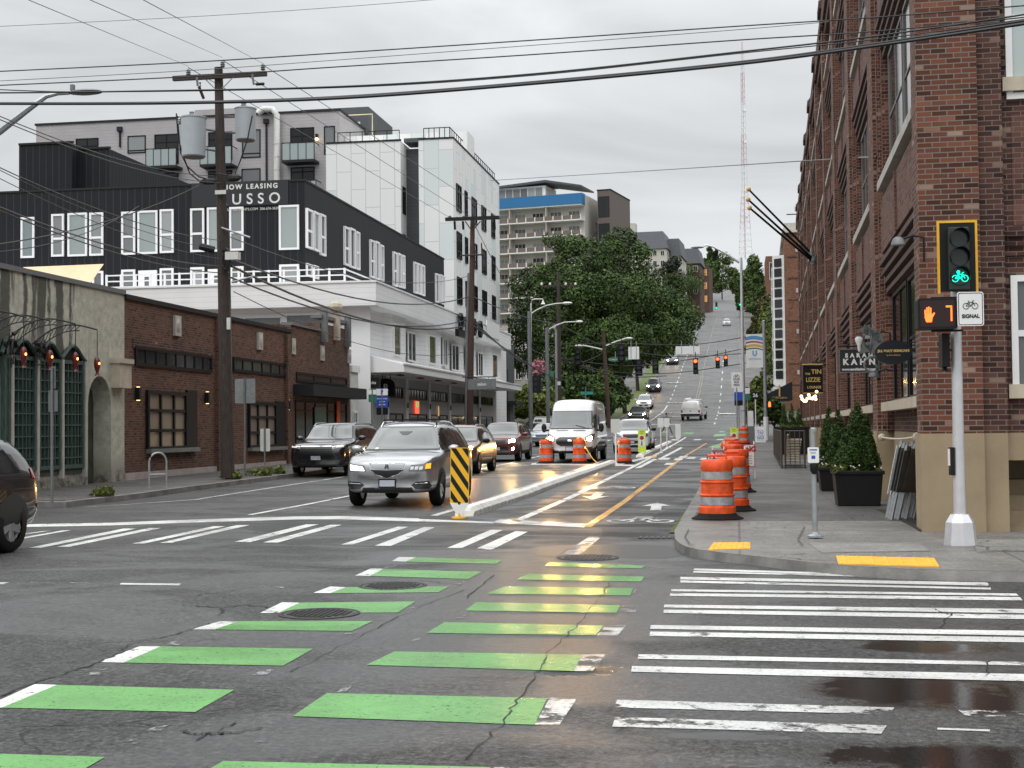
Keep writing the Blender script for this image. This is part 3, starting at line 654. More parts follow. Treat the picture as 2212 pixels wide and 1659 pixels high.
# ---------------------------------------------------------------- building materials
M['brickR'] = brick('red_brick_wall', (.105, .036, .020), (.195, .068, .036), (.18, .155, .14), extra=(.32, .22, .16), mw=.009, dirt=.35)
M['brickRd'] = brick('dark_brick_wall', (.066, .027, .021), (.125, .052, .036), (.15, .125, .11), extra=(.27, .19, .14), mw=.008, dirt=.35)
M['brickP'] = brick('purple_brick_panel', (.11, .05, .036), (.17, .082, .062), (.17, .13, .12), mw=.006, dirt=.2)
M['brickB'] = brick('brown_brick_wall', (.09, .042, .027), (.155, .070, .045), (.145, .11, .09), mw=.008, dirt=.3)
M['brickO'] = brick('orange_brown_brick', (.17, .075, .045), (.22, .10, .06), (.2, .13, .09), mw=.006, dirt=.2)
M['blackclad'] = stripes('black_standing_seam', (.011, .012, .015), .42, 'u', .12, 2.8, .6, .22)
M['greysiding'] = stripes('light_grey_siding', (.40, .38, .385), .30, 'v', .09, .72, .6)
M['whitesiding'] = stripes('white_lap_siding', (.80, .80, .80), .26, 'v', .07, .72, .5, var=.05)
M['darksiding'] = stripes('dark_grey_siding', (.075, .082, .088), .3, 'v', .1, .7, .6)
M['whitetrim'] = mat('white_trim', (.80, .80, .80), .5)
M['winblack'] = mat('black_window_frame', (.007, .007, .009), .5, spec=.2)
M['glass'] = glassm('window_glass', (.05, .055, .06), (.30, .32, .32)); M['glassd'] = glassm('dark_window_glass', (.006, .007, .008), (.03, .034, .038), .08, .45)
M['glassg'] = glassm('curtained_glass', (.18, .22, .22), (.42, .46, .45)); M['glassw'] = glassm('pale_window_glass', (.38, .44, .42), (.52, .58, .57))
M['brownglass'] = glassm('papered_glass', (.15, .12, .095), (.22, .18, .14), .3, .25)
M['slate'] = mat('slate_roof', (.07, .075, .085), .6, var=.15)
M['cream'] = mat('cream_wall', (.50, .47, .42), .8, var=.06)
M['sillstone'] = mat('stone_sill', (.46, .40, .31), .75, var=.12)
M['sillwhite'] = mat('pale_sill', (.40, .38, .34), .7, var=.15)
M['roofgrey'] = mat('flashing', (.14, .145, .15), .5)
# dark-streaked old stucco
m = mat('streaked_stucco', (.30, .28, .20), .85, bump=.5, bscale=12); nt = m.node_tree; t = nt.nodes.new('ShaderNodeTexCoord'); uv = t.outputs['UV']
s_ = nt.nodes.new('ShaderNodeSeparateXYZ'); nt.links.new(uv, s_.inputs[0])
n1 = noisen(nt, uv, .9, 5, .6, 0, (1.5, .12, 1)); n2 = noisen(nt, uv, 3.5, 6, .7)
st = mathn(nt, 'MULTIPLY', mrange(nt, n1, .51, .55), mrange(nt, s_.outputs['Y'], 2.7, 4.3)); st = mathn(nt, 'MULTIPLY', st, mrange(nt, s_.outputs['X'], 12.0, 11.3))
_y0 = PX(269, 1040, -18.0).y - 14
for px_, hw_, zb_ in ((10, .26, 2.9), (128, .22, 2.9), (92, .12, 4.2), (54, .10, 4.4), (152, .07, 3.6), (72, .08, 3.9), (106, .07, 4.6)):
    uc = PX(px_, 700, -18.0).y - _y0
    dd = mathn(nt, 'ABSOLUTE', mathn(nt, 'ADD', mathn(nt, 'SUBTRACT', s_.outputs['X'], uc), mathn(nt, 'MULTIPLY', mathn(nt, 'SUBTRACT', noisen(nt, uv, 3, 5, .7, 0, (1.4, .5, 1)), .5), .5)))
    st = mathn(nt, 'MAXIMUM', st, mathn(nt, 'MULTIPLY', mrange(nt, dd, hw_ + .04, hw_ - .04), mrange(nt, s_.outputs['Y'], zb_ - .25, zb_ + .15)))
base = mixc(nt, mrange(nt, n2, .3, .7), (.30, .29, .235), (.54, .52, .43))
low = mathn(nt, 'MULTIPLY', mrange(nt, s_.outputs['Y'], .9, .2), mrange(nt, n2, .35, .6))
c = mixc(nt, mathn(nt, 'MULTIPLY', mathn(nt, 'MAXIMUM', st, low), .88), base, (.035, .034, .026)); nt.links.new(c, nt.nodes['Principled BSDF'].inputs['Base Color']); M['stucco'] = m
# white fibre-cement panels, a few of them pale blue-grey
def panelmat(name, base, tint):
    m = bpy.data.materials.new(name); m.use_nodes = True; nt = m.node_tree; b = nt.nodes['Principled BSDF']; t = nt.nodes.new('ShaderNodeTexCoord')
    mp = nt.nodes.new('ShaderNodeMapping'); mp.inputs['Rotation'].default_value = (0, 0, R(90)); nt.links.new(t.outputs['UV'], mp.inputs[0])
    br = nt.nodes.new('ShaderNodeTexBrick'); br.offset = .5; br.inputs['Scale'].default_value = 1; br.inputs['Brick Width'].default_value = 3.05; br.inputs['Row Height'].default_value = 1.25; br.inputs['Mortar Size'].default_value = .035
    br.inputs['Color1'].default_value = (0, 0, 0, 1); br.inputs['Color2'].default_value = (1, 1, 1, 1); br.inputs['Mortar'].default_value = (0, 0, 0, 1); nt.links.new(mp.outputs[0], br.inputs[0])
    k = mathn(nt, 'GREATER_THAN', br.outputs['Color'], .78); c = mixc(nt, k, base, tint)
    nt.links.new(mixc(nt, br.outputs['Fac'], c, tuple(x * .72 for x in base)), b.inputs['Base Color']); b.inputs['Roughness'].default_value = .5; return m
M['panel'] = panelmat('white_panel_cladding', (.74, .745, .73), (.62, .675, .665))

# ---------------------------------------------------------------- a building frame: origin at the near ground corner
class Bld:
    def __init__(s, name, label, cat, O, ang=0.0, left=True, group=None):
        s.O = Vector(O); s.ang = ang; s.left = left
        s.root = thing(name, label, cat, s.O, ang, group)
        s.ex = Vector((math.cos(ang), math.sin(ang), 0)); s.ey = Vector((-math.sin(ang), math.cos(ang), 0)); s.cache = {}; s.rng = random.Random(len(name) * 7 + 3)
    # faces: 'S' = looks towards the camera, 'E' = looks to the street on +x, 'W' = on -x ; (u to the viewer's right, d out, z up)
    def mapf(s, face, u, d, z):
        if face == 'S': return (u, -d, z)
        if face == 'E': return (d, u, z)
        if face == 'W': return (-d, -u, z)
    def fbox(s, b, face, u0, u1, z0, z1, d0, d1):
        p = s.mapf(face, u0, d0, z0); q = s.mapf(face, u1, d1, z1)
        b.box(min(p[0], q[0]), max(p[0], q[0]), min(p[1], q[1]), max(p[1], q[1]), z0, z1)
    def px(s, face, x, y, d=0.0):       # pixel -> (u, z) on that face pushed out by d
        if face == 'S': n = s.ey; P = PPL(x, y, s.O - s.ey * d, n)
        elif face == 'E': n = s.ex; P = PPL(x, y, s.O + s.ex * d, n)
        else: n = s.ex; P = PPL(x, y, s.O - s.ex * d, n)
        r = P - s.O
        u = r.dot(s.ex) if face == 'S' else (r.dot(s.ey) if face == 'E' else -r.dot(s.ey))
        return u, r.z
    def window(s, face, u0, u1, z0, z1, fm, gm, fw=.07, mull=(), trans=(), d=.0, dep=.06, off=0.0, name='window', pane='pane', barw=None):
        w, h = round(u1 - u0, 2), round(z1 - z0, 2); key = (w, h, fm, gm, fw, tuple(mull), tuple(trans), dep, name)
        bw = barw or fw * .7
        if key not in s.cache:
            b = B(); a, e = w / 2, h / 2
            b.box(-a, a, -dep, 0, e - fw, e); b.box(-a, a, -dep, 0, -e, -e + fw); b.box(-a, -a + fw, -dep, 0, -e + fw, e - fw); b.box(a - fw, a, -dep, 0, -e + fw, e - fw)
            for mfr in mull: x = -a + w * mfr; b.box(x - bw / 2, x + bw / 2, -dep * .8, 0, -e + fw, e - fw)
            for t_ in trans: z = -e + h * t_; b.box(-a + fw, a - fw, -dep * .75, 0, z - bw / 2, z + bw / 2)
            g = B(); g.box(-a + fw, a - fw, -.02, .0, -e + fw, e - fw)
            s.cache[key] = (b.mesh(name, M[fm]), g.mesh(pane, M[gm]))
        fme, gme = s.cache[key]; rot = {'S': 0, 'E': R(90), 'W': R(-90)}[face]
        o = bpy.data.objects.new(name, fme); COL.objects.link(o); o.parent = s.root; o.location = s.mapf(face, (u0 + u1) / 2, d + .003, (z0 + z1) / 2); o.rotation_euler = (0, 0, rot)
        g = bpy.data.objects.new(pane, gme); COL.objects.link(g); g.parent = o; return o
    def wpx(s, face, x0, y0, x1, y1, *a, off=0.0, **k):
        u0, z1 = s.px(face, x0, y0, off); u1, z0 = s.px(face, x1, y1, off)
        if u0 > u1: u0, u1 = u1, u0
        return s.window(face, u0, u1, z0, z1, *a, d=off, **k)

# ================================================================ LEFT ROW
# ---- old stucco front and brown brick front share the street line X = -18
XF = -18.0
y0 = PX(269, 1040, XF).y; zt = PX(272, 636, XF).z
S = Bld('stucco_building', 'old dark-streaked stucco building with green grid windows and hanging fish lanterns', 'building', (XF, y0 - 14, .1))
L = 14.0
b = B(); top = zt - .12
u_of = lambda x, y: S.px('E', x, y)
ua0, za = u_of(190, 985); ua1, _ = u_of(240, 985); _, zarch = u_of(215, 812); um = (ua0 + ua1) / 2; ra = (ua1 - ua0) / 2
# wall cut round the arched doorway
_, zsp = u_of(215, 870); zc = za_c = zarch - ra * 1.15
uL = u_of(157, 900)[0] ; 
b.box(-9, -.0, 0, ua0, -.4, top); b.box(-9, 0, ua1, L, -.4, top)
arc = [(um + ra * math.cos(math.pi * (1 - i / 12)), zc + ra * 1.15 * math.sin(math.pi * i / 12)) for i in range(13)]
b.prism([(ua0, top)] + arc + [(ua1, top)], 'x', -.55, 0.0)
b.obj('wall', M['stucco'], S.root)
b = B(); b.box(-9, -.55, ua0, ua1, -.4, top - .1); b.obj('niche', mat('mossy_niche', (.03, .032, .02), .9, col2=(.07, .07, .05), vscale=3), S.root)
b = B(); b.box(-.55, .06, -.2, L + .0, top, top + .13); b.obj('coping', M['roofgrey'], S.root)
M['greenframe'] = mat('weathered_green_wood', (.045, .075, .062), .7, var=.35, vscale=4, stretch=(6, 6, 1))
wins = [((-15, 41), 760, 1028), ((43, 69), 772, 1030), ((76, 121), 770, 1028), ((128, 172), 768, 1027)]
wx = [(0, 14), (18, 70), (76, 124), (127, 174)]
for (x0, x1) in wx:
    ua, ub = u_of(x0, 900)[0], u_of(x1, 900)[0]; zlo = .55 + .02; zhi = zt - 2.25
    o = S.window('E', ua, ub, .55, zhi, 'greenframe', 'glassd', .10, (.28, .45, .6, .75), (.1, .2, .3, .4, .5, .6, .7, .8, .9), .0, .12, barw=.035)
    b = B(); w_ = ub - ua; n = 14
    pts = [(ua - .1 + (w_ + .2) * i / n, zhi + .02 + .38 * max(0, math.sin(math.pi * (i / n) * 1.0)) ** 1.5) for i in range(n + 1)]
    b.prism([(ua, zhi - .05)] + pts[1:-1] + [(ub, zhi - .05)], 'x', .0, .05); b.k = 1
    b.tube([(.1, u, z) for u, z in pts], .055, 6); b.obj('hood', [M['winblack'], M['greenframe']], S.root)
    b = B(); b.box(0, .16, ub + .0, ub + .09, .3, zhi); b.obj('rib', M['sillwhite'], S.root)
b = B(); b.box(0, .05, 0, u_of(175, 985)[0], .42, .56); b.obj('sill', M['greenframe'], S.root)
u_, z_ = u_of(256, 808); b = B(); b.box(0, .28, u_ - .5, u_ + .28, z_ - .42, z_ + .3); b.box(0, .34, u_ - .56, u_ + .34, z_ + .3, z_ + .44); b.obj('corbel_block', M['sillstone'], S.root)
# iron brackets with fish lanterns
M['iron2'] = mat('wrought_iron', (.010, .010, .010), .6)
M['fish'] = mat('red_glass_lantern', (.10, .012, .010), .25)
for lx, ly in ((51, 767), (108, 773), (163, 777), (210, 787)):
    P = PX(lx, ly, XF + 1.25); t = thing('fish_lantern', {51: 'leftmost red fish shaped lantern hanging from a wrought iron dragon bracket', 108: 'second red fish lantern from the left, above the tall signpost', 163: 'third red fish lantern, in front of the last green window', 210: 'right-hand red fish lantern hanging clear over the arched doorway'}[lx], 'lantern', P, 0, 'fish lanterns on the stucco front')
    b = B(); b.lathe([(.0, .20), (.035, .19), (.07, .12), (.085, .03), (.075, -.08), (.04, -.2), (.035, -.23), (.07, -.30), (.0, -.29)], 12); b.obj('body', M['fish'], t, True)
    b = B(); b.ball((.07, -.03, .02), (.028, .03, .035), 8, 6); b.obj('bulb', M['fishred'], t)
    b = B(); b.tube([(0, 0, .2), (0, 0, .92)], .011, 5); b.obj('chain', M['iron2'], t)
    b = B(); pts = []
    for i in range(15): a = i / 14; pts.append((-1.22 * (1 - a) ** .8, -1.15 * (1 - a), .92 - .42 * (1 - a) ** 1.6 + .22 * math.sin(math.pi * a)))
    b.tube(pts, .022, 5); q = [(p[0], p[1] - .04, p[2] - .09 - .22 * (1 - i / 14)) for i, p in enumerate(pts[:-3])]; b.tube(q, .016, 5)
    for i in range(1, 12, 1): b.tube([pts[i], q[i - 1]], .011, 4)
    rb = random.Random(int(lx))
    for i in range(9):
        a = rb.uniform(0, 6.28); r_ = rb.uniform(.05, .32); c0_ = Vector((-1.15 + rb.uniform(-.03, .15), -1.1 + r_ * math.cos(a), .35 + r_ * 1.3 * math.sin(a))); b.tube([c0_, c0_ + Vector((.05, rb.uniform(-.2, .2), rb.uniform(-.25, .2))), c0_ + Vector((.1, rb.uniform(-.3, .3), rb.uniform(-.35, .3)))], [.06, .045, .012], 6)
    b.obj('bracket', M['iron2'], t)
# ---- brown brick front
BB = Bld('brick_shopfront', 'low brown brick building with papered garage-style windows, behind the utility pole', 'building', (XF, y0, .1))
yE = PX(755, 950, XF).y - y0; e = lambda x, y, d=0: BB.px('E', x, y, d)
ztf = e(755, 720)[1]
u1 = e(627, 700)[0]; top = e(272, 640)[1] - .08; top2 = e(620, 712)[1]
b = B(); b.box(-12, 0, .0, u1, -.4, top); b.box(-12, .02, u1, yE, -.4, e(690, 716)[1]); b.box(-12, .02, e(690, 700)[0], yE, e(690, 716)[1], e(750, 728)[1] + .35)
b.obj('wall', M['brickB'], BB.root)
b = B(); b.box(-.4, .08, 0, u1, top, top + .14); b.obj('coping', M['charcoal'], BB.root)
b = B(); z_ = e(690, 716)[1]; b.box(-.4, .1, u1, e(690, 700)[0], z_, z_ + .12); b.box(-.4, .1, e(690, 700)[0], yE, z_ + .6, z_ + .75); b.obj('flashing', M['roofgrey'], BB.root)
for x_ in (695, 722, 746):
    u_ = e(x_, 740)[0]; b = B(); zz = z_ + (.95 if x_ != 722 else 1.15); b.box(.0, .25, u_ - .15, u_ + .15, zz - 1.4, zz)
    if x_ == 722: b.ball((.1, u_, zz + .1), (.3, .5, .3), 8, 6)
    b.obj('pier_cap', M['roofgrey'] if x_ != 722 else M['sillstone'], BB.root)
for x_ in (462, 478): 
    pass
b = B(); u_ = e(467, 800)[0]; b.box(.0, .14, u_ - .1, u_ + .35, .0, top); b.obj('pilaster', M['brickB'], BB.root)
b = B(); u_ = e(620, 800)[0]; b.box(.0, .14, u_ - .3, u_ + .25, .0, top - .1); b.obj('pilaster', M['brickB'], BB.root)
b = B(); b.box(-.0, .06, .0, yE, -.3, e(300, 1020)[1]); b.obj('plinth', mat('pink_grey_plinth', (.34, .29, .27), .8, var=.12), BB.root)
b = B(); b.box(0, .035, e(286, 740)[0], e(456, 740)[0], e(290, 752)[1], e(290, 752)[1] + .3); b.obj('lintel', M['brickRd'], BB.root)
BB.wpx('E', 290, 747, 456, 806, 'winblack', 'glassd', .1, (.125, .25, .375, .5, .625, .75, .875), (), barw=.07)
BB.wpx('E', 502, 771, 620, 815, 'winblack', 'glassd', .1, (.16, .33, .5, .67, .84), (), barw=.07)
BB.wpx('E', 638, 803, 748, 835, 'winblack', 'glassd', .1, (.33, .66), (), barw=.12)
BB.wpx('E', 314, 843, 400, 970, 'winblack', 'brownglass', .12, (.333, .667), (.333, .667), barw=.1, dep=.1)
BB.wpx('E', 534, 867, 594, 966, 'winblack', 'brownglass', .12, (.333, .667), (.333, .667), barw=.1, dep=.1)
for x0, x1, y0_, y1_ in ((400, 421, 843, 970), (594, 612, 867, 966)):
    b = B(); BB.fbox(b, 'E', e(x0, 900)[0], e(x1, 900)[0], e(x0, y1_)[1], e(x0, y0_)[1], 0, .09); b.obj('side_panel', M['winblack'], BB.root)
for x0, x1, y1_ in ((314, 421, 976), (534, 612, 972)):
    b = B(); BB.fbox(b, 'E', e(x0, y1_)[0], e(x1, y1_)[0], e(x0, y1_)[1] - .05, e(x0, y1_)[1] + .08, .02, .2); b.obj('sill', M['greysteel'], BB.root)
for x_, y_ in ((380, 704), (559, 737), (631, 748), (694, 763), (477, 720), (752, 770)):
    u_, z_ = e(x_, y_); b = B(); b.box(.0, .09, u_ - .24, u_ + .24, z_ - .33, z_ + .33); b.ball((.09, u_, z_), (.06, .16, .22), 8, 5); b.obj('stone_tablet', M['sillwhite'], BB.root)
# dark glazed shop at the far end
b = B(); BB.fbox(b, 'E', e(632, 850)[0], e(752, 850)[0], e(640, 856)[1], e(640, 836)[1] + .1, .05, .9); b.obj('shop_canopy', M['charcoal'], BB.root)
BB.wpx('E', 636, 864, 748, 1000, 'winblack', 'glassd', .08, (.18, .36, .6, .8), (.85,), off=.0)
b = B(); u_, z_ = e(727, 900); BB.fbox(b, 'E', u_ - .25, u_ + .25, z_ - .7, z_ + .7, .07, .1); b.obj('poster', M['orange'], BB.root)
b = B(); u_, z_ = e(690, 900); BB.fbox(b, 'E', u_ - .9, u_ + .7, z_ - 1.2, z_ + .4, .066, .08); b.obj('window_graphic', mat('green_film', (.02, .10, .05), .3), BB.root)
for x_, y_ in ((292, 848), (442, 857), (618, 873)):
    u_, z_ = e(x_, y_); t = BB.root; b = B(); b.box(.03, .17, u_ - .07, u_ + .07, z_ - .23, z_ + .16); o = b.obj('wall_lamp', M['black'], t)
    b = B(); b.box(.06, .14, u_ - .04, u_ + .04, z_ + .161, z_ + .17); b.box(.06, .14, u_ - .04, u_ + .04, z_ - .24, z_ - .231); b.obj('bulb', M['warmwall'], o)

# ---- white lap-siding building with deck, bay windows and canopy
Xw = -18.0; Yw = PX(755, 950, Xw).y
cor = PX(822, 613, Xw + .9)
WB = Bld('white_siding_building', 'two-storey white lap-siding building with bay windows and a long white canopy', 'building', (Xw, cor.y, .15))
e = lambda x, y, d=0: WB.px('E', x, y, d); s2 = lambda x, y, d=0: WB.px('S', x, y, d)
Lw = e(1104, 755, .9)[0]; zp = e(822, 613, .9)[1]; zb = e(822, 662, .9)[1]; zroof = zb + .0
zawt = e(871, 787, 2.0)[1]; zawb = e(871, 803, 2.0)[1]
uwE = e(1098, 800)[0]
b = B(); b.box(-40, 0, 0, Lw + 3, -.3, zb + .05); b.obj('wall', M['whitesiding'], WB.root)
# deep parapet band wrapping the deck, lower at the left
zl = s2(270, 632, .9)[1]; zlb = s2(620, 690, .9)[1]
b = B(); b.box(-42, .9, -.9, .0, zb, zp); b.box(.0, .9, .0, Lw, zb, zp); b.box(-42, 0, 0, Lw, zp - .6, zp - .5); b.obj('parapet', M['whitesiding'], WB.root)
b = B(); b.box(-42, .96, -.96, -.86, zp, zp + .08); b.box(.86, .96, -.9, Lw, zp, zp + .08); b.obj('parapet_cap', M['whitetrim'], WB.root)
# open garage-like recesses in the south wall
for x0, x1, y0_, y1_ in ((620, 692, 682, 720), (530, 605, 688, 720)):
    ua, z1_ = s2(x0, y0_); ub, z0_ = s2(x1, y1_); b = B(); WB.fbox(b, 'S', ua, ub, z0_ - 1.5, z1_, .0, .03); b.obj('recess', M['greysteel'], WB.root)
    b = B(); WB.fbox(b, 'S', ua - .1, ub + .1, z1_, z1_ + .1, 0, .08); b.obj('trim', M['whitetrim'], WB.root)
b = B(); WB.fbox(b, 'S', s2(755, 700)[0], s2(800, 700)[0], -.2, zb, .01, .06); b.obj('corner_board', M['whitetrim'], WB.root)
# railing on the deck
b = B(); ur0 = s2(220, 600)[0]; ur1 = s2(738, 600)[0]; zr = s2(735, 598)[1]
for z_ in (zp + .25, zp + .55, zp + .85): b.box(ur0, ur1, .5, .55, z_ - .03, z_ + .03)
n = 16
for i in range(n + 1): x_ = ur0 + (ur1 - ur0) * i / n; b.box(x_ - .05, x_ + .05, .49, .56, zp, zp + .9)
for z_ in (zp + .55, zp + .85): b.box(ur1 - .03, ur1 + .03, .55, 8, z_ - .03, z_ + .03)
b.obj('railing', M['whitetrim'], WB.root)
# canopy over the pavement
b = B(); b.prism([(0, zawt + .55), (0, zawb), (2.0, zawb), (2.0, zawt)], 'y', .2, e(1127, 835, 2.0)[0]); b.obj('canopy', M['whitetrim'], WB.root)
b = B(); uc = e(1127, 835, 2.0)[0]; b.box(1.96, 2.06, .15, uc, zawt - .02, zawt + .06); b.obj('canopy_edge', M['offwhite'], WB.root)
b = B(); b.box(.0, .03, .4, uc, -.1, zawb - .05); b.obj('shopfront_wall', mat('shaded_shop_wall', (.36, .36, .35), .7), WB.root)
# street-level shop windows, transoms, piers
lay = [(893, 845, 871, 935, 900), (1), ]
cols = [(886, 927), (941, 976), (988, 1023), (1035, 1068), (1078, 1100)]
shops = [(880, 850, 870), (882, 926, 837, 846), ]
for i, (x0, x1) in enumerate(((838, 868), (880, 920), (928, 964), (972, 1002), (1008, 1031), (1036, 1062))):
    ua, ub = e(x0, 870)[0], e(x1, 870)[0]
    WB.window('E', ua, ub, zawb - 1.15, zawb - .55, 'winblack', 'glassd', .06, (.15, .3, .45, .6, .75, .9), (), .03)
    WB.window('E', ua, ub, .35, zawb - 1.95, 'winblack', 'glassd', .08, (.5,), (), .03)
    b = B(); b.box(.03, .14, ua - .8, ua - .25, -.1, zawb - .05); b.obj('pier', M['offwhite'], WB.root)
    b = B(); b.box(.03, .2, ua - .6, ua - .5, zawb - 1.65, zawb - 1.35); b.obj('wall_lamp', M['black'], WB.root)
u_, z_ = e(897, 880); b = B(); WB.fbox(b, 'E', u_ - .6, u_ + .4, z_ - .35, z_ + .35, .12, .14); b.k = 1; WB.fbox(b, 'E', u_ - .3, u_ + .2, z_ + .02, z_ + .3, .14, .15); b.obj('neon_sign', [M['neon'], M['neong']], WB.root)
u_, z_ = e(943, 888); b = B(); WB.fbox(b, 'E', u_ - .12, u_ + .12, z_ - .3, z_ + .3, .12, .14); b.obj('lit_lamp', M['litwin'], WB.root)
for i in range(7):
    u_ = 3 + i * 4.5; b = B(); b.box(.9, 1.15, u_, u_ + .7, zawb - .06, zawb - .01); b.obj('soffit_lamp', M['charcoal'], WB.root)
# upper windows: bays
bays = [(840, 855, 697, 768, 1), (864, 874, 699, 770, 0), (880, 897, 715, 780, 0), (917, 932, 722, 786, 1), (942, 955, 722, 788, 0), (957, 965, 730, 790, 0), (975, 990, 742, 800, 0), (1005, 1013, 745, 800, 0), (1032, 1042, 760, 812, 0), (1056, 1067, 763, 815, 1), (1074, 1080, 765, 816, 0)]
M['oliveglass'] = glassm('olive_blind_glass', (.10, .11, .05), (.15, .16, .08))
for x0, x1, ya, yb, gl in bays:
    u0, z1_ = e(x0, ya, .12); ub, _ = e(x1, ya, .12); _, z0_ = e(x0, yb, .12)
    WB.window('E', u0, ub, z0_, z1_, 'whitetrim', 'oliveglass' if gl else 'glassd', .09, () if gl else (.5,), (), .12 if not gl else .35)
for x0, x1 in ((832, 862), (908, 940), (1048, 1072)):
    u0, u1_ = e(x0, 740)[0], e(x1, 740)[0]; b = B(); b.prism([(0, u0 - .4), (.35, u0), (.35, u1_), (0, u1_ + .4)], 'z', zawt + .3, zb); b.obj('bay', M['whitesiding'], WB.root)
b = B(); u_, z_ = e(1000, 705, .9); b.box(.9, 1.15, e(983, 705, .9)[0], e(1015, 705, .9)[0], e(983, 722, .9)[1] - .1, e(983, 722, .9)[1] + .35)
for k in range(4):
    uu = e(983, 705, .9)[0] + .8 + k * 2.2; b.tube([(1.1, uu + .5 * math.cos(a), z_ + .15 + .5 * math.sin(a)) for a in [i * math.pi / 5 for i in range(11)]], .12, 5)
b.obj('roof_letters', M['black'], WB.root)
u_, z_ = e(1064, 712, .9); b = B(); b.box(.92, .98, u_ - 2.6, u_ + 2.6, z_ - .6, z_ + .5); b.obj('white_banner', M['white'], WB.root)
# narrow white wing between brick and main block
NW = Bld('white_annex', 'narrow white stuccoed annex with a dark door beside the brown brick end wall', 'building', (Xw, PX(757, 950, Xw).y, .1))
u1 = cor.y - NW.O.y - .93; b = B(); b.box(-8, 0, .05, u1, -.3, NW.px('E', 757, 803)[1]); b.obj('wall', M['offwhite'], NW.root)
b = B(); b.box(-8, .1, .05, u1, NW.px('E', 757, 803)[1], NW.px('E', 757, 803)[1] + .3); b.obj('cornice', M['whitetrim'], NW.root)
NW.window('E', u1 * .28, u1 * .82, .1, 2.4, 'whitetrim', 'glassd', .1, (.5,), (), 0)
b = B(); b.box(-38, -.6, u1 - .3, u1 - .1, 2, 5.5)
# dark building closing the row
c_ = WB.O.y + Lw + 3.2
DB = Bld('dark_end_building', 'dark grey metal-clad building closing the white row beside the trees', 'building', (Xw - .2, c_, .3))
b = B(); b.box(-12, 0, 0, 5, -.3, DB.px('E', 1108, 760)[1] + .4); b.box(-12, .12, 1.2, 1.5, -.3, 6); b.obj('wall', M['darksiding'], DB.root)
DB.window('E', .4, 2.2, .4, 3.0, 'winblack', 'glassd', .1, (.5,)); b = B(); b.box(0, .9, .1, 4.5, 3.2, 3.45); b.obj('canopy', M['charcoal'], DB.root)

# ---- black standing-seam apartment block behind
Xb = -22.6; cor = PX(658, 391, Xb)
KB = Bld('black_apartment_block', 'black standing-seam apartment block with white-framed windows and a leasing sign', 'building', (Xb, cor.y, .15))
e = lambda x, y, d=0: KB.px('E', x, y, d); s2 = lambda x, y, d=0: KB.px('S', x, y, d)
H_ = cor.z - .15; Lk2 = e(959, 565)[0]
b = B(); b.box(-60, 0, 0, Lk2, 4, H_); b.obj('wall', M['blackclad'], KB.root)
b = B(); b.box(-60, .05, -.05, .12, H_, H_ + .1); b.box(-.1, .05, .12, Lk2, H_, H_ + .1); b.obj('coping', M['charcoal'], KB.root)
xw_ = [(46, 75, 470, 557, 1), (112, 139, 463, 554, 2), (147, 189, 461, 553, 0), (194, 224, 460, 552, 2), (263, 293, 458, 550, 2), (298, 341, 456, 548, 0), (346, 376, 453, 546, 2), (412, 442, 451, 544, 2), (448, 490, 449, 543, 0), (496, 527, 448, 541, 2), (603, 647, 444, 539, 0)]
for x0, x1, ya, yb, k in xw_:
    KB.wpx('S', x0, ya, x1, yb, 'whitetrim', 'glassg' if k != 2 else 'glass', .11, (), (.42,) if k == 2 else (), dep=.08, barw=.12)
for x0, x1, ya, yb, k in ((200, 224, 586, 635, 2), (263, 293, 583, 632, 0), (300, 340, 585, 632, 3), (346, 376, 580, 630, 0), (412, 442, 578, 628, 0), (450, 490, 582, 625, 3), (498, 527, 576, 620, 0), (604, 647, 572, 625, 0)):
    KB.wpx('S', x0, ya, x1, yb, 'whitetrim', 'glass', .12 if k != 3 else .35, (), (), dep=.08, name='window' if k != 3 else 'door')
for x0, x1, ya, yb in ((659, 672, 449, 540), (674, 687, 455, 545), (689, 700, 461, 554), (741, 752, 488, 576), (753, 764, 491, 581), (766, 774, 499, 584), (797, 806, 517, 602), (808, 817, 520, 606), (819, 826, 528, 609), (847, 855, 543, 620), (857, 864, 546, 622), (866, 872, 550, 624), (892, 899, 565, 635), (900, 907, 568, 637), (908, 915, 571, 640), (939, 946, 590, 655), (948, 953, 592, 657), (954, 959, 595, 659)):
    KB.wpx('E', x0, ya, x1, yb, 'whitetrim', 'glassd' if x0 % 2 else 'glass', .10, (), (.45,) if x0 in (659, 689, 741, 766, 797, 819, 847, 866) else (), dep=.14, barw=.12)
for x0, x1, ya, yb in ((660, 672, 568, 600), (675, 686, 572, 604)):
    KB.wpx('E', x0, ya, x1, yb, 'whitetrim', 'glass', .10, (), (), dep=.1)
# leasing sign
ua, z1_ = s2(487, 394); ub, z0_ = s2(624, 441); t = KB.root
b = B(); KB.fbox(b, 'S', ua - 1.9, ub, z0_, z1_, 0, .08); sg = b.obj('sign_board', mat('sign_black', (.012, .013, .017), .5), t)
um_ = (ua + ub) / 2
hgt = z1_ - z0_
text('NOW LEASING', .36, M['offwhite'], sg, (um_ - .35, -.085, z1_ - .30), bold=.012, space=1.35)
text('RUSSO', .80, M['offwhite'], sg, (um_ - .40, -.085, z1_ - .98), bold=.01, space=1.65)
text('RUSSOAPARTMENTS.COM  206-676-3629', .19, M['offwhite'], sg, (um_ - .45, -.085, z1_ - 1.52))
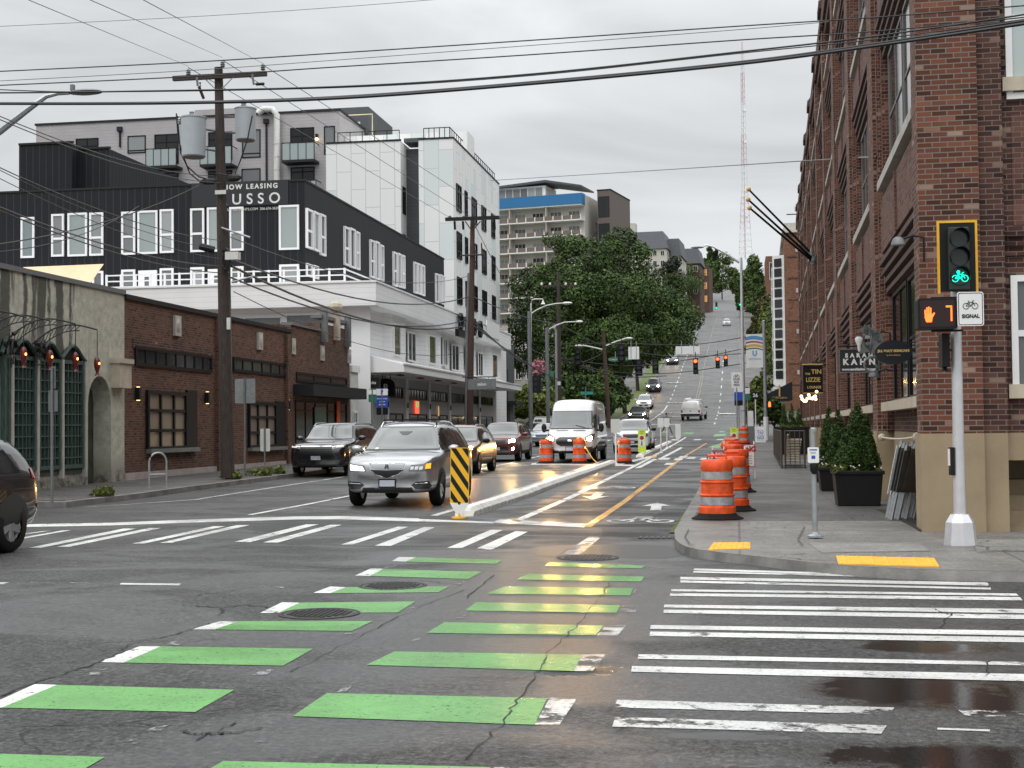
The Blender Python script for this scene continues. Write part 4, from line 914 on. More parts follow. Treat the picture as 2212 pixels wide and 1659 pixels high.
# roof stair house on the black block
PB = Bld('black_roof_house', 'black standing-seam upper block rising behind the roofline at the left', 'building', (PY(155, 309, cor.y + 6).x, cor.y + 6, 9))
b = B(); zz = PY(155, 309, cor.y + 6).z - 9; wl = PB.O.x - PY(41, 312, cor.y + 6).x; b.box(-wl, 0, 0, 3, 0, zz)
zz2 = PY(210, 322, cor.y + 7).z - 9; xr = PY(235, 322, cor.y + 7).x - PB.O.x; b.box(0, xr, 1, 14, 0, zz2); b.obj('wall', M['blackclad'], PB.root)
b = B(); b.box(-wl, .1, -.08, .1, zz, zz + .12); b.box(0, xr + .1, .92, 1.1, zz2, zz2 + .12); b.obj('coping', M['charcoal'], PB.root)
# beige sail shade on the deck
P_ = [PD(50, 578, 64), PD(152, 586, 63), PD(224, 571, 66), PD(196, 612, 62), PD(112, 612, 60)]
b = B(); n = 10
for i in range(n):
    for j in range(n):
        def q(i, j):
            u, v = i / n, j / n; p = (P_[0] * (1 - u) + P_[2] * u) * (1 - v) + (P_[4] * (1 - u) + P_[3] * u) * v; return p + Vector((0, 0, -.35 * math.sin(math.pi * u) * math.sin(math.pi * v)))
        b.face([q(i, j), q(i + 1, j), q(i + 1, j + 1), q(i, j + 1)])
o = b.obj('sail_shade', mat('sail_cloth', (.62, .47, .30), .9, var=.05), None); so_ = o.modifiers.new('s', 'SOLIDIFY'); so_.thickness = .02
tag(o, 'tan fabric sail shade stretched over the deck in front of the black block', 'sail shade')

# ---- light grey apartment building with balconies
Yg = PX(979, 299, -22.8).y + 4.5; Xg = PY(734, 243, Yg)
GB = Bld('grey_apartment_building', 'light grey lap-siding apartment building with dark glass balconies', 'building', (Xg.x, Yg, .2))
s2 = lambda x, y, d=0: GB.px('S', x, y, d)
zt2 = s2(734, 243)[1]; xl = s2(78, 270)[0]; zl = s2(78, 273)[1]
b = B(); b.box(xl, 0, 0, 22, 0, (zt2 + zl) / 2 + .1); b.obj('wall', M['greysiding'], GB.root)
zr = (zt2 + zl) / 2 + .1
b = B(); b.box(xl - .1, .1, -.1, .1, zr, zr + .18); b.box(-.1, .1, .1, 22, zr, zr + .18); b.obj('coping', M['charcoal'], GB.root)
x0_, x1_ = s2(416, 235)[0], s2(501, 235)[0]; b = B(); b.box(x0_, x1_, .5, 6, zr, s2(440, 234)[1]); b.obj('stair_house', M['greysiding'], GB.root)
x0_, x1_ = s2(650, 240, -8)[0], s2(796, 232, -8)[0]; z9 = s2(780, 231, -8)[1]; b = B(); b.box(x0_, x1_, 8, 17, 3, z9); o = b.obj('roof_house', M['darksiding'], GB.root)
b = B(); b.box(x1_ - 2.2, x1_ - .8, 7.93, 8.0, z9 - 3.6, z9 - 1.4); b.obj('roof_door', M['offwhite'], GB.root)
b = B(); b.tube([(x1_ - 2, 6, zr + .2), (x1_ - 2, 6, zr + 1.0), (x1_ + .9, 6, zr + 1.0), (x1_ + .9, 6, zr - 1)], .06, 6); b.obj('yellow_rail', mat('cream_pipe', (.7, .62, .35), .5), GB.root)
for x0, x1, ya, yb, k in ((164, 213, 300, 360, 1), (276, 315, 294, 330, 0), (334, 386, 291, 353, 1), (450, 502, 286, 345, 1), (523, 563, 281, 340, 0), (627, 679, 277, 340, 1), (700, 724, 273, 333, 0), (336, 386, 374, 402, 1), (450, 502, 370, 396, 1), (522, 563, 365, 400, 0), (628, 680, 362, 398, 1)):
    GB.wpx('S', x0, ya, x1, yb, 'winblack', 'glassd' if k else 'glass', .09, (.5,) if k else (), (.72,) if k else (.15,), barw=.1)
for bx0, bx1, yt, yb in ((315, 388, 322, 362), (432, 507, 317, 358), (609, 686, 309, 349), (635, 690, 390, 420)):
    ua, z1_ = s2(bx0, yt, 1.3); ub, z0_ = s2(bx1 - 6, yb, 1.3); t = GB.root
    b = B(); b.box(ua, ub, -1.4, 0, z0_, z0_ + .22); bo = b.obj('balcony', M['charcoal'], t)
    b = B(); b.box(ua, ub, -1.4, -1.33, z1_ - .06, z1_)
    n = 4
    for i in range(n + 1): x_ = ua + (ub - ua - .06) * i / n; b.box(x_, x_ + .06, -1.4, -1.34, z0_ + .2, z1_)
    b.box(ua, ua + .06, -1.34, 0, z1_ - .06, z1_); b.box(ub - .06, ub, -1.34, 0, z1_ - .06, z1_); b.obj('railing', M['charcoal'], bo)
    b = B(); b.box(ua + .07, ub - .07, -1.38, -1.36, z0_ + .25, z1_ - .1); b.obj('glass_panel', mat('balcony_glass', (.32, .37, .37), .1), bo)
# white duct and downpipes
P0, P1 = s2(598, 400, .5), s2(598, 248, .5); b = B()
b.tube([(P0[0], -.5, P0[1] - 2), (P1[0], -.5, P1[1]), (P1[0] - .4, -.5, P1[1] + .5), (P1[0] - 1.2, -.5, P1[1] + .55), (P1[0] - 1.7, -.5, P1[1] + .2)], .28, 12)
for k in range(5): z_ = P0[1] - 1 + k * 1.15; b.tube([(P0[0], -.5, z_), (P0[0], -.5, z_ + .07)], .31, 12)
b.obj('duct', M['offwhite'], GB.root, True)
for x_, ya, yb in ((260, 275, 318), (576, 258, 395)):
    b = B(); u_, z1_ = s2(x_, ya); z0_ = s2(x_, yb)[1]; b.box(u_ - .07, u_ + .07, -.16, 0, z0_, z1_); b.box(u_ - .22, u_ + .22, -.3, 0, z1_ - .4, z1_); b.obj('downpipe', M['charcoal'], GB.root)
u_, z_ = s2(685, 296); b = B(); b.box(u_ - .1, u_ + .1, -.2, 0, z_ - .1, z_ + .25); o = b.obj('wall_lamp', M['black'], GB.root); b = B(); b.ball((u_, -.14, z_ - .2), .13, 8, 6); b.obj('bulb', M['warmwall'], o)

# ---- white panel tower
Xt = -22.8; P_ = PX(979, 299, Xt)
WT = Bld('white_panel_tower', 'tall white panel-clad apartment tower with a dark recessed strip and roof terrace', 'building', (Xt, P_.y, .3))
e = lambda x, y, d=0: WT.px('E', x, y, d); s2 = lambda x, y, d=0: WT.px('S', x, y, d)
H_ = P_.z - .3; Lt = e(1078, 400)[0]; ug1 = s2(904, 302)[0]; ug0 = s2(865, 306)[0]; ul = s2(704, 312)[0]
b = B(); b.box(ug1, 0, 0, Lt, 0, H_); b.box(ul, ug0, 0, 12, 0, H_ - .0); b.obj('wall', M['panel'], WT.root)
b = B(); b.box(ug0, ug1, 2.0, 12, 0, H_ - .3); b.box(ug0 - .0, ug1 + .3, 1.2, 3.4, H_ + .1, H_ + .45); b.obj('recess_wall', M['darksiding'], WT.root)
b = B(); b.box(ug1 - .05, .06, -.06, .1, H_, H_ + .14); b.box(-.1, .06, .1, Lt, H_, H_ + .14); b.box(ul, ug0 + .05, -.06, .1, H_, H_ + .14); b.obj('coping', M['charcoal'], WT.root)
b = B()   # roof rail
for (a_, c_, yy) in ((ul + .8, ug0 - .3, .8), (ug1 + .3, -.4, .6)):
    b.box(a_, c_, yy, yy + .05, H_ + 1.05, H_ + 1.12); n = 5
    for i in range(n + 1): x_ = a_ + (c_ - a_) * i / n; b.box(x_ - .03, x_ + .03, yy, yy + .05, H_, H_ + 1.1)
b.box(-.45, -.4, .6, Lt, H_ + 1.05, H_ + 1.12)
for i in range(24): y_ = .6 + (Lt - .8) * i / 23; b.box(-.45, -.4, y_ - .025, y_ + .025, H_, H_ + 1.1)
b.obj('railing', M['charcoal'], WT.root)
b = B(); b.box(ug0 - 6.5, ug1 + 3.0, 6, 9, H_, H_ + 1.9); b.obj('roof_wall', M['panel'], WT.root)
rows = [(340, 402), (417, 475), (512, 582), (598, 680), (700, 760)]
for x0, x1, dy in ((985, 995, 0), (1003, 1008, 17), (1018, 1028, 32), (1039, 1048, 50), (1060, 1067, 73)):
    for k, z_ in enumerate((3.6, 7.3, 11.2, 15.0, 19.0)):
        ua, ub = e(x0, 400)[0], e(x1, 400)[0]
        WT.window('E', ua, ub, z_ - .1 + .6, z_ + 2.75, 'winblack', 'glassd', .12, (.5,) if x1 - x0 > 6 else (), (.28, .7), barw=.12, dep=.1)
for k, z_ in enumerate((7.3, 11.2, 15.0, 19.0)):
    b = B(); b.box(ug0 - .02, ug0 + .05, .5, 1.6, z_ + .3, z_ + 2.6); b.obj('side_window', M['winblack'], WT.root)

# ---- balcony tower with the blue band
cor = PD(1263, 420, 262); a1 = R(0)
# the long face recedes to the left, turned a little towards the street
BT = Bld('balcony_tower', 'pale high-rise with rows of balconies and a bright blue top band', 'building', (cor.x, cor.y, zg(cor.y)), R(-11.2))
s2 = lambda x, y, d=0: BT.px('S', x, y, d)
H_ = cor.z - BT.O.z; W_ = -s2(1040, 440)[0]
b = B(); b.box(-W_, 0, 0, 12, -20, H_); b.obj('wall', M['cream'], BT.root)
b = B(); b.box(-W_, .06, -1.9, -.02, H_ - 2.0, H_ + .05); b.obj('blue_band', mat('blue_cladding', (.015, .145, .34), .5), BT.root)
fl = 2.9
for k in range(9):
    z_ = H_ - 2.1 - k * fl - 0.0
    b = B(); b.box(-W_, -.1, -1.8, 0, z_ - .12, z_ + .1); sl = b.obj('balcony_slab', M['white'], BT.root)
    if k == 0: continue
    b = B()
    n = int(W_ / 1.85)
    for i in range(n): x_ = -.3 - i * 1.85; b.box(x_ - .09, x_ + .09, -1.86, -1.7, z_ - .05, z_ + .95)
    b.k = 1; b.box(-W_, -.2, -1.78, -1.72, z_ + .1, z_ + .92); b.obj('balustrade', [M['white'], mat('pebble_panel', (.17, .135, .115), .9, var=.3, vscale=30)] if k == 1 else list(prevb), BT.root)
    if k == 1: prevb = bpy.data.objects['balustrade'].data.materials[:]
    for i in range(6):
        x_ = -1.0 - i * 3.7; BT.window('S', x_ - 2.3, x_, z_ + .1, z_ + 2.0, 'offwhite', 'glass' if (i + k) % 3 else 'glassd', .08, (.33, .66))
    b = B()
    for i in range(3): x_ = -7.5 * (i + .98); b.box(x_ - .08, x_ + .08, -1.7, 0, z_ + .1, z_ + 2.75)
    b.obj('divider', M['cream'], BT.root)
for z_ in (H_ - 6.3, H_ - 9.4, H_ - 12.4): BT.window('E', 6.5, 8.6, z_, z_ + 2.0, 'offwhite', 'glassd', .1, (.5,))
b = B(); b.prism([(-W_, 3.2), (-8.5, 3.9), (-1.2, 2.4), (-1.2, 2.1), (-8.5, 3.45), (-W_, 2.8)], 'y', 1.5, 10); 
for v in b.v: v.z += H_ - 0.2
b.obj('penthouse_roof', M['slate'], BT.root)
b = B(); b.box(-W_, -8.8, 2.5, 9, H_, H_ + 2.8); b.obj('penthouse', M['white'], BT.root)
for i in range(6): BT.window('S', -9.4 - (i + 1) * 1.55, -9.4 - i * 1.55, H_ + .4, H_ + 2.5, 'offwhite', 'glass', .07, (), (), -2.49)
# brown lift tower
c_ = PD(1342, 436, 268); LT = Bld('lift_tower', 'tall brown lift tower beside the blue-banded high-rise', 'building', (PD(1318, 410, 262).x, PD(1318, 410, 262).y, 15), R(-11.2))
H2 = PD(1318, 410, 262).z - 15; wl = -LT.px('S', 1290, 415)[0]; le = 14
b = B(); b.box(-wl, 0, 0, le, -5, H2); b.obj('wall', mat('brown_panel', (.115, .092, .08), .7, var=.06), LT.root)
for k in range(4): LT.window('S', -wl + .2, -.2, H2 - 3.2 - 5.2 * k - 2.0, H2 - 3.2 - 5.2 * k + 2.4 - .4, 'charcoal', 'glassd', .12, (.5,), ())
b = B(); b.box(-wl - .1, .1, -.1, le, H2, H2 + .2); b.obj('coping', M['charcoal'], LT.root)
# ---- houses up the hill
def house(name, label, x0, x1, ytop, ybase, depth, wall, roof=None, rooff=0, rows=3, cols=4, side=0, gm='glassd', wf='offwhite', rh=.25, group=None, ang=R(-4)):
    P = PD(x1, ybase, depth); T_ = PD(x1, ytop, depth); O = (P.x, P.y, P.z)
    H = Bld(name, label, 'building', O, ang); W_ = -H.px('S', x0, ybase)[0]; h = T_.z - P.z; hw = h * (1 - rh) if roof else h
    b = B(); b.box(-W_, 0, 0, 14, -12, hw); b.obj('wall', M[wall], H.root)
    if roof:
        b = B(); k = min(1.2, W_ * .1)
        b.add([(-W_ - .4, -.4, hw), (.4, -.4, hw), (.4, 14, hw), (-W_ - .4, 14, hw), (-W_ + k, k * 1.2, h), (-k, k * 1.2, h), (-k, 12.5, h), (-W_ + k, 12.5, h)], [(0, 1, 5, 4), (1, 2, 6, 5), (2, 3, 7, 6), (3, 0, 4, 7), (4, 5, 6, 7), (3, 2, 1, 0)])
        b.obj('roof', M[roof], H.root)
    for r_ in range(rows):
        for c_ in range(cols):
            cw = W_ / cols; rhh = (hw) / rows; H.window('S', -W_ + cw * (c_ + .22), -W_ + cw * (c_ + .78), rhh * (r_ + .25), rhh * (r_ + .8), wf, gm, .1, (.5,))
    for r_ in range(rows):
        for c_ in range(side): H.window('E', 2 + c_ * 4, 4 + c_ * 4, hw / rows * (r_ + .25), hw / rows * (r_ + .8), wf, gm, .1, (.5,))
    return H
Hm = house('mansard_building', 'cream apartment building with grey mansard roof high on the hill', 1358, 1440, 497, 600, 330, 'cream', 'slate', rows=3, cols=5, rh=.38, side=2)
b = B(); b.box(-11, -8, 4, 7, 0, 14.2); b.obj('chimney', M['cream'], Hm.root)
house('grey_roof_building', 'narrow cream building with grey mansard roof right of the larger mansard one', 1441, 1470, 514, 610, 335, 'cream', 'slate', rows=3, cols=1, rh=.4, side=2)
house('gable_house', 'dark-roofed brick house with a dormer below the skyline', 1476, 1512, 535, 640, 380, 'brickRd', 'slate', rows=3, cols=2, rh=.32)
house('lit_brick_house', 'brick house with warmly lit boarded windows beside the upper street', 1489, 1532, 575, 660, 430, 'brickRd', None, rows=3, cols=3, gm='litwin', wf='winblack')
house('brown_block', 'plain brown brick block behind the white bay windows at right', 1656, 1690, 552, 690, 300, 'brickO', None, rows=2, cols=1, ang=0)
# pale wing seen behind the left street lamps
H5 = house('cream_lowrise', 'low cream building with white windows behind the left trees', 1085, 1180, 700, 905, 150, 'cream', None, rows=3, cols=4, wf='whitetrim')

# ---- orange-brown apartment building with white bays at the right, beyond the cross street
nb = Vector((1, 0, 0)); P0 = PX(1703, 940, 5.6)
OB = Bld('bay_window_building', 'orange-brown brick building with a tall stack of white bay windows', 'building', (5.6, P0.y + 3, zg(P0.y)), R(-1.0), False)
w2 = lambda x, y, d=0: OB.px('W', x, y, d)
Hh = PD(1690, 493, P0.y + 4).z - OB.O.z
b = B(); b.box(0, 14, 0, 34, -1, Hh - 1.0); b.obj('wall', M['brickO'], OB.root)
b = B(); b.box(-.25, 14, -.2, 34, Hh - 1.0, Hh - .6); b.box(0, 14, 0, 34, Hh - .6, Hh + .1); b.obj('cornice', M['cream'], OB.root)
for q, yy in enumerate((4.5, 16, 27)):
    b = B(); b.prism([(0, yy - .5), (-1.3, yy + .5), (-1.3, yy + 3), (0, yy + 4)], 'z', 3.0, Hh - 3.0); bay = b.obj('bay', M['white'], OB.root)
    for k in range(6):
        b = B(); z_ = 3.9 + k * (Hh - 7) / 6
        for dz in (0, 1.15): b.add([(-.28, yy - .33, z_ + dz), (-1.1, yy + .30, z_ + dz), (-1.1, yy + .30, z_ + dz + .95), (-.28, yy - .33, z_ + dz + .95)], [(0, 1, 2, 3)]); b.box(-1.33, -1.3, yy + .8, yy + 2.7, z_ + dz, z_ + dz + .95)
        for v in b.v: 
            if v.x > -1.2: v.y -= .03; v.x -= .02
        b.obj('bay_window', M['glassd'], bay)
b = B(); b.box(0.4, 1.6, -.05, 0, 2, Hh - 3)
OBp = [(1.0 + i * 0, 0) for i in range(1)]
for k in range(5):
    b = B(); b.box(1.2, 2.1, -.09, 0, 4.2 + k * 4.6, 4.7 + k * 4.6); b.obj('stone_block', M['sillwhite'], OB.root)
for k in range(9):
    b = B(); b.box(.3, 14, -.06, 0, 3 + k * 2.4, 3.12 + k * 2.4); b.obj('brick_course', M['brickRd'], OB.root)

# ================================================================ RIGHT BRICK WAREHOUSE
aR = -R(1.41); c0 = G(1997, 1147, .12); c0.z = .11
RB = Bld('brick_warehouse', 'long dark red brick warehouse with ribbed piers and a tan stucco base', 'building', c0, aR, False)
w2 = lambda x, y, d=0: RB.px('W', x, y, d); s2 = lambda x, y, d=0: RB.px('S', x, y, d)
HR = 17.2; LR = 88; bay = 8.15; rec = .28
# recessed wall (W face at +rec), core
b = B(); b.box(rec, 18, rec, LR, 1.38, HR - .9); b.obj('wall', M['brickRd'], RB.root)
b = B(); b.box(.0, 18, -.05, LR + .1, HR - .5, HR - .05); b.box(.1, 18, .05, LR, HR - .9, HR - .5); b.box(.0, .4, -.05, LR, HR - .05, HR + .3); b.box(.4, 18, -.05, .3, HR - .05, HR + .3); b.obj('cornice', M['brickRd'], RB.root)
# tan base
uW = s2(2127, 1000)[0]
b = B(); b.box(rec, 18, 1.6, LR, -.3, 1.39); b.box(-.03, uW, -.03, .75, -.3, 1.39); b.box(uW, 1.17, .08, 2, -.3, 1.39); b.box(1.17, 18, .25, 2.2, 1.0, 1.39); b.box(4.6, 18, .25, 2.2, -.3, 1.0); b.obj('base', M['beige'], RB.root)
b = B(); b.box(1.17, 4.6, 1.3, 1.6, -.9, 1.0)
b.k = 0
for k in range(4): b.box(1.17, 4.6, .9 - k * .18, 1.3, -.9, .75 - .22 * k - .05)
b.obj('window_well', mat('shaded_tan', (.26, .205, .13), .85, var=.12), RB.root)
# piers: corner pier and paired ribs along the street face
pier = B()
def rib(b, y0_, y1_, x0_, z0_, z1_): b.box(x0_, rec + .02, y0_, y1_, z0_, z1_)
piers = [0.0] + [2.0 + 6.4 * 0 + k * bay for k in range(1, 11)]
for k in range(0, 11):
    if k == 0: ya, yb = 0, .7
    else: ya, yb = k * bay - .15, k * bay + 1.65
    b = B()
    if k == 0: b.box(0, uW, 0, .7, 1.38, HR + .55)
    else:
        zlow = -.2
        b.box(0.07, rec + .02, ya, yb, 1.38, HR); b.box(-.0, .15, ya + .28, yb - .28, 1.38, HR + .15); b.box(.15, rec + .02, ya - .22, yb + .22, 1.38, HR - 1.2)
    b.obj('pier', M['brickR'], RB.root)
    if k:
        b = B(); b.box(-.05, rec + .02, ya - .02, yb + .02, -.3, 1.39); b.obj('pier_base', M['beige'], RB.root)
        b = B(); b.box(-.10, .2, ya + .1, yb - .1, HR + .15, HR + .45); b.box(-.06, .2, ya, yb, HR - .6, HR - .35); b.prism([(-.1, HR + .45), (.2, HR + .45), (.2, HR + .9)], 'y', ya + .4, yb - .4); b.obj('pier_cap', M['brickRd'], RB.root)
# bays
sills = [1.95, 6.3, 10.6, 14.6]
M['dullframe'] = mat('dull_window_frame', (.16, .15, .14), .6); M['corbel'] = mat('corbel_brick', (.08, .048, .04), .8, var=.2)
for k in range(11):
    ya = (.7 if k == 0 else k * bay + 1.65) + .22; yb = (k + 1) * bay - .15 - .22
    if yb > LR: continue
    for f_, zs in enumerate(sills):
        if k > 8 and f_ == 0: continue
        zh = zs + (2.1 if f_ == 0 else 2.45)
        for (a_, c_) in ((ya + .55, (ya + yb) / 2 - .12), ((ya + yb) / 2 + .12, yb - .55)):
            if f_ > 2 and k > 5: pass
            RB.window('W', -c_, -a_, zs, zh, 'winblack' if f_ == 0 else 'dullframe', 'glassd', .07, (.5,), (.5,), -rec - .01, .05)
        # panel above / below and stepped corbel
    for f_, zs in enumerate(sills):
        zh = zs + (2.1 if f_ == 0 else 2.45); b = B()
        b.box(rec - .03, rec + .01, ya, yb, zh + .06, zh + .75)
        for j in range(4): b.box(.04 + .045 * (3 - j), rec + .01, ya, yb, zh + .08 + j * .17, zh + .17 + j * .17)
        b.obj('stepped_corbel', M['corbel'], RB.root)
        b = B(); b.box(.02, rec + .02, ya + .1, yb - .1, zs - .17, zs); b.obj('sill', M['sillwhite'] if f_ or k > 4 else M['sillstone'], RB.root)
        if f_ < 3:
            z0_ = zs + 2.95 + (0 if f_ == 0 else .2); z1_ = sills[f_ + 1] - .35; b = B()
            b.box(.09, rec + .01, ya + .1, yb - .1, z0_, z1_); b.box(.05, rec + .01, (ya + yb) / 2 - .05, (ya + yb) / 2 + .05, z0_, z1_); b.obj('panel', M['brickP'], RB.root)
# conduits on the street face
b = B()
for yy, z0_, z1_ in ((.82, 1.5, 6.3), (9.9, .3, 8), (18.1, .3, 9), (26.3, .3, 8)): b.tube([(.12, yy, z0_), (.12, yy, z1_)], .035, 6)
b.obj('conduit', M['black'], RB.root)
# south face bays
uA = uW; S0 = .3
b = B(); b.box(uW, 18, S0, 2, 1.38, HR - .9); b.obj('south_wall', M['brickR'], RB.root)
b = B(); b.box(uW, uW + .35, .12, S0 + .01, 1.38, HR - 1); b.obj('south_rib', M['brickRd'], RB.root)
u0, z1_ = s2(2181, 596, -S0); _, z0_ = s2(2184, 846, -S0)
for (za, zb_) in ((z0_, z1_), (s2(2170, 217, -S0)[1], s2(2170, 217, -S0)[1] + 2.35), (s2(2170, 217, -S0)[1] + 4.3, s2(2170, 217, -S0)[1] + 6.6)):
    for k in range(3):
        ua_ = u0 + k * 2.4
        o = RB.window('S', ua_, ua_ + 1.25, za, zb_, 'white', 'glassw' if za > 4 else 'glass', .09, (), (.5,), -S0, .07, barw=.09)
        b = B(); b.box(ua_ - .08, ua_ + 1.33, S0 - .012, S0 + .0, za - .14, zb_ + .06); b.obj('window_reveal', M['black'], RB.root)
b = B()
for zs in (1.88, 6.28, 10.7): b.box(uW + .38, 17, S0 - .12, S0 + .01, zs, zs + .20)
b.obj('south_sill', M['sillstone'], RB.root)
b = B()
zz = s2(2127, 534, -S0)[1]
for k in range(3): b.box(uW + .36, 17, S0 - .10 + .02 * k, S0 + .01, zz + .14 - k * .14, zz + .20 - k * .14)
b.obj('string_course', M['brickRd'], RB.root)
b = B(); b.box(uW + .5, 17, S0 - .03, S0 + .01, zz + .3, 5.95)
b.obj('south_panel', M['brickP'], RB.root)
b = B(); b.box(-.02, uW + .02, -.02, 0, HR + .5, HR + .7)
# rope lamp brackets (floodlights)
def floodlight(px, py, y_, lab):
    u_, z_ = w2(px, py, .25); P = RB.O + RB.ex * (-.25) + RB.ey * (-u_) + Vector((0, 0, z_))
    t = thing('floodlight', lab, 'light', P, aR, 'floodlights on the brick warehouse')
    b = B(); b.tube([(.30, .0, -.3), (.3, 0, .05), (.15, 0, .08), (0, 0, .04)], .018, 6); b.obj('arm', M['black'], t)
    b = B(); b.lathe([(.03, .07), (.07, .05), (.10, -.02), (.10, -.05), (0.001, -.05)], 12, (-.05, 0, .0)); b.obj('head', M['greysteel'], t, True)
floodlight(1948, 522, 0, 'round floodlight on a bent arm high beside the corner pier'); floodlight(1895, 808, 0, 'floodlight above the black hair salon sign'); floodlight(1886, 726, 0, 'small floodlight farther along the brick wall')
# flag poles
for i, (xa, ya, xb, yb) in enumerate(((1617, 409, 1753, 548), (1616, 431, 1757, 560), (1619, 449, 1757, 566))):
    u_, z_ = w2(xb, yb, .1); P = RB.O + RB.ex * (-.1) + RB.ey * (-u_) + Vector((0, 0, z_)); Q = PD(xa, ya, (P - EYE).dot(FW) - 1.0 - i * .6)
    t = thing('flagpole', ('topmost', 'middle', 'lowest')[i] + ' of the three bare black flagpoles slanting off the brick wall', 'flagpole', P, 0, 'bare flagpoles on the brick wall')
    b = B(); b.tube([(0, 0, 0), Q - P], [.06, .045], 8); b.obj('pole', M['black'], t)
    b = B(); b.ball(tuple(Q - P), .11, 8, 6); b.obj('finial', M['gold'], t)
    b = B(); b.lathe([(.14, -.1), (.14, .12)], 8); b.obj('bracket', M['greysteel'], t)

# hanging signs: boards perpendicular to the facade, facing the camera
def hang(px0, py0, px1, py1, depth):     # board rectangle facing the street's near end at given depth
    a, c = PD(px0, py0, depth), PD(px1, py1, depth); return a, c
# hair salon sign
D = 27.6; a, c = hang(1811, 754, 1898, 805, D); t = thing('salon_sign', 'black rectangular SARAH KAHN hanging sign with a white emblem on top', 'sign', ((a.x + c.x) / 2, a.y, (a.z + c.z) / 2), R(4))
w_, h_ = (c - a).length * .86 / 2, (a.z - c.z) / 2; w_ = (c.x - a.x) / 2
b = B(); b.box(-w_, w_, -.03, .03, -h_, h_); b.obj('board', mat('sign_charcoal', (.020, .021, .024), .5), t)
b = B(); 
for q in ((-w_, w_, -h_, -h_ + .02), (-w_, w_, h_ - .02, h_), (-w_, -w_ + .02, -h_, h_), (w_ - .02, w_, -h_, h_)): b.box(q[0], q[1], -.04, -.031, q[2], q[3])
b.obj('border', M['greysteel'], t)
text('SARAH', .115, M['white'], t, (0, -.034, h_ * .42), space=1.8, bold=.006); text('KAHN', .165, M['white'], t, (0, -.034, -.03), space=1.7, bold=.008); text('www.sarahkahnhair.com', .068, M['white'], t, (0, -.034, -h_ * .72), bold=.003)
b = B(); b.lathe([(.0, h_ - .08), (.025, h_ - .04), (.035, h_ + .06), (.07, h_ + .15), (.08, h_ + .2), (.04, h_ + .24), (0, h_ + .24)], 10); 
for v in b.v: v.y = v.y * .3 - .06
b.obj('emblem', M['white'], t, True)
b = B(); b.tube([(-w_, 0, h_ + .05), (w_ + .25, 0, h_ + .05)], .018, 6); b.obj('bracket', M['black'], t)
# oval skincare sign
D = 21.4; a, c = hang(1888, 736, 1969, 787, D); t = thing('skincare_sign', 'black oval JILL BUCY SKINCARE sign projecting from the wall', 'sign', ((a.x + c.x) / 2, a.y, (a.z + c.z) / 2), R(4)); w_, h_ = (c.x - a.x) / 2, (a.z - c.z) / 2
b = B(); b.prism([(w_ * math.cos(i * math.pi / 16), h_ * math.sin(i * math.pi / 16)) for i in range(32)], 'y', -.03, .03); b.obj('board', mat('sign_navy', (.010, .014, .020), .45), t)
text('JILL BUCY SKINCARE', .050, M['gold'], t, (0, -.034, .02), bold=.003, space=1.05); text('by Dawn Bethany', .03, M['gold'], t, (0, -.034, -.045))
b = B(); b.tube([(0, 0, h_ * .8), (w_ + .12, 0, h_ * .8)], .01, 6); b.tube([(0, 0, -h_ * .5), (w_ + .12, 0, -h_ * .5)], .01, 6); b.obj('bracket', M['black'], t)
# grey scroll and leaf ornament between the signs
a = PD(1884, 760, 24); t = thing('iron_scroll_bracket', 'dark wrought iron scroll and leaf sign bracket between the two salon signs', 'bracket', a, R(4))
b = B()
for k in range(9):
    an = k * .7; cx_, cz_ = .12 * math.cos(an * 1.9), .28 * math.sin(an); b.prism([(cx_ + .09 * math.cos(j * math.pi / 3 + k) * (1.4 if j % 2 else .7), .22 + cz_ * .6 + .09 * math.sin(j * math.pi / 3 + k) * (1.4 if j % 2 else .7)) for j in range(6)], 'y', -.01, .012 + .002 * k)
b.tube([(.22 * math.cos(u) * (1 - u / 9), -.02, -.25 + .2 * math.sin(u) * (1 - u / 9)) for u in [i * .45 for i in range(16)]], .02, 5); b.tube([(0, 0, .3), (-.05, 0, -.1), (.9, 0, -.12)], .018, 5)
b.obj('scroll', M['greysteel'], t)
# lounge sign
D = 56.0; a, c = hang(1734, 789, 1777, 848, D); t = thing('lounge_sign', 'black and gold THE TIN LIZZIE LOUNGE hanging sign', 'sign', ((a.x + c.x) / 2, a.y, (a.z + c.z) / 2), R(8)); w_, h_ = (c.x - a.x) / 2, (a.z - c.z) / 2
b = B(); b.box(-w_, w_, -.06, .06, -h_, h_); b.obj('board', M['black'], t)
b = B(); b.box(-w_, w_, -.08, .08, h_, h_ + .05); b.box(-w_, w_, -.07, .07, -h_ - .03, -h_); b.obj('trim', M['gold'], t)
text('THE', .11, M['gold'], t, (-w_ * .55, -.065, h_ * .35), bold=.004); text('TIN', .26, M['gold'], t, (w_ * .35, -.065, h_ * .50), bold=.006); text('LIZZIE', .25, M['gold'], t, (0, -.065, -h_ * .08), bold=.005, sx=.85); text('LOUNGE', .14, M['gold'], t, (w_ * .1, -.065, -h_ * .62), bold=.004)
b = B(); b.tube([(0, 0, h_ + .12), (w_ + .8, 0, h_ + .12)], .025, 6); b.obj('bracket', M['black'], t)
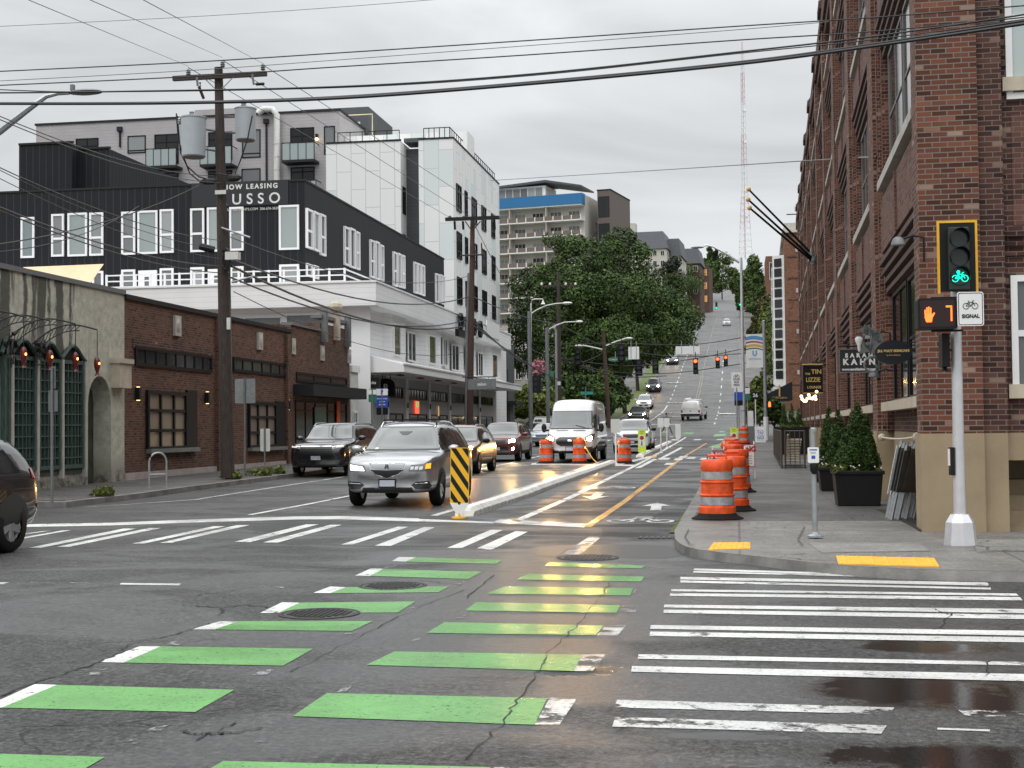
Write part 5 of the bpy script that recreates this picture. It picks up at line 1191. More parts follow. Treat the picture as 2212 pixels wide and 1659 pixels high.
# cluster of globe bulbs (string of lit globes under the lounge sign)
for i, (x_, y_) in enumerate(((1732, 853), (1733, 862), (1737, 867), (1741, 867), (1744, 861), (1747, 854), (1749, 861), (1755, 860), (1758, 862), (1762, 857), (1762, 863), (1764, 846), (1751, 862))):
    pass
t = thing('globe_chandelier', 'two lit clusters of small warm globe bulbs under the lounge sign', 'light', PD(1748, 852, 54)); O = t.location.copy()
b = B(); b.tube([(0, 0, .3), (0, 0, -.05), (-.2, 0, -.2)], .012, 5); b.tube([(0, 0, -.05), (.2, 0, -.2)], .012, 5); b.obj('stem', M['black'], t)
for x_, y_ in ((1731, 856), (1733, 862), (1737, 866), (1741, 866), (1744, 861), (1751, 860), (1755, 861), (1758, 858), (1762, 862), (1761, 856), (1764, 846), (1747, 853)):
    p = PD(x_, y_, 54) - O; b = B(); b.ball(tuple(p), .06, 8, 6); b.obj('bulb', M['bulb'], t)
# coffee shop awning
D = 98.0; P = PD(1712, 864, D)
t = thing('black_awning', 'black sloping shop awning with gold lettering at the far end of the brick wall', 'awning', P, R(0))
w0 = PD(1657, 864, D).x - P.x; w1 = PD(1712, 864, D).x - P.x; z0_, z1_ = 0, PD(1712, 824, D).z - P.z
b = B(); b.prism([(w0, z0_), (w1, z0_), (w1, z1_), (w0, z0_ + .45)], 'y', 0, 4.5); b.obj('canvas', mat('awning_canvas', (.012, .014, .02), .8), t)
b = B(); b.box((w0 + w1) / 2 - .06, (w0 + w1) / 2 + .04, -.02, 0, z0_ + .25, z0_ + 1.1); b.obj('stripe', M['gold'], t)
text('Caffe Ladro', .22, M['gold'], t, ((w0 + w1) / 2, -.015, z0_ + .18))
# trees helper follows
def leafmat(name, c1, c2, isl=.55):
    m = mat(name, c1, .6, col2=c2, vscale=.5, lo=.40, hi=.60, isl=isl, spec=.25)
    b = m.node_tree.nodes['Principled BSDF']; return m
M['leafdark'] = leafmat('maple_leaves', (.026, .048, .011), (.064, .108, .021), .4); M['leafmid'] = leafmat('mid_green_leaves', (.04, .070, .014), (.085, .13, .03))
M['leafyel'] = leafmat('yellow_green_leaves', (.09, .12, .02), (.15, .17, .04)); M['leafolive'] = leafmat('bronze_leaves', (.06, .055, .02), (.10, .09, .03)); M['leafneedle'] = leafmat('thuja_foliage', (.028, .058, .010), (.055, .095, .022), .4)
M['leafconif'] = leafmat('dark_conifer', (.014, .022, .012), (.03, .042, .02)); M['leafpink'] = leafmat('pink_blossom', (.40, .14, .18), (.5, .25, .28))
M['bark'] = mat('bark', (.035, .028, .022), .9, var=.4, vscale=5, bump=.5, bscale=20)
def leaves(name, lobes, n, size, m, parent, seed=1, shell=.55, flat=.35):
    rg = np.random.default_rng(seed); lob = np.array(lobes, float); vol = lob[:, 3] * lob[:, 4] * lob[:, 5]; pk = rg.choice(len(lob), n, p=vol ** .8 / (vol ** .8).sum())
    d = rg.normal(size=(n, 3)); d /= np.linalg.norm(d, axis=1)[:, None]; rr = (shell + (1 - shell) * rg.random(n) ** .6); rr *= 1 + .16 * np.sin(d[:, 0] * 7 + pk) * np.sin(d[:, 2] * 6 + pk * 2)
    c = lob[pk, :3] + d * lob[pk, 3:6] * rr[:, None]
    nrm = d * .6 + rg.normal(size=(n, 3)) * .5 + np.array([0, 0, flat]); nrm /= np.linalg.norm(nrm, axis=1)[:, None]
    t1 = np.cross(nrm, rg.normal(size=(n, 3))); t1 /= np.linalg.norm(t1, axis=1)[:, None]; t2 = np.cross(nrm, t1)
    s = size * (.55 + .9 * rg.random(n)); s = s[:, None]
    V = np.stack([c - t1 * s * .5, c + t2 * s * .34 + nrm * s * .08, c + t1 * s * .6, c - t2 * s * .34 + nrm * s * .08], 1).reshape(-1, 3)
    me = bpy.data.meshes.new(name); me.from_pydata(V.tolist(), [], [(4 * i, 4 * i + 1, 4 * i + 2, 4 * i + 3) for i in range(n)]); me.materials.append(m)
    o = bpy.data.objects.new(name, me); COL.objects.link(o); o.parent = parent; return o
def tree(name, label, base, H, W, n, size, m, seed=1, trunk=.3, lobes=None, group=None, k=16, low=.25, cat='tree', barkm='bark', nolimb=False):
    t = thing(name, label, cat, base, 0, group); rg = random.Random(seed)
    if lobes is None:
        lobes = [(0, 0, H * (.5 + low / 2), W * .32, W * .32, H * (.5 - low / 2) * .8)]
        for i in range(k):
            a = rg.random() * 6.28; h = rg.random(); zc = H * (low + .1 + (.85 - low) * h); rr = W / 2 * (math.sin(math.pi * min(1, .15 + h * .85)) ** .6) * rg.uniform(.5, .85); s_ = W * rg.uniform(.13, .24)
            lobes.append((rr * math.cos(a), rr * math.sin(a), zc, s_, s_, s_ * rg.uniform(.6, .9)))
    b = B(); zt = H * .72; pts = [(0, 0, -.5), (.02 * H * rg.uniform(-1, 1), 0, H * .25), (.04 * H * rg.uniform(-1, 1), .02 * H, H * .5), (0, 0, zt)]
    b.tube(pts, [trunk, trunk * .75, trunk * .5, trunk * .15], 8)
    if not nolimb:
        for l in lobes[1:min(len(lobes), 12)]:
            s0 = Vector((0, 0, max(H * .15, l[2] * .55))); e_ = Vector(l[:3]); mid = s0.lerp(e_, .5) + Vector((0, 0, -.03 * H)); b.tube([s0, mid, e_], [trunk * .4, trunk * .25, trunk * .08], 5)
    b.obj('trunk', M[barkm], t, True); leaves('crown', lobes, n, size, M[m], t, seed); return t
# the big maple
def px_lobe(x, y, rx, ry, d, O): 
    p = PD(x, y, d) - O; s_ = d / F; return (p.x, p.y, p.z, rx * s_, max(rx, ry) * s_ * .9, ry * s_)
O = G(1300, 905); O = PD(1300, 905, 138); O.z = zg(O.y)
LB = [px_lobe(x, y, rx, ry, d, O) for x, y, rx, ry, d in (
    (1300, 690, 110, 110, 140), (1200, 610, 60, 50, 136), (1260, 560, 70, 48, 138), (1345, 555, 60, 55, 140), (1345, 520, 34, 32, 140), (1235, 530, 42, 26, 138), (1420, 660, 60, 50, 138), (1460, 700, 50, 40, 138), (1150, 640, 48, 45, 134),
    (1135, 700, 42, 40, 134), (1180, 700, 60, 60, 132), (1200, 780, 70, 50, 132), (1280, 790, 90, 50, 134), (1380, 740, 90, 50, 136), (1430, 720, 70, 45, 136), (1400, 600, 44, 30, 140), (1436, 645, 44, 26, 140), (1170, 600, 48, 32, 136), (1250, 640, 80, 60, 134), (1340, 640, 80, 60, 134), (1120, 610, 26, 22, 136), (1480, 745, 30, 22, 138),
    (1320, 730, 100, 50, 132), (1195, 520, 24, 18, 138), (1130, 760, 40, 50, 136), (1500, 690, 24, 24, 139), (1390, 545, 24, 18, 140))]
tree('maple_tree', 'huge dark green broadleaf tree filling the centre left of the street', O, 20, 19, 85000, .25, 'leafdark', 3, .5, LB)
# lower dark shrubs and hedges under it
def bush(name, label, x, y, rx, ry, d, n, size, m, seed, group=None, cat='bush'):
    O = PD(x, y + ry, d); O.z = max(zg(O.y), O.z - .3) if O.z < zg(O.y) else O.z; t = thing(name, label, cat, O, 0, group)
    L = [px_lobe(x, y, rx, ry, d, O)] + [px_lobe(x + random.uniform(-.7, .7) * rx, y + random.uniform(-.6, .5) * ry, rx * .4, ry * .45, d, O) for _ in range(5)]
    b = B(); b.tube([(0, 0, -1.5), (0, 0, L[0][2])], .08, 5); b.obj('stem', M['bark'], t); leaves('foliage', L, n, size, M[m], t, seed); return t
bush('hedge', 'yellow-green hedge behind the two left signal poles', 1150, 870, 70, 38, 118, 5000, .3, 'leafyel', 5)
bush('hedge', 'dark green hedge under the maple left of the uphill sidewalk', 1290, 855, 70, 45, 128, 6000, .35, 'leafdark', 6)
bush('hedge', 'dark hedge in the gap between the maple and the hedge beside the van', 1220, 850, 60, 50, 126, 5000, .35, 'leafdark', 8)
bush('blossom_shrub', 'pink flowering shrub behind the left signal pole', 1162, 795, 18, 18, 112, 700, .18, 'leafpink', 9)
bush('lawn_shrub', 'pale green shrub with faded blossom above the street name signs', 1306, 812, 18, 24, 130, 700, .2, 'leafyel', 10)
# verge trees on the left of the uphill street
for i, (x, y, d, h, w_, mm) in enumerate(((1350, 880, 150, 9, 7, 'leafdark'), (1378, 810, 186, 10, 8, 'leafdark'), (1452, 735, 235, 11, 9, 'leafmid'), (1466, 690, 300, 13, 10, 'leafdark'), (1480, 660, 380, 15, 12, 'leafmid'), (1490, 660, 430, 16, 12, 'leafolive'))):
    O = PD(x, y, d); O.z = zg(O.y); tree('street_tree', ['street tree in the grass verge just behind the white parked car', 'street tree on the verge beside the waiting dark SUV', 'street tree overhanging the left kerb halfway up the hill', 'dark street tree left of the upper street', 'mid green tree near the lit brick house', 'bronze-leaved tree left of the street below the crest'][i], O, h, w_, 6000, .3, mm, 20 + i, .28, group='trees along the left side of the hill street', low=.4)
tree('conifer_tree', 'dark conifer in front of the mansard buildings on the hill', (lambda p: (p.x, p.y, zg(p.y)))(PD(1455, 720, 300)), 17, 7, 3500, .6, 'leafconif', 31, .3, low=.1)
# skyline trees near the crest
for i, (x, yt, yb, wpx, d, mm) in enumerate(((1560, 548, 645, 62, 620, 'leafmid'), (1525, 560, 640, 40, 600, 'leafmid'), (1535, 530, 600, 26, 700, 'leafdark'), (1548, 535, 610, 16, 690, 'leafconif'), (1590, 585, 650, 34, 560, 'leafmid'), (1625, 548, 680, 60, 420, 'leafmid'), (1600, 600, 690, 34, 380, 'leafdark'), (1640, 560, 720, 44, 330, 'leafdark'), (1652, 640, 800, 36, 260, 'leafyel'), (1632, 680, 800, 30, 280, 'leafolive'), (1622, 700, 840, 26, 240, 'leafolive'), (1500, 620, 690, 40, 480, 'leafolive'), (1515, 640, 690, 30, 470, 'leafmid'), (1536, 600, 640, 36, 640, 'leafdark'), (1660, 720, 860, 30, 200, 'leafyel'))):
    O = PD(x, yb, d); h = (yb - yt) / F * d; w_ = wpx / F * d
    lab = ['broad green tree on the skyline left of the radio mast', 'rounded green tree beside the dormer house', 'thin dark tree poking over the skyline', 'dark narrow skyline tree next to the bare one', 'green tree just left of the radio mast foot', 'large green tree in front of the radio mast', 'dark tree behind the tall lamp post', 'dark green tree beside the brown block at right', 'yellow-green tree below the brown block', 'olive tree right of the tall lamp post', 'bronze tree hanging over the right kerb', 'olive bush-like tree by the lit brick house', 'small green tree at the left street edge near the crest', 'dark tree closing the top of the street', 'yellow-green tree against the white bay windows'][i]
    tree('hill_tree', lab, O, h, w_, 5200, .0009 * d + .18, mm, 50 + i, .3, group='trees on the hill', low=.1, nolimb=(i > 3))
rt = random.Random(5)
for i in range(13):
    Y = 175 + i * 34; X = 6.2 + rt.uniform(-.6, 2.0); h = rt.uniform(8, 13)
    tree('kerb_tree', 'x', Vector((X, Y, zg(Y))), h, rt.uniform(6.5, 8.5), 2600, .35 + Y * .0006, rt.choice(['leafmid', 'leafolive', 'leafyel', 'leafdark']), 200 + i, .2, group='trees lining the right kerb of the hill street', low=.12)['label'] = ['nearest', 'second', 'third', 'fourth', 'fifth', 'sixth', 'seventh', 'eighth', 'ninth', 'tenth', 'eleventh', 'twelfth', 'farthest'][i] + ' tree up the right kerb of the steep street'
for i in range(8):
    Y = 360 + i * 48; X = -17.0 + rt.uniform(-2, .8)
    tree('slope_tree', 'x', Vector((X, Y, zg(Y))), rt.uniform(8, 13), rt.uniform(7, 9), 2200, .35 + Y * .0006, rt.choice(['leafmid', 'leafolive', 'leafdark']), 230 + i, .2, group='trees lining the left kerb of the upper street', low=.12)['label'] = ['nearest', 'second', 'third', 'fourth', 'fifth', 'sixth', 'seventh', 'farthest'][i] + ' tree up the left kerb of the upper street'
# nearer leafy street trees at right, over the far sidewalk
for i, (x, yt, yb, wpx, d, mm) in enumerate(((1640, 810, 905, 60, 92, 'leafyel'), (1672, 858, 945, 60, 88, 'leafmid'), (1625, 870, 940, 40, 98, 'leafmid'))):
    O = PD(x, yb, d); O.z = zg(O.y) + .12; h = (PD(x, yt, d).z - O.z); w_ = wpx / F * d
    tree('sidewalk_tree', ['light green young tree behind the bicycle stop sign', 'leafy green tree under the black awning', 'small dark green tree low behind the grey cabinet'][i], O, h, w_, 3000, .22, mm, 80 + i, .08, group='young trees on the right sidewalk', low=.35)
# radio mast
P = PD(1610, 560, 900); t = thing('radio_mast', 'tall red and white lattice radio mast on the hilltop', 'mast', (P.x, P.y, P.z))
s_ = 900 / F; Hm_ = PD(1610, 100, 900).z - P.z; b = B(); c = B(); r0_, r1_ = 17 * s_ , 3.5 * s_; n = 34
rad = lambda h: (r0_ + (7 * s_ - r0_) * min(1, h / (Hm_ * .35))) if h < Hm_ * .35 else 7 * s_ + (r1_ - 7 * s_) * (h - Hm_ * .35) / (Hm_ * .65)
mM = [mat('hazed_mast_white', (.74, .74, .75), .6), mat('hazed_mast_red', (.56, .44, .46), .6)]  # distance haze is mixed into both mast colours, which pales them
for i in range(n):
    h0, h1 = Hm_ * i / n, Hm_ * (i + 1) / n; b.k = (i // 5) % 2
    for q in range(3):
        a0, a1 = q * 2.094 + .4, (q + 1) * 2.094 + .4; g = lambda a, h: (rad(h) * math.cos(a), rad(h) * math.sin(a), h)
        b.tube([g(a0, h0), g(a0, h1)], .17, 4, False); b.tube([g(a0, h0), g(a1, h1)], .08, 4, False); b.tube([g(a0, h1), g(a1, h1)], .08, 4, False)
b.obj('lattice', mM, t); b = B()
for h in (.2, .32, .55, .7): b.ball((1.2, -1.5, Hm_ * h), (.9, .5, 1.2), 8, 6)
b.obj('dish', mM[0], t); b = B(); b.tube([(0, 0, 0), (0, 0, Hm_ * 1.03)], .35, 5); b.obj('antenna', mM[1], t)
# ---------------------------------------------------------------- vehicles (local frame: +y is the front, z up, origin on the ground under the middle)
emis('lampfaint', (1, .9, .75), .8)
PROF = {
 'suvA': [(0, .33, .52, .55, .80, .72), (.015, .24, .60, .64, .91, .80), (.04, .20, .64, .80, .97, .76), (.09, .17, .655, .94, .99, .70), (.2, .16, .655, .985, 1, .70), (.42, .16, .645, 1.0, 1, .71), (.56, .16, .635, .99, 1, .71), (.60, .16, .63, .955, 1, .72), (.66, .16, .625, .82, 1, .76), (.715, .16, .615, .675, 1, .82), (.74, .16, .61, .64, 1, .83), (.80, .16, .60, .63, .995, .83), (.88, .16, .585, .61, .985, .82), (.94, .16, .56, .585, .965, .80), (.975, .165, .535, .56, .94, .78), (.988, .17, .505, .53, .91, .75), (.996, .18, .43, .46, .86, .70), (1.0, .21, .32, .35, .80, .62)],
 'suv': [(0, .33, .52, .55, .80, .72), (.015, .24, .60, .64, .91, .80), (.04, .20, .64, .80, .97, .76), (.09, .17, .655, .94, .99, .70), (.2, .16, .655, .985, 1, .70), (.42, .16, .645, 1.0, 1, .71), (.56, .16, .635, .99, 1, .71), (.60, .16, .63, .955, 1, .72), (.66, .16, .625, .82, 1, .76), (.715, .16, .615, .675, 1, .82), (.74, .16, .61, .64, 1, .83), (.80, .16, .595, .62, .995, .82), (.88, .16, .565, .59, .985, .80), (.94, .16, .525, .55, .955, .77), (.975, .165, .475, .50, .91, .74), (.992, .18, .40, .43, .84, .68), (1.0, .21, .33, .36, .76, .6)],
 'blocky': [(0, .33, .56, .60, .84, .76), (.012, .24, .64, .70, .94, .82), (.03, .20, .66, .88, .98, .78), (.07, .17, .665, .965, .99, .76), (.2, .16, .665, .99, 1, .75), (.42, .16, .66, 1.0, 1, .76), (.58, .16, .655, .985, 1, .76), (.62, .16, .65, .93, 1, .77), (.67, .16, .645, .79, 1, .80), (.71, .16, .64, .685, 1, .84), (.74, .16, .635, .665, 1, .86), (.82, .16, .62, .65, .995, .86), (.91, .16, .60, .63, .985, .84), (.965, .165, .575, .60, .965, .82), (.985, .17, .53, .56, .94, .8), (.996, .19, .44, .47, .88, .74), (1.0, .22, .36, .39, .8, .66)],
 'sedan': [(0, .36, .58, .61, .80, .70), (.015, .26, .66, .70, .91, .78), (.05, .20, .70, .745, .97, .78), (.12, .17, .705, .76, .99, .76), (.2, .16, .70, .83, 1, .72), (.30, .16, .69, .955, 1, .68), (.42, .16, .68, 1.0, 1, .68), (.54, .16, .67, .985, 1, .69), (.62, .16, .66, .86, 1, .74), (.69, .16, .645, .71, 1, .82), (.73, .16, .635, .665, 1, .84), (.80, .16, .61, .64, .99, .82), (.88, .16, .575, .60, .975, .80), (.94, .16, .53, .555, .94, .76), (.975, .17, .47, .50, .89, .72), (.992, .19, .40, .42, .82, .66), (1.0, .22, .33, .36, .74, .58)],
 'van': [(0, .20, .50, .95, .93, .84), (.008, .16, .50, .985, .98, .86), (.04, .14, .50, 1.0, 1, .87), (.3, .14, .50, 1.0, 1, .88), (.6, .14, .50, 1.0, 1, .88), (.70, .14, .50, .99, 1, .87), (.745, .14, .50, .965, 1, .85), (.775, .14, .50, .90, 1, .84), (.83, .14, .495, .735, 1, .84), (.875, .14, .49, .585, .995, .86), (.90, .14, .475, .53, .99, .86), (.94, .14, .435, .475, .975, .84), (.97, .14, .39, .425, .945, .8), (.99, .15, .32, .36, .90, .74), (1.0, .17, .27, .30, .84, .7)],
 'pickup': [(0, .30, .46, .48, .90, .86), (.01, .26, .56, .80, .97, .84), (.03, .22, .58, .97, .98, .80), (.08, .20, .585, .985, .985, .80), (.36, .20, .585, .985, .985, .80), (.41, .20, .585, .965, 1, .80), (.46, .18, .585, .97, 1, .76), (.58, .18, .585, .96, 1, .75), (.64, .18, .58, .80, 1, .78), (.70, .18, .575, .635, 1, .84), (.74, .18, .57, .61, 1, .86), (.85, .18, .555, .59, .99, .86), (.94, .18, .53, .565, .97, .84), (.98, .19, .48, .52, .93, .8), (1.0, .22, .38, .42, .86, .72)],
}
def carpaint(name, c, metal=.3, rough=.28):
    m = mat(name, c, rough, metal=metal, coat=1.0, var=.06, vscale=1.2); return m
def headlamp_beam(C, x, z, w_=9000, col=(1, .62, .22)):
    l = bpy.data.lights.new('headlamp_beam', 'SPOT'); l.energy = w_; l.spot_size = R(22); l.spot_blend = .6; l.shadow_soft_size = .07; l.color = col
    o = bpy.data.objects.new('headlamp_beam', l); COL.objects.link(o); o.parent = C.t; o.location = (x, C.L / 2 + .12, z); o.rotation_euler = (R(88.2), 0, 0)
def interp(tab, t, k):
    for i in range(len(tab) - 1):
        if tab[i][0] <= t <= tab[i + 1][0]:
            f = (t - tab[i][0]) / (tab[i + 1][0] - tab[i][0]); return tab[i][k] * (1 - f) + tab[i + 1][k] * f
    return tab[-1][k]
M['windshield'] = mat('windshield_glass', (.085, .095, .095), .07, spec=.9, coat=1); M['sideglass'] = mat('tinted_side_glass', (.014, .015, .016), .06, spec=.8)
M['headhousing'] = mat('headlamp_lens', (.13, .135, .14), .15, metal=.3, coat=1); M['taillight'] = mat('tail_light', (.30, .01, .01), .2, coat=1)
M['plate'] = mat('licence_plate', (.42, .44, .50), .5, var=.2, vscale=60); M['grille'] = mat('black_grille', (.008, .008, .009), .35); M['cladding'] = mat('dark_bumper_plastic', (.028, .029, .03), .6)
class Car:
    def __init__(s, name, label, L, W, H, prof, paint, pos, heading, cat='car', group=None, wheelr=.36, wb=(.19, .81), lower=None, pitch=0.0):
        s.L, s.W, s.H, s.zo = L, W, H, 0; s.t = thing(name, label, cat, pos, heading, group)
        if pitch: s.t.rotation_euler = (pitch, 0, heading)
        tab = PROF[prof]; b = B(); ring = []; s.tab = tab
        ts = []
        for i, r_ in enumerate(tab):
            ts.append(r_[0])
            if i < len(tab) - 1 and tab[i + 1][0] - r_[0] > .05: ts += [r_[0] + (tab[i + 1][0] - r_[0]) * q for q in ((.5,) if tab[i + 1][0] - r_[0] < .12 else (.33, .66))]
        hw = W / 2; vs = []
        for t in ts:
            z0, zs, zt, wb_, wt = [interp(tab, t, k) for k in range(1, 6)]
            z0 *= H; zs *= H; zt *= H; wb_ *= hw; wt *= hw; cab = max(0, min(1, (zt - zs) / (.16 * H)))
            sh = zs - .03 * H
            half = [(0, z0), (wb_ * .72, z0), (wb_ * .93, z0 + .015 * H), (wb_ * .995, z0 + .10 * H if sh > z0 + .14 * H else (z0 + sh) / 2), (wb_, (z0 + sh) / 2 + .03 * H), (wb_ * .975, sh), (wb_ * (.93 - .0 * cab), zs + .005 * H), (wt + (wb_ * .93 - wt) * .42, zs + (zt - zs) * .52), (wt + (wb_ * .9 - wt) * .08, zt - .045 * H * cab - .004 * H), (wt * .82, zt - .008 * H * cab), (wt * .4, zt + .004 * H), (0, zt + .008 * H)]
            y = (t - .5) * L
            # bow the nose and tail in plan so the corners round off
            for (x, z) in half: vs.append((x, y - (.10 * L * .42 * (x / hw) ** 4 if t > .93 else 0) + (.03 * L * (x / hw) ** 4 if t < .03 else 0), z))
            for (x, z) in half[1:-1][::-1]: vs.append((-x, y - (.10 * L * .42 * (x / hw) ** 4 if t > .93 else 0) + (.03 * L * (x / hw) ** 4 if t < .03 else 0), z))
        n = 22; m_ = len(ts)
        fs = [(i * n + j, i * n + (j + 1) % n, (i + 1) * n + (j + 1) % n, (i + 1) * n + j) for i in range(m_ - 1) for j in range(n)]
        fs += [tuple(range(n))[::-1], tuple(range((m_ - 1) * n, m_ * n))]
        b.add(vs, fs)
        # lower band may be a different (cladding) colour
        _A = Vector(b.v[2]) ; s.body = b.obj('body', paint if lower is None else [paint, lower], s.t, True)
        for mod in list(s.body.modifiers): s.body.modifiers.remove(mod)
        bm = bmesh.new(); bm.from_mesh(s.body.data); bmesh.ops.recalc_face_normals(bm, faces=bm.faces); bm.to_mesh(s.body.data); bm.free()
        if lower is not None:
            for p in s.body.data.polygons:
                if p.center.z < .235 * H: p.material_index = 1
        md = s.body.modifiers.new('sub', 'SUBSURF'); md.levels = 1; md.render_levels = 1
        bpy.context.view_layer.update(); dg = bpy.context.evaluated_depsgraph_get(); me = s.body.evaluated_get(dg).to_mesh()
        bv = [v.co.copy() for v in me.vertices]; s.bvh = BVHTree.FromPolygons(bv, [tuple(p.vertices) for p in me.polygons])
        s.body.evaluated_get(dg).to_mesh_clear()
        s.wheelr = wheelr; s.wheels(wb)
    def proj(s, d, a, c):   # 'front': (x,z) ; 'side': (y,z) ; 'rear' ; 'top'
        L, W, H = s.L, s.W, s.H
        if d == 'front': c += s.zo; o, v = Vector((a, L, c)), Vector((0, -1, 0))
        elif d == 'rear': o, v = Vector((a, -L, c)), Vector((0, 1, 0))
        elif d == 'right': o, v = Vector((W, a, c)), Vector((-1, 0, 0))
        elif d == 'left': o, v = Vector((-W, a, c)), Vector((1, 0, 0))
        else: o, v = Vector((a, c, H * 2)), Vector((0, 0, -1))
        h = s.bvh.ray_cast(o, v); return (h[0], (h[1] if h[1].dot(v) < 0 else -h[1]), v) if h[0] else (None, None, v)
    def patch(s, name, d, poly, m, off=.008, parent=None, step=.06, smooth=True):
        pts = []
        for i in range(len(poly)):
            a, c = Vector(poly[i]), Vector(poly[(i + 1) % len(poly)]); k = max(1, int((c - a).length / step))
            for j in range(k): pts.append(a.lerp(c, j / k))
        nb = len(pts); xs = [p.x for p in pts]; ys = [p.y for p in pts]
        gx = np.arange(min(xs) + step / 2, max(xs), step); gy = np.arange(min(ys) + step / 2, max(ys), step)
        inner = [Vector((x, y)) for x in gx for y in gy if _inside(x, y, pts)]
        allp = pts + inner; r_ = geometry.delaunay_2d_cdt(allp, [(i, (i + 1) % nb) for i in range(nb)], [], 1, 1e-5)
        vs = []; ok = []
        for p in r_[0]:
            h, nrm, v = s.proj(d, p.x, p.y); ok.append(h is not None); vs.append((h + nrm * off) if h is not None else Vector((0, 0, 0)))
        fs = [f for f in r_[2] if all(ok[i] for i in f)]
        b = B(); b.v = [Vector(v) for v in vs]; b.f = []
        for f in fs:
            f = tuple(f); nn = (b.v[f[1]] - b.v[f[0]]).cross(b.v[f[2]] - b.v[f[1]]); vv = s.proj(d, r_[0][f[0]].x, r_[0][f[0]].y)[2]
            if nn.dot(vv) > 0: f = f[::-1]
            b.f.append(f); b.mi.append(0)
        o = b.obj(name, m, parent or s.t, False)
        for p in o.data.polygons: p.use_smooth = smooth
        return o
    def wheels(s, wb):
        r_ = s.wheelr; hw = s.W / 2
        tb = B(); tb.lathe([(r_ * .62, -.11), (r_ * .93, -.115), (r_, -.08), (r_, .08), (r_ * .93, .115), (r_ * .62, .11)], 24, axis='x'); tb.f = tb.f[:-2]; tb.mi = tb.mi[:-2]
        rb = B(); rb.lathe([(r_ * .63, -.10), (r_ * .63, .085), (r_ * .56, .09), (r_ * .5, .03), (0.001, .03)], 20, axis='x'); 
        for k in range(10):
            a = k * math.pi / 5 + (.18 if k % 2 else -.18); c_, s_ = math.cos(a), math.sin(a)
            rb.add([(.035, .05 * -s_, .05 * c_), (.035, r_ * .6 * c_ - .03 * s_, r_ * .6 * s_ + .03 * c_), (.035, r_ * .6 * c_ + .03 * s_, r_ * .6 * s_ - .03 * c_), (.035, .05 * s_, -.05 * c_), (.09, -.03 * s_, .03 * c_), (.1, r_ * .6 * c_ - .022 * s_, r_ * .6 * s_ + .022 * c_), (.1, r_ * .6 * c_ + .022 * s_, r_ * .6 * s_ - .022 * c_), (.09, .03 * s_, -.03 * c_)], [(0, 1, 5, 4), (4, 5, 6, 7), (3, 7, 6, 2), (1, 2, 6, 5)])
        tm, rm = tb.mesh('tyre', M['rubber'], True), rb.mesh('rim', M['rim']); am = None
        dk = B(); dk.lathe([(r_ * .6, -.02), (r_ * .6, .02), (.001, .02)], 16, axis='x'); dm = dk.mesh('hub', M['black'])
        for t in wb:
            for sd in (1, -1):
                y = (t - .5) * s.L; w_ = bpy.data.objects.new('wheel', tm); COL.objects.link(w_); w_.parent = s.t; w_.location = (sd * (hw - .12), y, r_); w_.rotation_euler = (0, 0, 0 if sd > 0 else math.pi)
                for me_ in (rm, dm): q = bpy.data.objects.new(me_.name.split('.')[0], me_); COL.objects.link(q); q.parent = w_
                # wheel arch: dark opening on the body side
                pts = [(y + r_ * 1.17 * math.cos(a), r_ + r_ * 1.17 * math.sin(a)) for a in [math.pi * i / 14 for i in range(15)]]
                pts = [(p[0], p[1]) for p in pts] + [(y - r_ * 1.17, s.tab[5][1] * s.H + .03), (y + r_ * 1.17, s.tab[5][1] * s.H + .03)]
                if pts[0][1] > pts[-1][1]: s.patch('wheel_arch', 'right' if sd > 0 else 'left', pts, M['cladding'], .004)
    def glass(s, wtop=.93, wbot=.655, wh=None, side=None, rear=True, sidez=(.655, .92), slope=.03, front=(.60, .735), ws=(.66, .80)):
        H, W, L = s.H, s.W / 2, s.L
        zt, zb = wtop * H, wbot * H; a, c = ws[0] * W, ws[1] * W
        s.patch('windshield_seal', 'front', [(-a - .035, zt + .025), (a + .035, zt + .025), (c + .035, zb - .03), (-c - .035, zb - .03)], M['grille'], .004)
        s.patch('windshield', 'front', [(-a, zt), (a, zt), (c, zb), (-c, zb)], M['windshield'], .009)
        for d in ('right', 'left'):
            for (y0_, y1_, sl) in side or ():
                z0_, z1_ = sidez[0] * H, sidez[1] * H
                ya, yb = (y0_ - .5) * L, (y1_ - .5) * L
                s.patch('side_window', d, [(ya + sl[0] * L, z1_), (yb - sl[1] * L, z1_), (yb, z0_), (ya, z0_)], M['sideglass'], .006)
        if rear: s.patch('rear_window', 'rear', [(-a, zt - .02), (a, zt - .02), (c * .95, zb + .06), (-c * .95, zb + .06)], M['sideglass'], .008)
    def mirrors(s, paint, z=.66, t=.665, big=1.0):
        for sd in (1, -1):
            b = B(); x = sd * (s.W / 2 + .10 * big); y = (t - .5) * s.L; b.ball((x, y, z * s.H), (.13 * big, .07, .085 * big), 12, 8); b.k = 1
            b.tube([(sd * (s.W / 2 - .12), y, z * s.H - .04), (x, y, z * s.H - .04)], .03, 6); b.k = 2; b.box(x - .1 * big, x + .1 * big, y - .075, y - .06, z * s.H - .06, z * s.H + .06)
            b.obj('side_mirror', [paint, M['black'], M['sideglass']], s.t, True)
    def both(s, name, d, poly, m, off=.008, parent=None, step=.05):
        r_ = [s.patch(name, d, poly, m, off, parent, step)]; q = [(-x, z) for x, z in poly][::-1]; r_.append(s.patch(name, d, q, m, off, parent, step)); return r_
    def lights(s, poly, on='lampwarm', lens=None, hp='headhousing'):
        hs = s.both('headlight', 'front', poly, M[hp], .006)
        if on:
            for i, h in enumerate(hs):
                q = lens if i == 0 else [(-x, z) for x, z in lens][::-1]; s.patch('bulb', 'front', q, M[on] if isinstance(on, str) else M[on[i]], .014, h, .04)
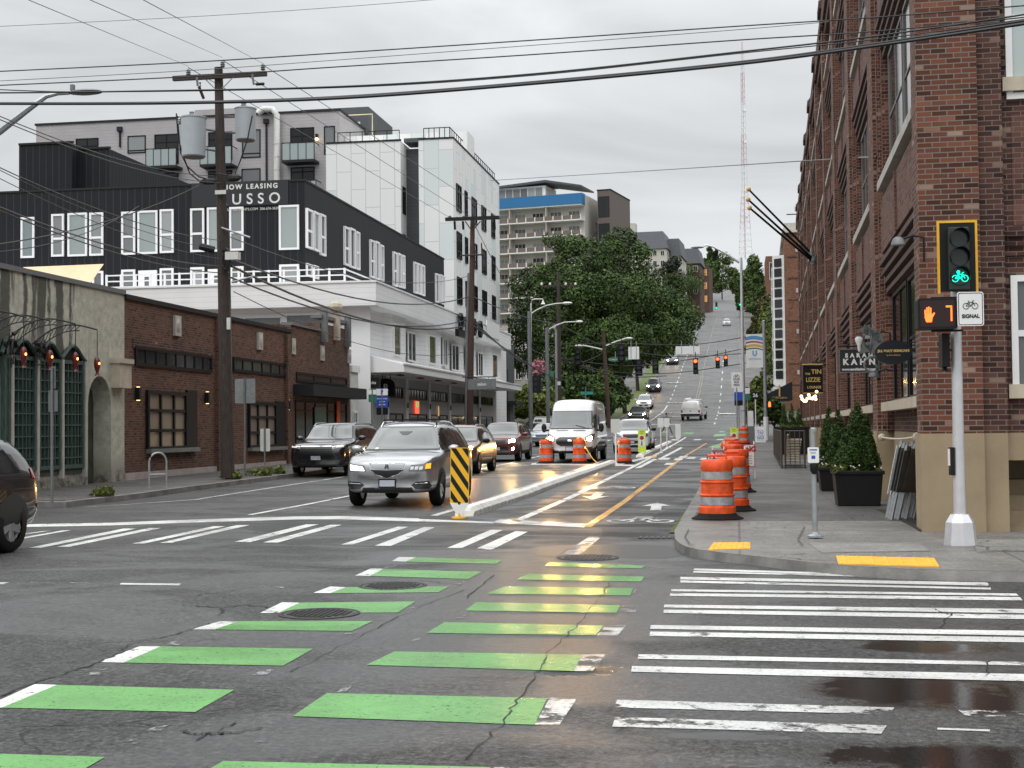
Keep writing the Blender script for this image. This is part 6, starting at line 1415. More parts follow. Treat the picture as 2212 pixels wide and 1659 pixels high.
    def plate(s, z, d='front', w=.16, y=0):
        s.patch('plate_frame', d, [(-w - .025, z - .095), (w + .025, z - .095), (w + .025, z + .095), (-w - .025, z + .095)], M['black'], .012, step=.1); s.patch('licence_plate', d, [(-w, z - .07), (w, z - .07), (w, z + .07), (-w, z + .07)], M['plate'], .02, step=.1)
    def rails(s, m, t0=.18, t1=.6, x=.60, cross=()):
        for sd in (1, -1):
            pts = []
            for i in range(9):
                t = t0 + (t1 - t0) * i / 8; h, _, _ = s.proj('top', sd * x * s.W / 2, (t - .5) * s.L); pts.append((sd * x * s.W / 2, (t - .5) * s.L, h.z + (.05 if 0 < i < 8 else 0)))
            b = B(); b.tube(pts, .022, 6); b.obj('roof_rail', m, s.t, True)
        for t in cross:
            h, _, _ = s.proj('top', 0, (t - .5) * s.L); b = B(); b.box(-x * s.W / 2, x * s.W / 2, (t - .5) * s.L - .04, (t - .5) * s.L + .04, h.z + .035, h.z + .065); b.obj('roof_bar', M['black'], s.t)
def _inside(x, y, P):
    c = False; n = len(P)
    for i in range(n):
        a, b_ = P[i], P[i - 1]
        if (a.y > y) != (b_.y > y) and x < (b_.x - a.x) * (y - a.y) / (b_.y - a.y) + a.x: c = not c
    return c
def facing(px, py, dz=0, X=None):
    p = G(px, py); return p
def carpos(px, py, L, X=None):    # pixel of the front bumper's foot -> middle of a car coming down the street
    p = G(px, py); x = p.x if X is None else X; y = p.y + L / 2; return Vector((x, y, zg(y)))
def grade(Y): return math.atan((zg(Y + 2) - zg(Y - 2)) / 4)

# --- the silver SUV in front
silver = carpaint('silver_paint', (.34, .35, .36), .75, .30)
pa = carpos(848, 1097, 4.9); pa.z = 0
A = Car('silver_suv', 'silver SUV with roof rails stopped at the line beside the striped marker', 4.9, 1.98, 1.80, 'suvA', silver, pa - Vector((.14, 0, 0)), R(180) + R(.5), wheelr=.37)
A.glass(.925, .665, side=((.52, .70, (.0, .085)), (.34, .505, (0, 0)), (.13, .325, (.06, 0))), ws=(.66, .82))
A.mirrors(silver, .665, .66, 1.05)
H = 1.73; A.zo = -.05
hl = [(.45, .80), (.50, .93), (.80, .965), (.90, .98), (.88, .84), (.80, .80)]
M['drl'] = mat('lit_lamp_row', (.5, .5, .5), .2, emit=(1, .90, .72), estr=3.0); M['ambern'] = mat('amber_lamp', (.6, .15, .01), .2, emit=(1, .25, .02), estr=2.2)
hs = A.both('headlight', 'front', hl, M['headhousing'], .006)
A.patch('bulb', 'front', [(.48, .815), (.53, .90), (.82, .945), (.80, .83)], M['drl'], .014, hs[0], .05)
for k in range(3): A.patch('lamp_cell', 'front', [(-.56 - k * .09, .84), (-.49 - k * .09, .83), (-.50 - k * .09, .90), (-.57 - k * .09, .905)], M['chrome'], .014, hs[1], .05)
A.patch('indicator', 'front', [(-.88, .86), (-.79, .85), (-.80, .95), (-.88, .965)], M['ambern'], .016, hs[1], .05)
A.patch('grille_surround', 'front', [(-.40, .985), (.40, .985), (.36, .85), (.25, .74), (0, .655), (-.25, .74), (-.36, .85)], M['chrome'], .008)
A.patch('grille', 'front', [(-.36, .845), (-.2, .835), (0, .825), (.2, .835), (.36, .845), (.24, .755), (0, .675), (-.24, .755)], M['grille'], .022, step=.04)
A.patch('grille_blade', 'front', [(-.375, .965), (.375, .965), (.35, .87), (.18, .845), (0, .835), (-.18, .845), (-.35, .87)], silver, .030, step=.04)
for nm, q in (('emblem', [(-.045, .855), (-.025, .945), (-.008, .945), (-.005, .91), (-.022, .855)]), ('emblem', [(.045, .855), (.025, .945), (.008, .945), (.005, .91), (.022, .855)]), ('emblem', [(-.03, .885), (.03, .885), (.028, .900), (-.028, .900)])): A.patch(nm, 'front', q, M['grille'], .044, step=.03)
A.plate(.56); A.patch('lower_intake', 'front', [(-.52, .47), (.52, .47), (.58, .38), (-.58, .38)], M['grille'], .008)
v = A.both('fog_recess', 'front', [(.50, .52), (.60, .585), (.86, .60), (.90, .50), (.86, .44), (.60, .43)], M['grille'], .008)
A.patch('chrome_strip', 'front', [(.58, .54), (.84, .555), (.84, .572), (.58, .557)], M['chrome'], .018, v[0]); A.patch('chrome_strip', 'front', [(-.58, .54), (-.84, .555), (-.84, .572), (-.58, .557)][::-1], M['chrome'], .018, v[1])
A.rails(M['chrome'], .2, .6, .62, (.33, .55))
A.zo = 0; A.patch('windshield_sensor', 'front', [(-.16, 1.575), (.16, 1.575), (.06, 1.50), (-.06, 1.50)], M['sideglass'], .014)
A.patch('sticker', 'front', [(.52, 1.19), (.60, 1.19), (.59, 1.23), (.52, 1.23)], M['offwhite'], .014)
A.patch('door_handle', 'right', [(-.2, 1.0), (0.0, 1.0), (0.0, 1.03), (-.2, 1.03)], M['chrome'], .012); 
for d in ('left', 'right'): A.patch('side_moulding', d, [(-1.2, .36), (1.2, .36), (1.2, .42), (-1.2, .42)], M['chrome'], .006)
# --- generic front faces
def face(C, kind, on='lampwarm', emblem=False):
    H, W = C.H, C.W / 2
    S_ = lambda pts: [(x * W, z * H) for x, z in pts]
    if kind == 'split':       # slim lamps over a big black grille
        C.lights(S_([(.55, .515), (.58, .565), (.90, .585), (.92, .53)]), on, S_([(.66, .53), (.67, .56), (.88, .572), (.88, .54)]))
        C.patch('grille', 'front', S_([(-.52, .56), (.52, .56), (.60, .38), (.50, .30), (-.50, .30), (-.60, .38)]), M['grille'], .010)
        C.patch('grille_bar', 'front', S_([(-.52, .548), (.52, .548), (.52, .565), (-.52, .565)]), M['chrome'], .018)
        for k in range(5): C.patch('grille_slat', 'front', S_([(-.50, .34 + k * .04), (.50, .34 + k * .04), (.50, .348 + k * .04), (-.50, .348 + k * .04)]), M['charcoal'], .018)
    elif kind == 'wide':
        C.lights(S_([(.50, .46), (.54, .54), (.86, .575), (.90, .50), (.80, .455)]), on, S_([(.58, .475), (.60, .53), (.82, .555), (.84, .50)]))
        C.patch('grille', 'front', S_([(-.44, .545), (.44, .545), (.40, .46), (.30, .44), (-.30, .44), (-.40, .46)]), M['grille'], .010)
        C.patch('lower_intake', 'front', S_([(-.50, .36), (.50, .36), (.56, .27), (-.56, .27)]), M['grille'], .008)
    elif kind == 'plain':
        C.lights(S_([(.50, .47), (.54, .55), (.86, .575), (.90, .50)]), on, S_([(.60, .485), (.62, .54), (.82, .555), (.83, .50)]))
        C.patch('grille', 'front', S_([(-.42, .50), (.42, .50), (.36, .40), (-.36, .40)]), M['grille'], .010)
# --- black SUV parked at the left
blk = carpaint('black_paint', (.010, .010, .012), .2, .2)
p = carpos(700, 1027, 5.1, -13.6); p.y = 45.6 + 0; p.z = zg(p.y)
C = Car('black_suv', 'black three-row SUV parked at the left kerb with a chrome grille bar', 5.1, 1.99, 1.79, 'blocky', blk, p, R(180), wheelr=.38); C.glass(.94, .69, side=((.54, .69, (0, .07)), (.32, .525, (0, 0)), (.08, .305, (.03, 0))), sidez=(.685, .93)); C.mirrors(blk, .70, .665)
face(C, 'split', 'lampfaint'); C.plate(.62); C.rails(M['steel'], .12, .6, .70)
for sd in (1, -1): C.patch('headlight_strip', 'front', [(sd * .54, .97), (sd * .84, 1.0), (sd * .84, 1.02), (sd * .54, .99)], M['chrome'], .02)
# --- grey crossover behind the silver one, headlight blazing orange, its glow mixed into the paint
gry = carpaint('headlight_tinted_paint', (.17, .085, .05), .5, .3); emis('lamporange', (1, .42, .09), 220)
p = carpos(985, 1018, 4.6, -9.5); p.y = 46.8; p.z = zg(p.y)
C = Car('grey_crossover', 'grey crossover behind the silver SUV, paint tinted by its orange-glowing headlight', 4.6, 1.86, 1.66, 'suv', gry, p, R(180), wheelr=.36, lower=M['cladding']); C.glass(.93, .665, side=((.52, .70, (0, .085)), (.34, .505, (0, 0)), (.13, .325, (.06, 0)))); C.mirrors(M['black'], .665, .66); face(C, 'wide', 'lamporange'); C.plate(.55); C.rails(M['steel'], .2, .6, .62)
C.both('fog_light', 'front', [(.62, .46), (.70, .46), (.70, .54), (.62, .54)], M['headhousing'], .012)
headlamp_beam(C, -.66, .84, 550, (1, .48, .1))
# --- red SUV
red = carpaint('maroon_paint', (.11, .022, .022), .5, .3)
p = carpos(1095, 992, 4.6, -7.25); p.y = 59.5; p.x = -10.1; p.z = zg(p.y)
C = Car('maroon_suv', 'maroon SUV with dark bumper and bright headlight between the crossover and white van', 4.6, 1.86, 1.70, 'blocky', red, p, R(180), wheelr=.36, lower=M['cladding']); C.glass(.93, .675, side=((.53, .69, (0, .07)), (.34, .515, (0, 0)), (.10, .325, (.05, 0)))); C.mirrors(red, .68, .665); face(C, 'wide', 'lampwhite'); C.plate(.55); C.rails(M['black'], .15, .6, .66)
C.both('fog_light', 'front', [(.66, .50), (.74, .50), (.74, .58), (.66, .58)], M['lampwhite'], .012)
headlamp_beam(C, -.66, .86, 600)
# --- small blue-grey sedan farther back
p = PD(1180, 960, 85); C = Car('silver_sedan', 'pale blue-silver sedan partly hidden between maroon SUV and white van', 4.6, 1.8, 1.42, 'sedan', carpaint('blue_silver_paint', (.28, .32, .37), .6, .3), (p.x, p.y, zg(p.y)), R(180), wheelr=.33); C.glass(.93, .68, side=((.48, .66, (.0, .09)), (.28, .465, (.08, 0)))); C.mirrors(silver, .68, .66); face(C, 'plain', None); 
# --- white van
wht = carpaint('van_white_paint', (.66, .66, .66), 0, .3)
p = carpos(1245, 990, 5.9, -5.95); p.y = 55.5 + 3.0; p.z = zg(p.y); p.x = -6.75
C = Car('white_van', 'white high-roof cargo van with both headlights lit behind the orange drums', 5.95, 2.06, 2.62, 'van', wht, p, R(180), wheelr=.36, wb=(.2, .845), cat='van', lower=M['cladding'])
Hh, W = 2.62, 1.03
C.patch('windshield_seal', 'front', [(-.86, 2.12), (.86, 2.12), (.965, 1.36), (-.965, 1.36)], M['grille'], .006); C.patch('windshield', 'front', [(-.82, 2.09), (.82, 2.09), (.93, 1.40), (-.93, 1.40)], M['windshield'], .012)
for d in ('right', 'left'): C.patch('side_window', d, [(1.05, 1.98), (1.55, 1.98), (2.2, 1.42), (1.05, 1.38)], M['sideglass'], .008); C.patch('window_graphic', d, [(.1, 1.9), (.6, 1.9), (.6, 1.5), (.1, 1.5)], M['blue'], .008); C.patch('side_moulding', d, [(-1.6, .72), (1.5, .72), (1.5, .80), (-1.6, .80)], M['cladding'], .01)
C.patch('grille', 'front', [(-.42, 1.03), (.42, 1.03), (.58, .93), (.56, .78), (.40, .68), (-.40, .68), (-.56, .78), (-.58, .93)], M['grille'], .012)
C.patch('emblem', 'front', [(-.08, .86), (.08, .86), (.08, .92), (-.08, .92)], M['chrome'], .025)
C.lights([(.60, .86), (.62, 1.02), (.86, 1.16), (.98, 1.18), (.96, .95), (.80, .84)], 'lampwarm', [(.70, .90), (.71, 1.0), (.86, 1.06), (.90, .98), (.82, .88)])
headlamp_beam(C, -.8, .98, 620, (1, .52, .13)); headlamp_beam(C, .8, .98, 620, (1, .52, .13))
C.plate(.55); C.both('fog_light', 'front', [(.70, .45), (.80, .45), (.80, .53), (.70, .53)], M['headhousing'], .012)
for sd in (1, -1):
    C.patch('bonnet_vent', 'front', [(sd * .1, 1.285), (sd * .6, 1.285), (sd * .6, 1.31), (sd * .1, 1.31)], M['grille'], .012)
    b = B(); x = sd * 1.20; b.ball((x, 1.9, 1.42), (.11, .08, .19), 12, 8); b.tube([(sd * .95, 2.0, 1.32), (x, 1.95, 1.32)], .05, 6); b.obj('side_mirror', M['black'], C.t, True)
b = B(); b.tube([(-.75, 2.62, 1.37), (-.2, 2.5, 1.52)], .018, 5); b.obj('wiper', M['black'], C.t)
# --- white SUV just behind the signs
w2_ = carpaint('white_paint', (.64, .65, .66), 0, .3)
p = Vector((-4.35, 70, 0)); p.x = PD(1360, 960, 68).x + .1; p.z = zg(70)
C = Car('white_suv', 'white SUV with black lower bumper behind the white delineator posts', 4.6, 1.88, 1.72, 'blocky', w2_, p, R(180), wheelr=.36, lower=M['cladding']); C.glass(.93, .675, side=((.53, .69, (0, .07)), (.34, .515, (0, 0)), (.10, .325, (.05, 0)))); C.mirrors(M['black'], .68, .665); face(C, 'wide', None); C.plate(.55)
# --- cars queued on the hill
def queue(name, label, px, py, depth, L, W, H, prof, paint, on, fk='wide', away=False, cat='car', X=None):
    p = PD(px, py, depth); Y = p.y + (0 if away else 0); x = p.x if X is None else X
    return Car(name, label, L, W, H, prof, paint, (x, Y, zg(Y)), 0 if away else R(180), cat, wheelr=.35, lower=None, pitch=grade(Y) * (1 if away else -1))
dk = carpaint('dark_grey_paint', (.04, .042, .046), .5, .3)
C = queue('dark_sedan', 'dark grey sedan with bright headlights waiting first at the foot of the hill', 1379, 903, 133, 4.6, 1.83, 1.45, 'sedan', dk, 1); C.glass(.93, .68, side=((.48, .66, (.0, .09)), (.28, .465, (.08, 0)))); C.mirrors(dk, .68, .66); face(C, 'plain', 'lampwhite')
C = queue('white_crossover', 'white crossover second in the queue coming down the hill', 1393, 880, 163, 4.6, 1.88, 1.68, 'suv', w2_, 1); C.glass(.93, .665, side=((.52, .70, (0, .085)), (.34, .505, (0, 0)))); C.mirrors(w2_, .665, .66); face(C, 'wide', 'lampwhite'); C.plate(.5)
C = queue('dark_suv', 'dark SUV with yellow headlights third in the queue on the hill', 1413, 850, 186, 4.7, 1.9, 1.75, 'suv', dk, 1); C.glass(.93, .665, side=((.52, .70, (0, .085)),)); C.mirrors(dk, .665, .66); face(C, 'wide', 'lampwarm'); C.plate(.55)
C = queue('black_sedan', 'small dark car high on the hill left of the hanging signals', 1453, 779, 222, 4.6, 1.85, 1.5, 'sedan', carpaint('navy_paint', (.015, .018, .03), .4, .3), 1); C.glass(.93, .68); C.mirrors(dk, .68, .66); face(C, 'plain', 'lampwarm')
C = queue('distant_white_car', 'tiny white car far up the steep street', 1570, 703, 322, 4.6, 1.85, 1.6, 'suv', w2_, 1); C.glass(.93, .66); face(C, 'wide', None)
# --- white pickup with camper shell going away
p = PD(1500, 903, 134); X = p.x
C = Car('white_pickup', 'white pickup with a boxy camper shell driving away up the hill', 5.6, 1.98, 1.95, 'pickup', wht, (X, p.y, zg(p.y)), R(-6), 'pickup', wheelr=.39, pitch=grade(p.y))
C.patch('rear_bumper', 'rear', [(-.92, .52), (.92, .52), (.92, .68), (-.92, .68)], M['grille'], .05); C.both('tail_light', 'rear', [(.76, .80), (.90, .80), (.90, 1.05), (.76, 1.05)], M['taillight'], .02); C.plate(.60, 'rear')
C.patch('shell_door', 'rear', [(-.68, 1.18), (.68, 1.18), (.62, 1.80), (-.62, 1.80)], M['offwhite'], .02); C.patch('tailgate_mark', 'rear', [(-.08, .92), (.08, .92), (.08, 1.0), (-.08, 1.0)], M['black'], .02)
for d in ('right', 'left'): C.patch('side_window', d, [(.0, 1.75), (.55, 1.75), (.95, 1.2), (.0, 1.2)], M['sideglass'], .01)
C.mirrors(M['black'], .62, .66); b = B(); b.box(-.75, .75, -1.6, -1.5, 1.95, 2.0); b.box(-.75, .75, .0, .1, 1.95, 2.0); b.tube([(-.5, -2.7, 2.08), (-.5, 1.2, 2.05)], .09, 8); b.obj('roof_rack', M['white'], C.t)
# --- black car parked beyond the left signal poles and a black pickup end
p = PD(1165, 895, 112); C = Car('parked_black_car', 'black car parked beyond the left signal poles under the hedge', 4.5, 1.85, 1.6, 'suv', blk, (p.x, p.y, zg(p.y)), R(90), wheelr=.34); C.glass(.93, .66, side=((.52, .70, (0, .085)), (.34, .505, (0, 0))))
# --- dark car cut by the left edge of the picture
dkg = carpaint('graphite_paint', (.030, .031, .034), .5, .25)
q = G(5, 1193); L_ = 4.7
C = Car('graphite_crossover', 'dark grey car cut off by the left edge, only its tail and rear wheel showing', L_, 1.87, 1.66, 'suv', dkg, (q.x - .80, q.y - .31 * L_, 0), R(178), wheelr=.37)
C.glass(.93, .67, side=((.52, .70, (0, .085)), (.34, .505, (0, 0)), (.13, .325, (.06, 0))))
C.patch('tail_light', 'left', [(-2.30, .98), (-1.98, 1.0), (-2.03, 1.14), (-2.26, 1.14)], M['taillight'], .012); C.patch('reflector', 'left', [(-2.2, .58), (-2.1, .58), (-2.1, .64), (-2.2, .64)], M['taillight'], .012); C.rails(M['chrome'], .2, .6, .62)
# ================================================================ street furniture
def at(px, py, dz=.13): p = G(px, py, dz); return p
def sc_at(P): return F / (Vector(P) - EYE).dot(FW)          # picture pixels per metre at a point
def rrect(w, h, r, n=4):
    pts = []
    for cx, cz, a0 in ((w - r, h - r, 0), (-w + r, h - r, 90), (-w + r, -h + r, 180), (w - r, -h + r, 270)):
        for i in range(n + 1): a = R(a0 + 90 * i / n); pts.append((cx + r * math.cos(a), cz + r * math.sin(a)))
    return pts
def bikeicon(b, cx, cz, s, y0=-.006, y1=0):
    for dx in (-.5, .5): b.tube([(cx + dx * s + .34 * s * math.cos(a), y0, cz + .34 * s * math.sin(a)) for a in [i * math.pi / 8 for i in range(17)]], .035 * s, 4, False)
    for p, q in (((-.5, 0), (-.2, .45)), ((-.2, .45), (.28, .45)), ((.28, .45), (.5, 0)), ((-.2, .45), (.02, 0)), ((.02, 0), (.28, .45)), ((-.5, 0), (.02, 0)), ((-.3, .58), (-.12, .58)), ((.28, .45), (.24, .62)), ((.24, .62), (.4, .64))):
        b.tube([(cx + p[0] * s, y0, cz + p[1] * s), (cx + q[0] * s, y0, cz + q[1] * s)], .035 * s, 4)
# ---- white signal pole with bicycle signal
P = at(2075, 1180, .11); t = thing('signal_pole', 'white metal signal pole with green bicycle signal, countdown hand and BICYCLE SIGNAL plate', 'signal pole', P, R(3))
k = sc_at(P + Vector((0, 0, 2)))
zz = lambda y: P.z * 0 + (1181 - y) / k
xx = lambda x, y=900: (x - (2075 - (1180 - y) * .0195)) / k
b = B(); b.lathe([(.20, 0), (.205, .02), (.175, .30), (.115, .40), (.10, .40)], 8); b.obj('pedestal', M['alu'], t)
b = B(); b.tube([(0, 0, .38), (0, 0, 1.5), (0, 0, zz(500))], [.078, .068, .060], 20); b.obj('pole', M['alu'], t, True)
sgx0, sgx1, sgy0, sgy1 = xx(2021, 560), xx(2105, 560), zz(638), zz(481)
b = B(); cx_, cz_ = (sgx0 + sgx1) / 2, (sgy0 + sgy1) / 2; hw_, hh_ = (sgx1 - sgx0) / 2, (sgy1 - sgy0) / 2
b.box(cx_ - hw_ + .025, cx_ + hw_ - .025, -.16, -.145, cz_ - hh_ + .025, cz_ + hh_ - .025); bp = b.obj('backplate', M['black'], t)
b = B(); yw = .028
b.box(cx_ - hw_, cx_ + hw_, -.165, -.14, cz_ + hh_ - yw, cz_ + hh_); b.box(cx_ - hw_, cx_ - hw_ + yw, -.165, -.14, cz_ - hh_, cz_ + hh_ - yw); b.box(cx_ + hw_ - yw, cx_ + hw_, -.165, -.14, cz_ - hh_, cz_ + hh_ - yw); b.obj('yellow_border', M['yellow'], bp)
b = B(); b.box(cx_ - .125, cx_ + .125, -.26, -.161, cz_ - .42, cz_ + .36); hd = b.obj('signal_head', mat('signal_housing', (.016, .026, .020), .5), t, bevel=.01)
for i, y_ in enumerate((522, 562, 603)):
    z_ = zz(y_); b = B(); b.lathe([(.108, -.275), (.108, -.262), (.001, -.261)], 20, (cx_, 0, z_), 'y'); b.obj('lens', M['lensoff'], hd)
    b = B(); n = 14; pts = []
    for j in range(n + 1): a = R(-25 + 230 * j / n); pts.append((cx_ + .118 * math.cos(a), z_ + .118 * math.sin(a)))
    for j in range(n):
        (x0, z0), (x1, z1) = pts[j], pts[j + 1]; b.face([(x0, -.26, z0), (x1, -.26, z1), (x1, -.42 + .05 * abs(x1 - cx_) / .1, z1), (x0, -.42 + .05 * abs(x0 - cx_) / .1, z0)])
    o = b.obj('visor', M['black'], hd); o.modifiers.new('s', 'SOLIDIFY').thickness = .004
    if i == 2: b = B(); bikeicon(b, cx_, z_ - .03, .115, -.285); b.k = 0; b.lathe([(.02, -.29), (.02, -.28), (.001, -.28)], 8, (cx_ - .02, 0, z_ + .05), 'y'); b.obj('green_bicycle', M['greenlight'], hd)
# plate
px0, px1, pz0, pz1 = xx(2052, 680), xx(2106, 680), zz(712), zz(640); cx_, cz_ = (px0 + px1) / 2, (pz0 + pz1) / 2; w_, h_ = (px1 - px0) / 2, (pz1 - pz0) / 2
b = B(); b.prism([(cx_ + x, cz_ + z) for x, z in rrect(w_, h_, .03)], 'y', -.46, -.452); pl = b.obj('sign', M['white'], t)
b = B()
o_ = rrect(w_ - .012, h_ - .012, .025); i_ = rrect(w_ - .02, h_ - .02, .02)
for j in range(len(o_)): q = (j + 1) % len(o_); b.face([(cx_ + o_[j][0], -.462, cz_ + o_[j][1]), (cx_ + o_[q][0], -.462, cz_ + o_[q][1]), (cx_ + i_[q][0], -.462, cz_ + i_[q][1]), (cx_ + i_[j][0], -.462, cz_ + i_[j][1])])
bikeicon(b, cx_, cz_ + .035, .105, -.463); b.obj('bicycle_symbol', M['black'], pl)
text('SIGNAL', .062, M['black'], pl, (cx_, -.461, cz_ - .09), bold=.002)
b = B(); b.box(cx_ - .02, cx_ + .02, -.45, 0, cz_ - .03, cz_ + .0); b.obj('bracket', M['black'], t)
# pedestrian head
px0, px1, pz0, pz1 = xx(1972, 680), xx(2053, 680), zz(717), zz(651); cx_, cz_ = (px0 + px1) / 2, (pz0 + pz1) / 2; w_, h_ = (px1 - px0) / 2, (pz1 - pz0) / 2
b = B(); b.prism([(cx_ + x, cz_ + z) for x, z in rrect(w_, h_, .03)], 'y', -.42, -.18); ph = b.obj('pedestrian_signal', M['black'], t)
b = B(); b.prism([(cx_ + x, cz_ + z) for x, z in rrect(w_ - .03, h_ - .03, .02)], 'y', -.424, -.42); b.obj('face_plate', mat('dark_red_face', (.02, .004, .004), .3), ph)
b = B(); hx, hz, q = cx_ - w_ * .42, cz_ - .01, .0105
b.prism([(hx - 3.6 * q, hz - 9 * q), (hx + 2.6 * q, hz - 9 * q), (hx + 3.4 * q, hz - 4 * q), (hx + 6.4 * q, hz + 1.2 * q), (hx + 5.4 * q, hz + 2.4 * q), (hx + 2.6 * q, hz - .5 * q), (hx + 2.6 * q, hz + 1 * q), (hx - 5.2 * q, hz + 1 * q), (hx - 5.2 * q, hz - 4 * q)], 'y', -.430, -.425)
for f_, (dx, top_) in enumerate(((-4.7, 5.5), (-2.6, 8.2), (-.5, 9), (1.6, 7.8))): b.box(hx + (dx - .8) * q, hx + (dx + .8) * q, -.430, -.425, hz + 1 * q, hz + top_ * q)
b.obj('hand_symbol', M['handlight'], ph)
b = B(); nx = cx_ + w_ * .62
b.box(nx - .045, nx + .028, -.43, -.425, cz_ + .075, cz_ + .095); b.box(nx + .010, nx + .028, -.43, -.425, cz_ - .095, cz_ + .072); b.obj('digit_seven', M['handlight'], ph)
b = B()
for z_ in (h_ + .012, -h_ - .012): b.box(cx_ - .05, .02, -.3, -.26, cz_ + z_ - .012, cz_ + z_ + .012)
b.box(cx_ + w_, .03, -.32, -.22, cz_ - .03, cz_ + .03); b.obj('bracket', M['black'], t)
# second head seen from the side
b = B(); x_ = xx(2041, 757); z0_, z1_ = zz(795), zz(722); b.box(x_ - .045, x_ + .05, -.10, .14, z0_, z1_); b.tube([(x_, 0, (z0_ + z1_) / 2), (0, 0, (z0_ + z1_) / 2)], .02, 6); b.lathe([(.05, z0_ - .05), (.03, z0_)], 8, (x_, 0, 0)); b.obj('side_signal', M['black'], t, bevel=.01)
b = B(); z0_, z1_ = zz(1028), zz(968); b.box(-.115, -.06, -.06, .05, z0_, z1_); b.k = 1; b.box(-.125, -.115, -.05, .04, z0_ + .12, z1_ - .02); b.k = 0; b.lathe([(.035, -.03), (.03, .03)], 8, (-.09, 0, z0_ + .05)); b.obj('push_button', [M['black'], M['white']], t)

# ---- parking post
P = at(1761, 1160, .128); t = thing('parking_post', 'grey steel post with a small white parking payment plate near the kerb ramp', 'post', P); k = sc_at(P); zz = lambda y: (1160 - y) / k
b = B(); b.tube([(0, 0, 0), (-.01, 0, zz(930))], .036, 14); b.obj('pole', M['steel'], t, True)
b = B(); b.lathe([(.11, 0), (.11, .02), (.06, .04), (.05, .07)], 8); b.obj('base', M['steel'], t); b = B(); b.lathe([(.042, zz(933)), (.042, zz(926)), (.03, zz(924))], 12); b.obj('cap', M['steel'], t)
b = B(); b.prism([(x - .01, zz(983) + z) for x, z in rrect(.075, .105, .02)], 'y', -.065, -.05); q = b.obj('plate', M['white'], t); b = B(); b.box(-.035, .015, -.068, -.066, zz(991), zz(984)); b.box(-.06, .04, -.068, -.066, zz(973), zz(970.5)); b.box(-.045, .025, -.068, -.066, zz(979), zz(977.5)); b.obj('plate_print', M['blue'], q)
b = B(); b.lathe([(.03, zz(1024)), (.055, zz(1016)), (.06, zz(1005)), (.055, zz(1001))], 12, (0, -.02, 0)); b.obj('meter', M['black'], t, True)

# ---- planters with conical evergreens
def cone_tree(name, parent, cx, cy, z0, h, r_, n, seed, m='leafneedle'):
    lobes = []
    rg = random.Random(seed)
    for i in range(16):
        f = i / 15; rr = r_ * (1 - f) ** .75 * (1 if f > .12 else .85); z_ = z0 + h * (.06 + .88 * f); s_ = max(.05, r_ * (.34 - .22 * f))
        for j in range(5 if f < .7 else 3): a = rg.random() * 6.28; lobes.append((cx + rr * .72 * math.cos(a), cy + rr * .72 * math.sin(a), z_, s_, s_, s_ * 1.25))
    for f in (.15, .35, .55): lobes.append((cx, cy, z0 + h * f, r_ * .75 * (1 - f) ** .5, r_ * .75 * (1 - f) ** .5, h * .2))
    return leaves(name, lobes, n, .038, M[m], parent, seed, .5, .1)
def planter(px, py, wpx, hpx, shrub_h, shrub_r, label, seed, n=9000, rot=0):
    P = at(px, py, .13); k = sc_at(P); w_, h_ = wpx / k / 2, hpx / k
    t = thing('planter', label, 'planter', P + Vector((0, w_, 0)), rot, 'black planters with evergreen cones')
    b = B(); a, c = w_ * .86, w_
    b.add([(-a, -a, 0), (a, -a, 0), (a, a, 0), (-a, a, 0), (-c * .97, -c * .97, h_ - .07), (c * .97, -c * .97, h_ - .07), (c * .97, c * .97, h_ - .07), (-c * .97, c * .97, h_ - .07)], [(0, 3, 2, 1), (0, 1, 5, 4), (1, 2, 6, 5), (2, 3, 7, 6), (3, 0, 4, 7)])
    for q in ((-c * 1.04, c * 1.04, -c * 1.04, -c * .9), (-c * 1.04, c * 1.04, c * .9, c * 1.04), (-c * 1.04, -c * .9, -c * .9, c * .9), (c * .9, c * 1.04, -c * .9, c * .9)): b.box(q[0], q[1], q[2], q[3], h_ - .07, h_)
    b.obj('pot', M['blackplastic'], t, bevel=.012)
    b = B(); b.box(-c * .9, c * .9, -c * .9, c * .9, h_ - .09, h_ - .04); b.obj('soil', M['earth'], t)
    cone_tree('evergreen', t, 0.02, 0, h_ - .08, shrub_h, shrub_r, n, seed)
    rg = random.Random(seed + 9); fl = [(-w_ * .8 + rg.uniform(-.1, .25), -w_ * .85 + rg.uniform(-.08, .12), h_ + .0 + rg.uniform(-.02, .07), .09, .08, .07) for _ in range(4)] + [(rg.uniform(-w_, w_), -w_ * .9, h_ + .02, .08, .06, .05) for _ in range(5)]
    leaves('trailing_leaves', fl, 260, .055, M['leafyel'], t, seed + 1, .2); b = B()
    for _ in range(10): x, y, z = rg.uniform(-w_, w_), -w_ * .95 + rg.uniform(-.05, .05), h_ + rg.uniform(.01, .1); b.ball((x, y, z), .016, 6, 4)
    b.obj('flowers', M['white'], t); return t
planter(1857, 1094, 104, 77, 1.36, .46, 'largest square black planter with a broad double-topped evergreen, beside the corner pier', 3, 24000)
bpl = [o for o in bpy.data.objects if o.name == 'planter'][0]; cone_tree('evergreen_top', bpl, .17, .0, .75, .95, .26, 3500, 77)
planter(1814, 1062, 88, 52, 1.42, .36, 'middle black planter with a slim evergreen, just left of the largest planter', 5, 15000)
planter(1793, 1042, 66, 46, 1.5, .34, 'farther black planter with a tall narrow evergreen behind the parking post', 7, 14000)
